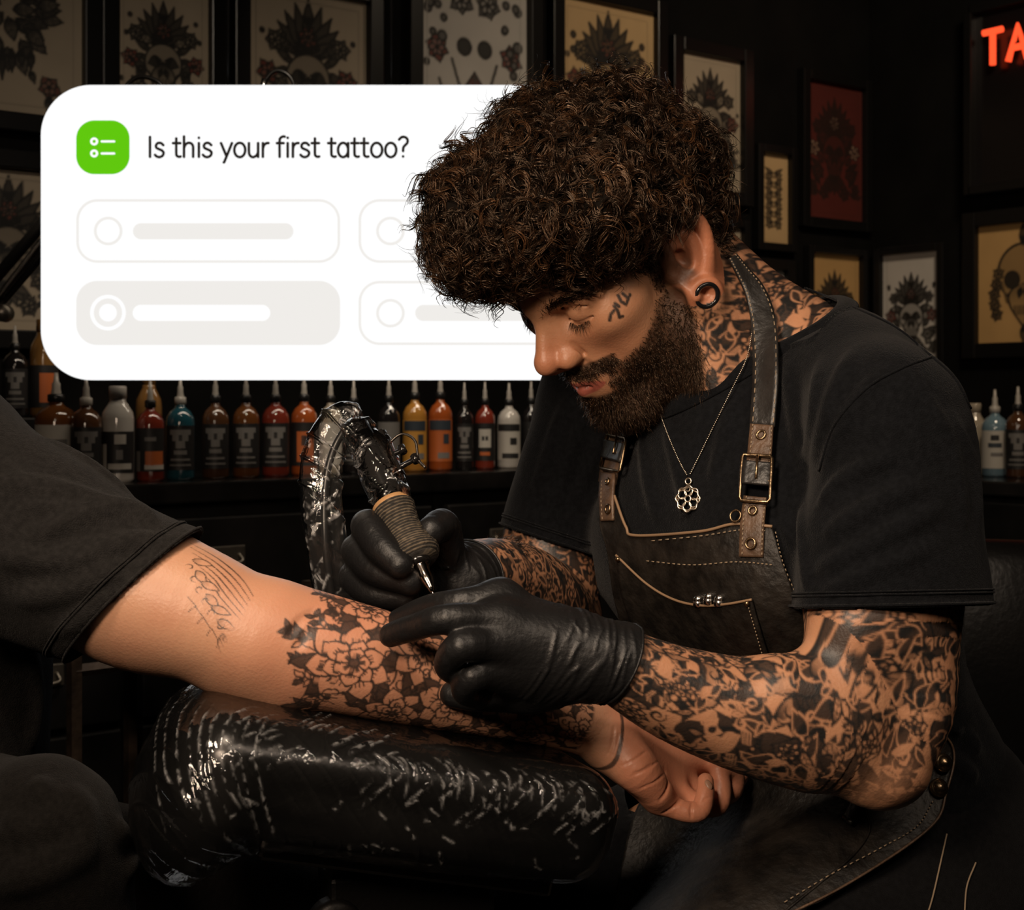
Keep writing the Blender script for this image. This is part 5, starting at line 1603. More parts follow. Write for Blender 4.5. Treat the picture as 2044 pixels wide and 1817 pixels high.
# cord and clear sleeve hanging from the top
cd = curve_pts([onax(.03), P(700, 845, 1.20), P(672, 885, 1.20), P(655, 935, 1.195), P(648, 1000, 1.19), P(650, 1090, 1.185), P(662, 1200, 1.19), P(668, 1300, 1.20)], 70)
MB().tube(cd, .0030, 10).build('cord', pbr('black_rubber', (.008, .008, .008), .35), machine, True)
FM = film_mat('clear_bag', (.965, .965, .96), .5, (160, 160, 70), .05, .006, .25, .32)
def bag(name, ctr, wd, th, seed, n=380, m=100, ref=(0, -1, 0)):
    rs = np.random.RandomState(seed); q = curve_pts(ctr, n); w_ = curve_pts(np.array([[a, b2] for a, b2 in zip(wd, th)], float), n)
    t = np.gradient(q, axis=0); t /= np.linalg.norm(t, axis=1)[:, None]
    ref = np.array(ref, float); e = ref - t * (t @ ref)[:, None]; e /= np.linalg.norm(e, axis=1)[:, None]; s = np.cross(t, e)
    a = np.linspace(0, 2 * math.pi, m, endpoint=False)
    x = np.sign(np.cos(a)) * np.abs(np.cos(a)) ** .8; y = np.sign(np.sin(a)) * np.abs(np.sin(a)) ** 1.2
    V = q[:, None] + s[:, None] * (w_[:, 0][:, None, None] * x[None, :, None]) + e[:, None] * (w_[:, 1][:, None, None] * y[None, :, None])
    V = V.reshape(-1, 3)
    dirv = (V.reshape(n, m, 3) - q[:, None]).reshape(-1, 3); dirv /= np.linalg.norm(dirv, axis=1)[:, None] + 1e-9
    r = np.exp(-np.abs(np.sin(90 * wob(V, 12, seed) * .05 + V @ np.array([260., 60, 190]) * .5 + 2.5 * wob(V, 40, seed + 3))) * 6)
    V = V + dirv * (.0022 * r * np.clip(wob(V, 30, seed + 1) + .6, 0, 1.3) + .0012 * wob(V, 110, seed + 2))[:, None]
    strk = []
    for k in range(34 if name == 'bag_cover' else 70):
        c0 = rs.randint(5, n - 30); ln = rs.randint(8, 30); a0 = rs.randint(0, m); da = rs.uniform(-.9, .9)
        ii = np.linspace(c0, c0 + ln, 6).astype(int) % n; jj = (a0 + da * np.linspace(0, ln, 6)).astype(int) % m
        strk.append(V.reshape(n, m, 3)[ii, jj])
    for k in range(14):
        jj = (k * m // 14 + rs.randint(-3, 3)) % m; ii = np.linspace(2, 2 + n * .12, 5).astype(int); strk.append(V.reshape(n, m, 3)[ii, np.full(5, jj)])
    cz = stroke_field(V, strk, .0009)  # bag creases, raised and whitened to stand for glints
    V = V + dirv * (.0008 * cz)[:, None]
    i = np.arange(n - 1)[:, None] * m; A = np.arange(m)[None]; B = (A + 1) % m
    return mesh_np(name, V, np.stack([i + A, i + B, i + m + B, i + m + A], -1).reshape(-1, 4), FM, machine, True, {'crease': cz})
bag('bag_cover', [onax(-.035), onax(.02), onax(.10), onax(.2) + sx * .004, onax(.32) + sx * .004, onax(.42) + sx * .002, onax(.49)], [.004, .0130, .0138, .0152, .0170, .0162, .0152], [.004, .0122, .0128, .0132, .0140, .0142, .0150], 5)
bag('bag_tail', [onax(-.03), P(690, 832, 1.202), P(660, 868, 1.198), P(642, 925, 1.193), P(642, 1000, 1.188), P(650, 1090, 1.185), P(664, 1190, 1.188), P(668, 1260, 1.195)], [.004, .012, .0165, .0168, .0165, .0165, .016, .015], [.003, .010, .010, .008, .0075, .007, .006, .004], 9)
# little steel tips standing in the apron pocket
for k, (px, py) in enumerate(((1394, 1200), (1415, 1195), (1436, 1199))):
    p0 = eye_ray(TA, px, py, off=.0045); a_ = rot_axes(np.array([.05 * (k - 1), -.1, 1.]))
    o = MB().lathe([(0, .0052), (.0022, .0045), (.0036, .0030), (.0042, .0012), (.0036, .0006), (.0044, 0), (.0044, -.004), (0, -.005)], p0, 24, a_).build('tattoo_tip', M['steel'], None, True)
    tag(o, ['domed steel tip in apron pocket, nearest the needle hand', 'domed steel tip in the middle of three in apron pocket', 'domed steel tip in apron pocket, nearest the pocket corner rivet'][k], 'tattoo tip', 'steel tips in the apron pocket')
print('machine', time.time() - T0)
# ------------------------------------------------------------ the room behind
WD = np.array([1.2927, 1.0]); WD /= np.linalg.norm(WD)                 # back wall runs this way (x, y)
WN = np.array([WD[1], -WD[0]])                                          # towards the camera side
W0 = np.array([-.852, 2.787])
RD = np.array([WD[1], -WD[0]]); RN = np.array([-WD[0], -WD[1]])         # side wall, coming towards the camera from the corner
def ray_wall(px, o, d):
    """(x,y) on a vertical wall seen at column px"""
    k = (px - 1022) / FQ                                                 # x = k*y
    A = np.array([[d[0], -k], [d[1], -1.]]); s, Y = np.linalg.solve(A, -o)
    return o + d * s, s
corner, s_corner = ray_wall(1735, W0, WD)
def v3(xy, z): return np.array([xy[0], xy[1], z])
M['wall'] = pbr('matt_black_wall', (.0040, .0037, .0034), .85, spec=.10, bump=.15, bscale=60, var=.4, vscale=5)
M['floor'] = pbr('dark_floorboards', (.014, .011, .009), .5, bump=.2, bscale=40, var=.5, vscale=6)
M['ceil'] = pbr('black_ceiling', (.008, .008, .008), .9)
def wall_slab(name, a, b, n, h=2.8, t=.1):
    a = np.array(a); b = np.array(b); m = MB()
    q = [a, b, b - n * t, a - n * t]
    V = [v3(p, 0) for p in q] + [v3(p, h) for p in q]
    m.add(V, [[0, 1, 5, 4], [1, 2, 6, 5], [2, 3, 7, 6], [3, 0, 4, 7], [4, 5, 6, 7], [3, 2, 1, 0]])
    return tag(m.build(name, M['wall']), kind='structure')
far_l = W0 - WD * 2.6; near_r = corner + RD * 5.4
wall_slab('wall_back', far_l, corner + WD * .1, WN)
wall_slab('wall_right', corner, near_r, RN)
lf = far_l + RD * 5.4
tag(MB().box((.3, 1.6, -.05), (4.2, 4.2, .05)).build('floor', M['floor']), kind='structure')
tag(MB().box((.3, 1.6, 2.85), (4.2, 4.2, .05)).build('ceiling', M['ceil']), kind='structure')
bs = MB()
bs.box(v3((far_l + corner) / 2 + WN * .008, .06), (np.linalg.norm(corner - far_l) / 2 - .02, .008, .06), np.array([[WD[0], WN[0], 0], [WD[1], WN[1], 0], [0, 0, 1]]))
tag(bs.build('baseboard_back', M['wall']), kind='structure')

# ---- framed flash art
M['frame'] = pbr('black_frame', (.006, .0056, .0053), .30, spec=.35)
M['glass'] = None
def paper_mat(name, col, dark=(.012, .011, .010), red=(.17, .028, .018)):
    m, N, L, b = nt(name)
    def at(a): n = N.new('ShaderNodeAttribute'); n.attribute_name = a; return n.outputs['Fac']
    tc = N.new('ShaderNodeTexCoord'); n1 = N.new('ShaderNodeTexNoise'); n1.inputs['Scale'].default_value = 9; n1.inputs['Detail'].default_value = 6
    L.new(tc.outputs['Object'], n1.inputs['Vector'])
    m0 = N.new('ShaderNodeMix'); m0.data_type = 'RGBA'; L.new(n1.outputs['Fac'], m0.inputs[0]); m0.inputs[6].default_value = (*[c * .8 for c in col], 1); m0.inputs[7].default_value = (*[min(1, c * 1.15) for c in col], 1)
    m1 = N.new('ShaderNodeMix'); m1.data_type = 'RGBA'; L.new(at('ink'), m1.inputs[0]); L.new(m0.outputs[2], m1.inputs[6]); m1.inputs[7].default_value = (*dark, 1)
    m2 = N.new('ShaderNodeMix'); m2.data_type = 'RGBA'; L.new(at('red'), m2.inputs[0]); L.new(m1.outputs[2], m2.inputs[6]); m2.inputs[7].default_value = (*red, 1)
    L.new(m2.outputs[2], b.inputs['Base Color']); b.inputs['Roughness'].default_value = .6; b.inputs['Specular IOR Level'].default_value = .3
    return m
PAPER = {'cream': paper_mat('cream_paper', (.36, .295, .215)), 'tan': paper_mat('tan_paper', (.50, .34, .17)), 'grey': paper_mat('grey_paper', (.50, .47, .43)),
         'red': paper_mat('red_paper', (.085, .017, .013), (.020, .010, .008), (.30, .19, .13)), 'ochre': paper_mat('ochre_paper', (.46, .28, .11))}
def art(kind, w, h, seed):
    """symmetrical ornamental flash drawing on a w x h sheet; x to the right, y up"""
    rs = np.random.RandomState(seed); c = Canvas(w, h, max(w, h) / 170.)
    cx, cy = w / 2, h / 2; S = min(w, h * .72)
    ln = S * .010
    def both(fn):
        st = rs.get_state(); fn(1); rs.set_state(st); fn(-1)
    def pl(sx, x, y, ang, L, W, **k):
        c.leaf(cx + sx * x * S, cy + y * S, ang if sx > 0 else math.pi - ang, L * S, W * S, line=ln, **k)
    def bloom(sx, x, y, R, n=6, red=0.): c.flower(cx + sx * x * S, cy + y * S, R * S, n, 2, rs, (.85, .45), ln, .9, red)
    if kind in ('crest', 'skullcrest'):
        for k in range(9):
            a = 1.57 - (k - 4) * .28; c.leaf(cx, cy + .18 * S, a, (.46 - .03 * abs(k - 4)) * S, .055 * S, .9, ln, .6, 4)
        def wings(sx):
            for k in range(9):
                pl(sx, .12 + .02 * k, .2 - .085 * k, rs.uniform(-.2, 1.2), rs.uniform(.14, .26), rs.uniform(.03, .055), fill=rs.choice([.9, .9, .5]), shade=.5, veins=3)
            for x, y, R, rd in ((.30, .28, .09, 0.), (.36, .02, .10, .8), (.28, -.25, .10, 0.), (.38, -.42, .07, .0), (.18, -.48, .09, .0)): bloom(sx, x, y, R, 6, rd)
            for k in range(6): c.disc(cx + sx * rs.uniform(.2, .46) * S, cy + rs.uniform(-.55, .5) * S, rs.uniform(.012, .028) * S, .9, ln)
        both(wings)
        c.disc(cx, cy, .20 * S, .45, ln); c.leaf(cx, cy + .02 * S, -1.57, .42 * S, .13 * S, .5, ln, .6)
        for sx in (1, -1):
            c.leaf(cx + sx * .025 * S, cy + .035 * S, -.35 if sx > 0 else 3.49, .15 * S, .055 * S, .95, ln, .3, pw=.8); c.stroke([(cx + sx * .16 * S, cy - .10 * S), (cx + sx * .10 * S, cy - .20 * S)], .012 * S); c.leaf(cx + sx * .02 * S, cy - .06 * S, -1.57 + sx * .3, .09 * S, .02 * S, .95, ln)
        for k in range(-3, 4): c.stroke([(cx + k * .028 * S, cy - .16 * S), (cx + k * .024 * S, cy - .25 * S)], .006 * S)
        for k in range(7):
            a = -1.57 + (k - 3) * .35; c.leaf(cx, cy - .28 * S, a, .22 * S, .04 * S, .85, ln, .6)
        c.flower(cx, cy + .34 * S, .085 * S, 7, 2, rs, (.85, .5), ln, .8, .75)
        c.leaf(cx, cy + .42 * S, 1.57, .2 * S, .04 * S, .9, ln)
    elif kind == 'roots':
        both(lambda sx: [c.stroke([(cx + sx * x * S, cy + y * S) for x, y in p], .022 * S, .92) for p in ([(.03, -.35), (.16, -.12), (.22, .05)], [(.1, -.45), (.28, -.3), (.34, -.12)], [(.2, -.5), (.40, -.42), (.46, -.22)])])
        c.leaf(cx, cy - .58 * S, 1.57, .55 * S, .17 * S, .9, ln, .5, 5, red=.35)
        for sx in (1, -1):
            c.disc(cx + sx * .10 * S, cy + .16 * S, .065 * S, .95, ln); bloom(sx, .13, .52, .12, 6, .0)
            bloom(sx, .36, .12, .11, 6, .75)
            for k in range(9): c.disc(cx + sx * rs.uniform(.28, .46) * S, cy + rs.uniform(-.05, .6) * S, rs.uniform(.02, .045) * S, .8, ln)
        c.disc(cx, cy + .15 * S, .2 * S, .12, ln) if False else None
    elif kind == 'totem':
        for k in range(6):
            y = (-.62 + .24 * k)
            for sx in (1, -1): c.flower(cx + sx * .16 * S, cy + y * S, .13 * S, 6, 2, rs, (.75, .35), ln, .9); c.leaf(cx, cy + y * S, .5 if sx > 0 else 2.64, .36 * S, .05 * S, .8, ln)
            c.disc(cx, cy + y * S, .07 * S, .5, ln)
    elif kind == 'skull':
        c.disc(cx, cy + .12 * S, .34 * S, .42, ln * 1.6); c.leaf(cx, cy - .02 * S, -1.57, .5 * S, .20 * S, .40, ln * 1.6, .3, pw=.6)
        for sx in (1, -1):
            c.disc(cx + sx * .15 * S, cy + .04 * S, .10 * S, .97, ln); c.leaf(cx + sx * .03 * S, cy - .06 * S, -1.57 + sx * .25, .12 * S, .03 * S, .97, ln)
            for k in range(5): c.flower(cx + sx * (.36 + .03 * math.sin(k)) * S, cy + (-.36 + .12 * k) * S, .08 * S, 6, 2, rs, (.7, .4), ln, .9)
            c.stroke([(cx + sx * .28 * S, cy - .02 * S), (cx + sx * .22 * S, cy - .22 * S)], .015 * S, .8)
        for k in range(-4, 5): c.stroke([(cx + k * .03 * S, cy - .27 * S), (cx + k * .027 * S, cy - .37 * S)], .007 * S)
        c.leaf(cx, cy + .44 * S, 1.57, .26 * S, .05 * S, .9, ln); c.leaf(cx, cy - .5 * S, -1.57, .2 * S, .04 * S, .85, ln)
    elif kind == 'blot':
        for k in range(60):
            a = rs.uniform(0, 6.28); r = S * .36 * math.sqrt(rs.rand()); c.leaf(cx - .12 * S + r * math.cos(a), cy + .25 * S + r * 1.1 * math.sin(a), a, .22 * S, .06 * S, rs.choice([.95, .8]), ln, .4, 3)
        for k in range(5): c.leaf(cx - .25 * S + .09 * k * S, cy - .1 * S, -1.57, rs.uniform(.12, .3) * S, .03 * S, .95, ln)
        c.flower(cx + .28 * S, cy - .42 * S, .11 * S, 5, 2, rs, (.8, .5), ln, .9, .5); c.leaf(cx + .28 * S, cy - .5 * S, -1.57, .16 * S, .04 * S, .9, ln)
        c.leaf(cx + .1 * S, cy - .28 * S, -1.2, .12 * S, .03 * S, .9, ln)
    # thin ruled border
    if kind != 'skull':
        e = .07 * w
        for p, q in (((e, e), (w - e, e)), ((w - e, e), (w - e, h - e)), ((w - e, h - e), (e, h - e)), ((e, h - e), (e, e))):
            c.stroke([p, q], .004 * w, .35, False)
    return c
def picture(o2, wd, wn, pxl, pxr, yt, yb, kind, paper, label, seed, border=.035, lean=0.):
    """hang a framed sheet on a wall: left/right edge columns of the sheet, top and bottom rows at the left edge"""
    a, sa = ray_wall(pxl, o2, wd); b, sb = ray_wall(pxr, o2, wd)
    zt = EYE - (yt - 800) * a[1] / FQ; zb = EYE - (yb - 800) * a[1] / FQ
    if sb < sa: a, b = b, a
    w = np.linalg.norm(b - a); h = zt - zb
    ex = v3((b - a) / w, 0); ez = np.array([0, 0, 1.]); en = v3(wn, 0)
    lft = a if pxl <= pxr else b
    A = v3(ray_wall(pxl, o2, wd)[0], 0); Bv = v3(ray_wall(pxr, o2, wd)[0], 0); ex = (Bv - A) / np.linalg.norm(Bv - A)
    c = (A + Bv) / 2 + np.array([0, 0, (zt + zb) / 2])
    fr = empty('framed_print', c + en * .001, label, 'framed print', 'framed tattoo art on the walls')
    R = np.stack([ex, en, ez], 1)
    t = .026
    m = MB()
    for s in (1, -1):
        m.box(c + ex * s * (w / 2 + border / 2) + en * t / 2, (border / 2, t / 2, h / 2 + border), R)
        m.box(c + ez * s * (h / 2 + border / 2) + en * t / 2, (w / 2, t / 2, border / 2), R)
    m.build('frame', M['frame'], fr, bevel=.003)
    MB().box(c + en * .003, (w / 2 + .003, .003, h / 2 + .003), R).build('backing', M['frame'], fr)
    cv = art(kind, w, h, seed)
    nx = 90; ny = max(20, int(nx * h / w)); ny = min(ny, 170)
    U, Vv = np.meshgrid(np.linspace(0, w, nx), np.linspace(0, h, ny))
    pts = c - ex * w / 2 - ez * h / 2 + U.reshape(-1, 1) * ex + Vv.reshape(-1, 1) * ez + en * .0075
    i = np.arange(ny - 1)[:, None] * nx; j = np.arange(nx - 1)[None]
    F = np.stack([i + j, i + j + 1, i + nx + j + 1, i + nx + j], -1).reshape(-1, 4)
    mesh_np('print', pts, F, PAPER[paper], fr, True, {'ink': cv.sample(U.ravel(), Vv.ravel()), 'red': cv.sample(U.ravel(), Vv.ravel(), cv.red)})
    return fr
bk = (W0, WD, WN); rt_ = (corner, RD, RN)
picture(*bk, -95, 160, -95, 213, 'blot', 'cream', 'cream print of a dark blot over a small flower, leftmost at the top edge', 1)
picture(*bk, 230, 412, -60, 290, 'crest', 'cream', 'cream print of dark skull foliage above the lamp cable loop', 2)
picture(*bk, 490, 727, -35, 320, 'skullcrest', 'cream', 'cream print of horned skull with red blossoms above the white board', 3)
picture(*bk, 833, 1048, -60, 300, 'roots', 'grey', 'pale grey print with two dark eyes and red roots above the white board', 4)
picture(*bk, 1115, 1300, -8, 330, 'crest', 'tan', 'tan print of a feathered crest directly behind the curly hair top', 5)
picture(*bk, 1352, 1473, 103, 372, 'crest', 'cream', 'pale print of a pinkish figure just behind the back of the curly hair', 6)
picture(*bk, 1452, 1474, 455, 600, 'totem', 'cream', 'pale print mostly hidden behind the back of the neck', 7, .02)
picture(*bk, 1512, 1568, 305, 484, 'totem', 'tan', 'small narrow tan print beside the red one', 8, .022)
picture(*bk, 1605, 1716, 160, 433, 'crest', 'red', 'dark red print of a bearded ornament near the room corner', 9, .028)
picture(*bk, 1612, 1710, 505, 760, 'crest', 'ochre', 'ochre print of dark foliage half hidden by the black shirt shoulder', 10, .02)
picture(*bk, 1508, 1560, 538, 640, 'roots', 'grey', 'tiny dim print below the small narrow tan one', 11, .03)
picture(*bk, -130, 150, 325, 655, 'crest', 'cream', 'cream print behind the lamp arms, left of the white board', 12)
picture(*rt_, 1766, 1880, 512, 760, 'skullcrest', 'grey', 'pale grey print of a small crowned skull on the side wall', 13, .022)
picture(*rt_, 1957, 2140, 455, 686, 'skull', 'ochre', 'ochre print of a large bare skull on the side wall', 14, .04)

# ---- neon sign in a dark shadow box
a, _ = ray_wall(1960, corner, RD); b, _ = ray_wall(2420, corner, RD)
rex = v3(RD, 0); ren = v3(RN, 0); rez = np.array([0, 0, 1.])
def zrow(py, xy): return EYE - (py - 800) * xy[1] / FQ
nw = np.linalg.norm(b - a); zt, zb = zrow(28, a), zrow(385, a)
c = v3((a + b) / 2, (zt + zb) / 2); R3 = np.stack([rex, ren, rez], 1)
neon = empty('neon_sign', c, 'red neon lettering on a dark boxed panel high on the side wall', 'neon sign')
MB().box(c + ren * .02, (nw / 2, .02, (zt - zb) / 2), R3).build('panel', pbr('gloss_black_panel', (.006, .005, .005), .25), neon, bevel=.004)
m = MB()
for s in (1, -1):
    m.box(c + rex * s * nw / 2 + ren * .03, (.012, .035, (zt - zb) / 2 + .012), R3); m.box(c + rez * s * (zt - zb) / 2 + ren * .03, (nw / 2, .035, .012), R3)
m.build('frame', M['frame'], neon, bevel=.003)
NE = emit('neon_red', (1.0, .075, .022), 1.6)
pT, sT = ray_wall(1993, corner, RD)
cap = (138 - 72) / FQ * pT[1]; base = zrow(140, pT)
def npt(u, v): return v3(pT + RD * u, base + v) + ren * .065
lw = cap * .72
def letter(ch, u):
    L_ = {'T': [[(0, 1), (.9, 1)], [(.45, 1), (.45, 0)]], 'A': [[(0, 0), (.45, 1), (.9, 0)], [(.18, .38), (.72, .38)]],
          'O': [[(.45 + .45 * math.cos(t), .5 + .5 * math.sin(t)) for t in np.linspace(0, 6.283, 25)]]}[ch]
    for st in L_: MB().tube([npt(u + x * lw, y * cap) for x, y in st], .0085, 10).build('tube', NE, neon, True)
u = 0
for ch in 'TATTOO': letter(ch, u); u += lw * 1.18
for k in range(6):
    MB().tube([npt(.02 + k * lw * 1.18, cap * .5) - ren * .0, npt(.02 + k * lw * 1.18, cap * .5) - ren * .06], .004, 8).build('standoff', M['frame'], neon, True)

# ---- counter, cabinets
B0 = np.array([-.669, 2.55])
ZC = EYE - (962 - 800) * 2.55 / FQ
front = B0 + WN * .085
wR = np.array([[WD[0], WN[0], 0], [WD[1], WN[1], 0], [0, 0, 1.]])
M['counter'] = pbr('polished_black_top', (.010, .009, .0085), .16, spec=.5, var=.4, vscale=14)
M['cabinet'] = pbr('black_worn_cabinet', (.0060, .0055, .0052), .45, spec=.30, bump=.2, bscale=40, var=.5, vscale=12)
M['plate'] = pbr('tarnished_plate', (.20, .18, .15), .4, .9, bump=.5, bscale=90)
depth = (front - W0) @ WN
def alongback(s, n, z): return v3(B0 + WD * s + WN * n, z)
s0 = -1.25; s1 = (ray_wall(1480, B0, WD)[0] - B0) @ WD
nb_ = (W0 - B0) @ WN + .004
mid_n = (.085 + nb_) / 2; hd = (.085 - nb_) / 2
ct = MB().box(alongback((s0 + s1) / 2, mid_n, ZC - .018), ((s1 - s0) / 2, hd, .018), wR).build('counter_top', M['counter'], bevel=.004)
tag(ct, 'long glossy black worktop carrying the row of ink bottles', 'worktop')
cw = .62; k = 0; s = s0
units = ['black drawer cabinet under the worktop at the client shoulder', 'black drawer cabinet under the worktop behind the charcoal sleeve', 'black drawer cabinet under the worktop behind the tattoo machine', 'black drawer cabinet under the worktop behind the far elbow', 'black drawer cabinet under the worktop nearest the room corner', 'black drawer cabinet under the worktop against the corner']
while s + .3 < s1 and k < 6:
    w_ = min(cw, s1 - s); cc = s + w_ / 2
    cab = empty('cabinet', alongback(cc, mid_n, 0), units[k], 'cabinet', 'black cabinets under the worktop')
    MB().box(alongback(cc, mid_n - .012, (ZC - .036) / 2), (w_ / 2 - .003, hd - .016, (ZC - .037) / 2), wR).build('body', M['cabinet'], cab)
    z = ZC - .055
    for r, hh in enumerate((.15, .19, .22)):
        dr = MB().box(alongback(cc, .073, z - hh / 2), (w_ / 2 - .018, .010, hh / 2 - .006), wR).build('drawer', M['cabinet'], cab, bevel=.004)
        for sg in (-1, 1):
            MB().box(alongback(cc + sg * w_ * .24, .0845, z - hh / 2), (.045, .0022, .018), wR).build('handle_plate', M['plate'], dr, bevel=.002)
            MB().tube(curve_pts([alongback(cc + sg * w_ * .24 - .032, .087, z - hh / 2 + .004), alongback(cc + sg * w_ * .24 - .03, .098, z - hh / 2 - .010), alongback(cc + sg * w_ * .24 + .03, .098, z - hh / 2 - .010), alongback(cc + sg * w_ * .24 + .032, .087, z - hh / 2 + .004)], 16), .003, 8).build('handle', M['plate'], dr, True)
        z -= hh
    s += w_; k += 1
# pale stencilled letters on a box front in the open shelf behind the apron
pE, _ = ray_wall(1162, front + WN * .004, WD)
let = tag(empty('stencilled_box', v3(pE, 0), 'black box with pale stencilled letters behind the far forearm', 'box'))
ew = v3(WD, 0); en_ = v3(WN, 0)
MB().box(v3(pE, zrow(1140, pE) / 2) + ew * .05 + en_ * .055, (.11, .03, zrow(1140, pE) / 2), wR).build('box_body', M['cabinet'], let, bevel=.003)
M['stencil'] = pbr('pale_stencil', (.34, .31, .27), .7)
lh = .034
def flat_stroke(mb, o, pts, r):
    mb.tube([o + ew * x + rez * y for x, y in pts], r, 8)
lo = v3(pE, zrow(1194, pE)) + en_ * .0855
for chs in ([[(.028, lh), (0, lh), (0, 0), (.028, 0)], [(0, lh / 2), (.022, lh / 2)]], [[(.060 + .017 * math.cos(t), lh / 2 + .017 * math.sin(t)) for t in np.linspace(0, 6.28, 20)]], [[(.088, 0), (.088, lh * .9)], [(.088, lh * .9), (.108, lh * .55), (.09, lh * .3)]]):
    mb = MB()
    for st in chs: flat_stroke(mb, lo, st, .0034)
    mb.build('letter', M['stencil'], let, True)

# ---- ink bottles
def liquid(name, col, rough=.12, tr=0.):
    m, N, L, b = nt(name); b.inputs['Base Color'].default_value = (*col, 1); b.inputs['Roughness'].default_value = rough
    b.inputs['Coat Weight'].default_value = .8; b.inputs['Coat Roughness'].default_value = .05
    return m
INK = {'amber': liquid('amber_ink', (.13, .045, .012)), 'black': liquid('black_ink', (.012, .010, .010)), 'white': liquid('white_ink', (.50, .47, .43)), 'red': liquid('red_ink', (.20, .030, .016)),
       'teal': liquid('teal_ink', (.018, .085, .115)), 'orange': liquid('orange_ink', (.34, .075, .016)), 'yellow': liquid('yellow_ink', (.42, .19, .035)), 'cream': liquid('cream_ink', (.34, .29, .22)), 'brown': liquid('brown_ink', (.075, .032, .014)),
       'blue': liquid('pale_blue_ink', (.14, .22, .27)), 'umber': liquid('umber_ink', (.20, .10, .030))}
NOZ = pbr('clear_nozzle', (.40, .37, .33), .25, spec=.6)
CAPM = pbr('black_cap', (.012, .012, .012), .3)
LABK = pbr('black_label', (.014, .013, .013), .5); LABW = pbr('white_label', (.46, .43, .38), .55); LABO = pbr('orange_label', (.45, .11, .025), .5); LABG = pbr('grey_label', (.16, .15, .14), .5); LABY = pbr('yellow_label', (.5, .24, .04), .5); LABN = pbr('navy_label', (.030, .040, .052), .5)
def bottle(px, yb, yt, n_off, ink, label, style='nozzle', lab=None, wpx=None, base_z=None, pos=None, seed=0):
    """squeeze bottle standing on the worktop; px centre column, yt row of its top, yb row of its base"""
    rs = np.random.RandomState(seed + 100)
    if pos is None: xy, _ = ray_wall(px, B0 + WN * n_off, WD); z0 = ZC if base_z is None else base_z
    else: xy, z0 = pos
    H_ = (yb - yt) / FQ * xy[1]; r = (wpx or 62) / 2 / FQ * xy[1]
    o = empty('ink_bottle', v3(xy, z0), label, 'ink bottle', 'ink bottles')
    to_cam = -xy / np.linalg.norm(xy); tx = np.array([-to_cam[1], to_cam[0]])
    z = lambda f: H_ * f
    if style == 'flat':
        prof = [(0, 0), (r * .9, 0), (r, .04 * H_), (r, .66 * H_), (r * .93, .73 * H_), (r * .62, .81 * H_), (r * .50, .84 * H_), (r * .50, .88 * H_), (0, .88 * H_)]
        MB().lathe(prof, v3(xy, z0), 32).build('bottle', INK[ink], o, True)
        MB().lathe([(r * .48, .87 * H_), (r * .55, .875 * H_), (r * .55, .99 * H_), (r * .50, H_), (0, H_)], v3(xy, z0), 32).build('cap', INK[ink], o, True)
    else:
        prof = [(0, 0), (r * .9, 0), (r, .03 * H_), (r, .56 * H_), (r * .95, .61 * H_), (r * .72, .665 * H_), (r * .40, .70 * H_), (r * .34, .715 * H_), (r * .34, .74 * H_), (0, .74 * H_)]
        MB().lathe(prof, v3(xy, z0), 32).build('bottle', INK[ink], o, True)
        MB().lathe([(r * .36, .735 * H_), (r * .40, .74 * H_), (r * .40, .80 * H_), (r * .30, .81 * H_), (0, .81 * H_)], v3(xy, z0), 24).build('cap', CAPM if style == 'nozzle' else NOZ, o, True)
        MB().lathe([(r * .26, .80 * H_), (r * .20, .86 * H_), (r * .20, .90 * H_), (r * .13, .92 * H_), (r * .09, H_), (0, H_)], v3(xy, z0), 20).build('nozzle', NOZ, o, True)
    def wrap_label(name, f0, f1, a0, a1, mat, lift):
        a = np.linspace(a0, a1, 16); rr = r + lift
        V = []
        for zz in (f0 * H_, f1 * H_):
            for t in a: V.append(v3(xy + rr * (to_cam * math.cos(t) + tx * math.sin(t)), z0 + zz))
        i = np.arange(15)
        mesh_np(name, V, np.stack([i, i + 1, i + 17, i + 16], 1), mat, o)
    if lab:
        base_m, spots = lab
        wrap_label('label', .10, .53, -1.25, 1.25, base_m, .0006)
        for (f0, f1, a0, a1, mm) in spots: wrap_label('label_mark', f0, f1, a0, a1, mm, .0011)
    return o
def emblem(mm, rs):
    out = [(.44, .49, -.75, .75, mm), (.38, .44, -.55, -.12, mm), (.38, .44, .12, .55, mm), (.31, .38, -.32, .32, mm), (.25, .29, -.45, .45, mm), (.19, .21, -.7, .7, mm), (.14, .155, -.8, .8, mm)]
    return out
E1 = emblem(LABG, 0)
EW = [(.46, .50, -.6, .6, LABK), (.30, .43, -.7, .2, LABK), (.33, .40, .3, .7, LABO), (.22, .28, -.6, .5, LABK), (.14, .16, -.8, .8, LABG)]
EO = [(.16, .30, -.35, 1.0, LABO), (.12, .17, -.4, 1.1, LABW), (.40, .44, -.4, .4, LABG), (.10, .3, -1.2, -.75, LABG)]
ER = [(.14, .44, -.55, .75, LABO), (.30, .40, -.2, .35, LABK), (.16, .2, -.3, .5, LABN)]
EY = [(.42, .52, -1.0, 1.0, LABN), (.28, .38, .25, .75, LABN), (.13, .19, -.2, .8, LABG)]
bottle(112, 962, 742, -.03, 'amber', 'amber ink bottle with white label rising just above the charcoal sleeve', 'nozzle', (LABW, [(.3, .4, -.4, .5, LABG)]), 84, seed=1)
bottle(172, 962, 750, .01, 'brown', 'dark brown ink bottle with pale cap left of the white bottle', 'pale', (LABK, E1), 62, seed=2)
bottle(235, 962, 770, .012, 'white', 'white ink bottle with flat white cap and black label', 'flat', (LABK, EW[:0] + [(.40, .5, -.2, .5, LABW), (.12, .40, -1.2, -.7, LABW), (.14, .2, -.6, .9, LABW), (.24, .34, -.1, .3, LABG)]), 64, seed=3)
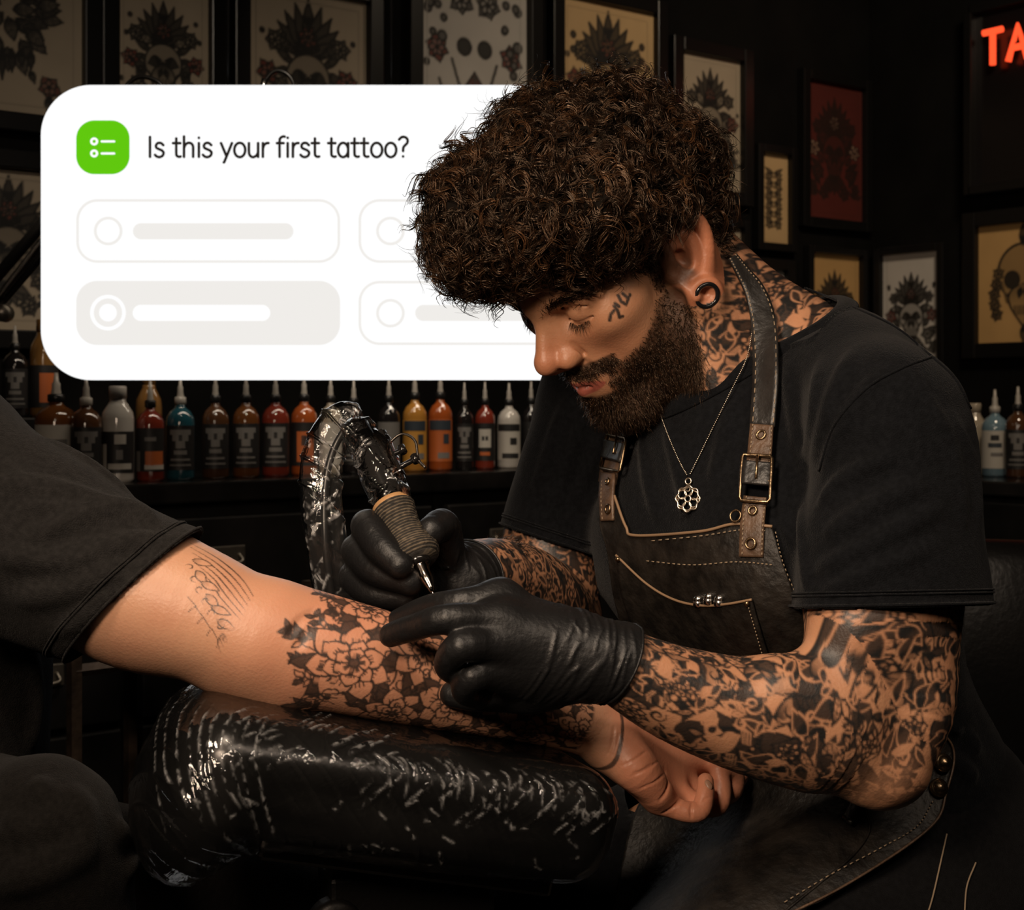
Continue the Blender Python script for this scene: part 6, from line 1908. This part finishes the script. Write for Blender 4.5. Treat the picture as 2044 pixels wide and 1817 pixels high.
bottle(297, 958, 742, -.07, 'umber', 'orange-brown bottle standing behind the red-bottomed black one', 'flat', None, 52, seed=4)
bottle(300, 962, 762, .01, 'red', 'red ink bottle with black label and orange lower block', 'nozzle', (LABK, EO), 55, seed=5)
bottle(360, 960, 755, .005, 'teal', 'teal ink bottle with pale cap', 'pale', (LABK, E1), 56, seed=6)
bottle(430, 958, 752, .003, 'brown', 'black-labelled ink bottle right of the teal one', 'nozzle', (LABK, E1), 53, seed=7)
bottle(491, 956, 752, .003, 'amber', 'black-labelled amber ink bottle, second right of the teal one', 'nozzle', (LABK, E1), 53, seed=8)
bottle(550, 954, 752, .003, 'red', 'dark red ink bottle with black label left of the bright orange one', 'nozzle', (LABK, E1), 54, seed=9)
bottle(607, 953, 752, .003, 'orange', 'bright orange ink bottle touching the clear bag tail', 'nozzle', (LABK, ER), 52, seed=10)
bottle(660, 951, 756, .0, 'cream', 'cream ink bottle seen through the clear bag', 'nozzle', (LABW, []), 46, seed=11)
bottle(706, 949, 762, .0, 'black', 'black ink bottle hidden behind the tattoo machine top', 'nozzle', (LABK, E1), 44, seed=12)
bottle(776, 948, 758, .0, 'black', 'black ink bottle with grey label right of the tattoo machine', 'nozzle', (LABG, []), 44, seed=13)
bottle(828, 947, 752, .0, 'yellow', 'golden yellow ink bottle with navy band', 'nozzle', (LABY, EY), 48, seed=14)
bottle(879, 946, 752, .0, 'orange', 'orange ink bottle with navy band beside the golden yellow one', 'nozzle', (LABO, EY), 48, seed=15)
bottle(927, 944, 770, .0, 'black', 'thin black ink bottle right of the orange pair', 'nozzle', (LABK, E1), 36, seed=16)
bottle(968, 942, 768, .0, 'red', 'red ink bottle with pale skull label left of the clear white one', 'nozzle', (LABK, [(.25, .46, -.6, .6, LABW), (.16, .20, -.5, .5, LABO), (.33, .38, -.3, -.05, LABK), (.33, .38, .05, .3, LABK)]), 40, seed=17)
bottle(1016, 940, 770, .0, 'white', 'milky white ink bottle with black bands near the black sleeve', 'nozzle', (LABW, [(.44, .52, -1.1, 1.1, LABK), (.28, .36, .1, .7, LABK), (.12, .18, -.6, .9, LABK)]), 46, seed=18)
bottle(1060, 938, 766, .0, 'black', 'black ink bottle with pale label touching the black sleeve', 'nozzle', (LABK, [(.2, .45, -.2, .8, LABW)]), 38, seed=19)
bottle(1093, 936, 785, -.02, 'cream', 'cream capped bottle almost hidden by the black sleeve', 'flat', None, 44, seed=20)
# tall pair on a riser at the far left
rz = EYE - (835 - 800) * 2.45 / FQ
rp, _ = ray_wall(68, B0 - WN * .13, WD)
ris = MB().box(v3(rp, (ZC + rz) / 2), (.125, .05, (rz - ZC) / 2), wR).build('shelf_riser', M['cabinet'], bevel=.003)
tag(ris, 'black shelf riser on the worktop behind the charcoal shoulder', 'shelf riser')
bottle(30, 835, 652, -.13, 'black', 'tall black bottle on the riser at the left edge', 'nozzle', (LABK, E1), 50, base_z=rz, seed=21)
bottle(88, 835, 640, -.13, 'umber', 'tall amber bottle with orange label and white cap on the riser', 'flat', (LABK, [(.15, .45, -.3, 1.1, LABO)]), 56, base_z=rz, seed=22)
# right-hand cabinet with its bottles
RY = 3.15
def along_right(px, n): return ray_wall(px, corner + RN * n, RD)
rc, _ = along_right(1990, .42)
zr = EYE - (952 - 800) * rc[1] / FQ
rR = np.array([[RD[0], RN[0], 0], [RD[1], RN[1], 0], [0, 0, 1.]])
cr_, scr = along_right(1990, .24)
cc2 = corner + RD * (scr + .25) + RN * .30
tp = tag(MB().box(v3(cc2, zr - .016), (.75, .29, .016), rR).build('side_counter_top', M['counter'], bevel=.004), 'glossy black worktop along the side wall carrying the pale blue bottle', 'worktop')
sc_ = empty('side_cabinet', v3(cc2, 0), 'black cabinet along the side wall behind the black chair', 'cabinet')
MB().box(v3(cc2, (zr - .033) / 2), (.74, .27, (zr - .034) / 2), rR).build('body', M['cabinet'], sc_, bevel=.004)
for k in range(3):
    for r in range(3):
        d = MB().box(v3(cc2 + RD * (-.49 + .49 * k) + RN * .275, zr - .13 - .2 * r), (.225, .012, .085), rR).build('drawer', M['cabinet'], sc_, bevel=.004)
        MB().tube([v3(cc2 + RD * (-.53 + .49 * k) + RN * .30, zr - .13 - .2 * r), v3(cc2 + RD * (-.45 + .49 * k) + RN * .30, zr - .13 - .2 * r)], .006, 10).build('handle', M['plate'], d, True)
bp_, _ = along_right(1986, .42); bottle(1986, 952, 778, 0, 'blue', 'pale blue ink bottle with white label behind the black sleeve', 'pale', (LABW, [(.42, .48, -.3, .3, LABK), (.34, .39, -.5, .5, LABN), (.24, .28, -.3, .6, LABG)]), 52, pos=(bp_, zr), seed=23)
bp_, _ = along_right(2032, .42); bottle(2032, 952, 770, 0, 'brown', 'dark ink bottle at the right edge beside the pale blue one', 'nozzle', (LABK, E1), 50, pos=(bp_, zr), seed=24)
bp_, _ = along_right(1946, .40); bottle(1946, 954, 810, 0, 'cream', 'pale capped bottle peeking out behind the black sleeve', 'flat', None, 46, pos=(bp_, zr), seed=25)

# ---- lamp with jointed arms behind the board
LMY = 2.36
lamp = empty('desk_lamp', v3(P(-230, 800, LMY)[:2], ZC), 'black jointed desk lamp arm at the left edge behind the white board', 'desk lamp')
lpp = lambda px, py, dy=0: P(px, py, LMY + dy)
lbase = np.array([P(-230, 800, LMY)[0], LMY, ZC])
M['lamp'] = pbr('satin_black_lamp', (.013, .012, .011), .32, .3, spec=.5)
ls0 = lpp(-230, 800)
MB().lathe([(0, .02), (.05, .018), (.055, 0), (0, 0)], lbase + [0, .12, 0], 32).build('base', M['lamp'], lamp, True)
MB().tube([lbase + [0, .12, .01], ls0 + [0, .12, 0], ls0], .008, 12).build('post', M['lamp'], lamp, True)
for off in (0, 60):
    MB().tube([lpp(-215, 795 + off), lpp(82, 450 + off), lpp(285, 180 + off)], .0095 if off == 0 else .008, 12).build('arm', M['lamp'], lamp, True)
hx = np.linspace(0, 1, 400); aa = hx * 2 * math.pi * 60
q0, q1 = lpp(0, 590, -.02), lpp(110, 450, -.02); ax_ = rot_axes(q1 - q0)
MB().tube(q0 + (q1 - q0) * hx[:, None] + .0055 * (np.cos(aa)[:, None] * ax_[:, 0] + np.sin(aa)[:, None] * ax_[:, 1]), .0012, 5).build('spring', M['dark_metal'], lamp, True)
MB().tube([lpp(285, 215), lpp(420, 250), lpp(540, 200)], .009, 12).build('arm', M['lamp'], lamp, True)
for px, py in ((285, 205), (5, 625)): MB().lathe([(0, .018), (.014, .016), (.014, -.016), (0, -.018)], lpp(px, py), 20, rot_axes((0, 1, 0))).build('joint', M['plate'] if py > 500 else M['lamp'], lamp, True)
MB().lathe([(.012, .02), (.03, .0), (.06, -.06), (.065, -.09), (.06, -.09), (.025, -.01), (0, .0)], lpp(540, 235), 32).build('shade', M['lamp'], lamp, True)
MB().tube(curve_pts([lpp(240, 200), lpp(255, 168), lpp(282, 153), lpp(318, 166), lpp(335, 200)], 30), .0036, 8).build('cable', M['lamp'], lamp, True)
MB().tube(curve_pts([lpp(524, 190), lpp(530, 160), lpp(552, 141), lpp(580, 155), lpp(596, 200)], 30), .0032, 8).build('cable', M['lamp'], lamp, True)
MB().tube([lpp(521, 190), lpp(529, 158)], .0055, 12).build('plug', M['steel'], lamp, True)

# ---- metal rack at lower left, chair behind the tattooist, stool
rk = empty('metal_rack', P(155, 1450, 1.9) * [1, 1, 0], 'rusty dark metal rack frame below the client shirt', 'rack')
M['rust'] = pbr('rusty_metal', (.050, .033, .022), .6, .5, bump=.5, bscale=120, var=.5, vscale=30)
def bar(name, a, b, r): MB().tube([a, b], r, 4).build(name, M['rust'], rk)
x1 = P(148, 1290, 1.9); x2 = P(560, 1310, 2.1); rd_ = np.array([.0, .28, 0])
zt_ = P(0, 1250, 1.9)[2]
for c_ in (x1, x2): 
    for d_ in (np.zeros(3), rd_): bar('post', np.array([c_[0], c_[1], 0.]) + d_, np.array([c_[0], c_[1], zt_]) + d_, .010)
for zz in (P(0, 1340, 1.9)[2], .35, .1):
    for d_ in (np.zeros(3), rd_): bar('rail', np.array([x1[0], x1[1], zz]) + d_, np.array([x2[0], x2[1], zz]) + d_, .008)
    MB().box((np.array([x1[0], x1[1], zz]) + np.array([x2[0], x2[1], zz]) + rd_) / 2 + [0, 0, .004], (np.linalg.norm(x2 - x1) / 2, .135, .004), np.stack([(x2 - x1) * [1, 1, 0] / np.linalg.norm((x2 - x1)[:2]), np.array([-(x2 - x1)[1], (x2 - x1)[0], 0]) / np.linalg.norm((x2 - x1)[:2]), [0, 0, 1.]], 1)).build('shelf', M['black_metal'], rk)
chair = empty('chair', P(1960, 1300, 1.85) * [1, 1, 0], 'black leather chair back standing behind the tattooist', 'chair')
M['chair'] = pbr('black_chair_leather', (.0085, .008, .0075), .38, spec=.45, bump=.3, bscale=120)
CH = Shape(); cc_ = P(1960, 1330, 1.85); CH.box(cc_, (.155, .035, .155), rot_axes((0, 0, 1)) if False else np.eye(3), .032); CH.ell(cc_ + [0, -.015, .0], (.15, .05, .15), None, .02)
V, Q = surface(CH, .006); mesh_np('backrest', V, Q, M['chair'], chair)
CS = Shape(); CS.box(cc_ + [0, .17, -.23], (.20, .19, .04), None, .036); V, Q = surface(CS, .008); mesh_np('seat', V, Q, M['chair'], chair)
MB().tube([cc_ + [0, .03, -.10], cc_ + [0, .045, -.24], cc_ + [0, .10, -.26]], .014, 10).build('bracket', M['black_metal'], chair, True)
MB().tube([cc_ + [0, .17, -.26], [cc_[0], cc_[1] + .17, .08]], .025, 16).build('column', M['black_metal'], chair, True)
for k in range(5):
    a = k * 1.2566; MB().tube([[cc_[0], cc_[1] + .17, .09], [cc_[0] + .26 * math.cos(a), cc_[1] + .17 + .26 * math.sin(a), .05]], .014, 8).tube([[cc_[0] + .26 * math.cos(a), cc_[1] + .17 + .26 * math.sin(a), .05], [cc_[0] + .26 * math.cos(a), cc_[1] + .17 + .26 * math.sin(a), .0]], .018, 8).build('leg', M['black_metal'], chair, True)
st_ = np.array([PV[0] + .015, PV[1] + .0, 0]); stool = empty('stool', st_, 'black leather stool under the seated tattooist', 'stool')
zs = PV[2] - .118
SS = Shape(); SS.cone(st_ + [0, 0, zs - .035], st_ + [0, 0, zs - .034], .035, .035, .01)
ssm = MB().lathe([(0, zs), (.15, zs - .002), (.185, zs - .014), (.20, zs - .035), (.195, zs - .06), (.18, zs - .07), (0, zs - .07)], st_, 48); ssm.build('seat', M['chair'], stool, True)
MB().tube([st_ + [0, 0, zs - .07], st_ + [0, 0, .08]], .025, 16).build('column', M['steel'], stool, True)
for k in range(5):
    a = k * 1.2566 + .4; MB().tube([st_ + [0, 0, .09], st_ + [.24 * math.cos(a), .24 * math.sin(a), .05], st_ + [.25 * math.cos(a), .25 * math.sin(a), .0]], .014, 8).build('leg', M['black_metal'], stool, True)

# ------------------------------------------------------------ white graphic card with the question, built as a glowing board
CY = 2.15
def cp(px, py, d=0.): return P(px, py, CY) + np.array([0, -d, 0])
sc = CY / FQ
def rrect(x0, y0, x1, y1, r, n=14):
    out = []
    for cx, cy, a0 in ((x1 - r, y1 - r, 0), (x0 + r, y1 - r, 90), (x0 + r, y0 + r, 180), (x1 - r, y0 + r, 270)):
        for k in range(n + 1):
            t = math.radians(a0 + 90 * k / n); out.append((cx + r * math.cos(t), cy + r * math.sin(t)))
    return np.array(out)
ex3, ey3, ez3 = np.array([sc, 0, 0]), np.array([0, 0, -sc]), np.array([0, -1., 0])
org = P(1022, 800, CY)
def plate(name, x0, y0, x1, y1, r, mat, parent, d, th=.0008, n=14):
    return MB().prism(rrect(x0, y0, x1, y1, r, n) - [1022, 800], org + ez3 * d, ex3, ey3, ez3, th).build(name, mat, parent)
def outline(name, x0, y0, x1, y1, r, w, mat, parent, d, n=14):
    a = rrect(x0, y0, x1, y1, r, n) - [1022, 800]; b = rrect(x0 + w, y0 + w, x1 - w, y1 - w, max(r - w, .5), n) - [1022, 800]
    k = len(a); f = lambda q, dd: org + ez3 * dd + q[:, :1] * ex3 + q[:, 1:] * ey3
    V = np.concatenate([f(a, d), f(b, d), f(a, d + .0008), f(b, d + .0008)]); i = np.arange(k); j = (i + 1) % k
    return MB().add(V, np.concatenate([np.stack([i + 2 * k, j + 2 * k, j + 3 * k, i + 3 * k], 1), np.stack([i, j, j + 2 * k, i + 2 * k], 1), np.stack([i + k, i + 3 * k, j + 3 * k, j + k], 1)])).build(name, mat, parent)
WHITE = emit('card_white', (1, 1, 1), 1.02); PALE = emit('card_pale', srgb(240, 237, 233), 1.0); GREEN = emit('card_green', srgb(97, 200, 15), 1.0); INKT = emit('card_text', srgb(38, 33, 30), 1.0)  # flat card colours given a glow of their own
board = empty('question_card', org * [1, 1, 0] + [0, 0, P(0, 759, CY)[2]], 'white graphic card with a tattoo question and answer boxes, built as a lit board behind the curly hair', 'display board')
plate('back_case', 82, 170, 1313, 759, 100, M['frame'], board, -.022, .021, 20)
plate('card_face', 82, 170, 1313, 759, 100, WHITE, board, 0, .001, 20)
ic = plate('icon', 153, 241, 259, 348, 36, GREEN, board, .0012)
for y in (283, 307):
    outline('ring', 181, y - 8, 197, y + 8, 8, 4.6, WHITE, ic, .0024, 8); plate('line', 202, y - 2.2, 231, y + 2.2, 2.2, WHITE, ic, .0024, .0008, 6)
for x0 in (153, 716):
    b1 = outline('answer_box', x0, 398, x0 + 526, 525, 42, 5, PALE, board, .0012)
    outline('radio_ring', x0 + 35, 433, x0 + 92, 490, 28.5, 5.5, PALE, b1, .0012, 12); plate('bar', x0 + 113, 446, x0 + 433, 478, 16, PALE, b1, .0012)
b1 = plate('answer_box', 153, 561, 679, 689, 42, PALE, board, .0012)
outline('radio_ring', 181, 589, 252, 660, 35.5, 7, WHITE, b1, .0024, 14); plate('dot', 199, 607, 234, 642, 17.5, WHITE, b1, .0024, .0008, 10); plate('bar', 266, 609, 540, 641, 16, WHITE, b1, .0024)
b1 = outline('answer_box', 716, 561, 1242, 689, 42, 5, PALE, board, .0012)
outline('radio_ring', 751, 597, 808, 654, 28.5, 5.5, PALE, b1, .0012, 12); plate('bar', 829, 609, 1103, 641, 16, PALE, b1, .0012)
# lettering drawn with round-ended strokes
def arc(cx, cy, rx, ry, a0, a1, n=14): return [(cx + rx * math.cos(math.radians(t)), cy + ry * math.sin(math.radians(t))) for t in np.linspace(a0, a1, n)]
G_ = {  # unit: x-height 1, baseline 0, cap 1.42; (advance, strokes)
 'I': (.60, [[(.30, 0), (.30, 1.42)]]),
 's': (.86, [[(.70, .84), (.55, .97), (.40, 1.0), (.24, .95), (.15, .80), (.20, .64), (.40, .54), (.60, .45), (.72, .30), (.66, .10), (.50, 0.0), (.36, -.02), (.20, .03), (.08, .14)]]),
 't': (.72, [[(.30, 1.32), (.30, .26), (.36, .07), (.50, 0), (.62, .02)], [(.06, .98), (.60, .98)]]),
 'h': (1.05, [[(.16, 0), (.16, 1.46)], [(.16, .62), (.25, .85), (.42, .98), (.58, 1.0), (.74, .93), (.84, .76), (.85, .58), (.85, 0)]]),
 'i': (.46, [[(.23, 0), (.23, .98)], [(.23, 1.36), (.23, 1.37)]]),
 'y': (.94, [[(.06, .98), (.47, .04)], [(.88, .98), (.36, -.24), (.27, -.40)]]),
 'o': (1.06, [arc(.53, .49, .41, .51, 90, 450, 30)]),
 'u': (1.05, [[(.16, .98), (.16, .40), (.20, .16), (.34, .01), (.50, -.02), (.68, .06), (.82, .24), (.85, .42)], [(.85, .98), (.85, 0)]]),
 'r': (.66, [[(.16, 0), (.16, .98)], [(.16, .58), (.24, .82), (.40, .96), (.58, .99)]]),
 'f': (.62, [[(.24, 0), (.24, 1.12), (.32, 1.36), (.50, 1.46), (.62, 1.45)], [(.04, .98), (.54, .98)]]),
 'a': (1.02, [arc(.46, .49, .38, .51, 20, 340, 26), [(.84, .98), (.84, 0)]]),
 '?': (.86, [[(.10, 1.24), (.26, 1.39), (.44, 1.43), (.64, 1.36), (.74, 1.18), (.70, .98), (.54, .82), (.42, .66), (.40, .42)], [(.40, .02), (.40, .03)]]),
 ' ': (.52, [])}
txt = 'Is this your first tattoo?'
xh = 27.8; tot = sum(G_[ch][0] for ch in txt); sx_ = (817 - 292) / tot
tx = 292.; mb = MB(); by = 313.5
lettering = None
for ch in txt:
    adv, sts = G_[ch]
    if sts:
        mb = MB()
        for st in sts:
            q = [(tx + x * sx_, by - y * xh) for x, y in st]
            q = curve_pts(q, max(8, 5 * len(q))) if len(q) > 2 else np.array(q)
            w = [cp(a, b, .0016) for a, b in q]; r = 2.75 * sc
            mb.tube(w, r, 8, flat=.25, up=(0, -1, 0))
            for e in (w[0], w[-1]): mb.lathe([(0, .0004), (r, .0002), (r, -.0002), (0, -.0004)], e, 14, np.array([[1, 0, 0], [0, 0, -1], [0, 1, 0]]).T)
        if lettering is None: lettering = mb.build('lettering', INKT, board)
        else: mb.build('letter', INKT, lettering)
    tx += adv * sx_
# two thin rods hang the board from the ceiling
for px in (452, 780):
    q = P(px, 200, CY) + [0, .012, 0]
    MB().tube([q, [q[0], q[1], 2.80]], .0025, 8).build('hanging_rod', M['frame'], board, True)
print('room', time.time() - T0, len(bpy.data.objects))
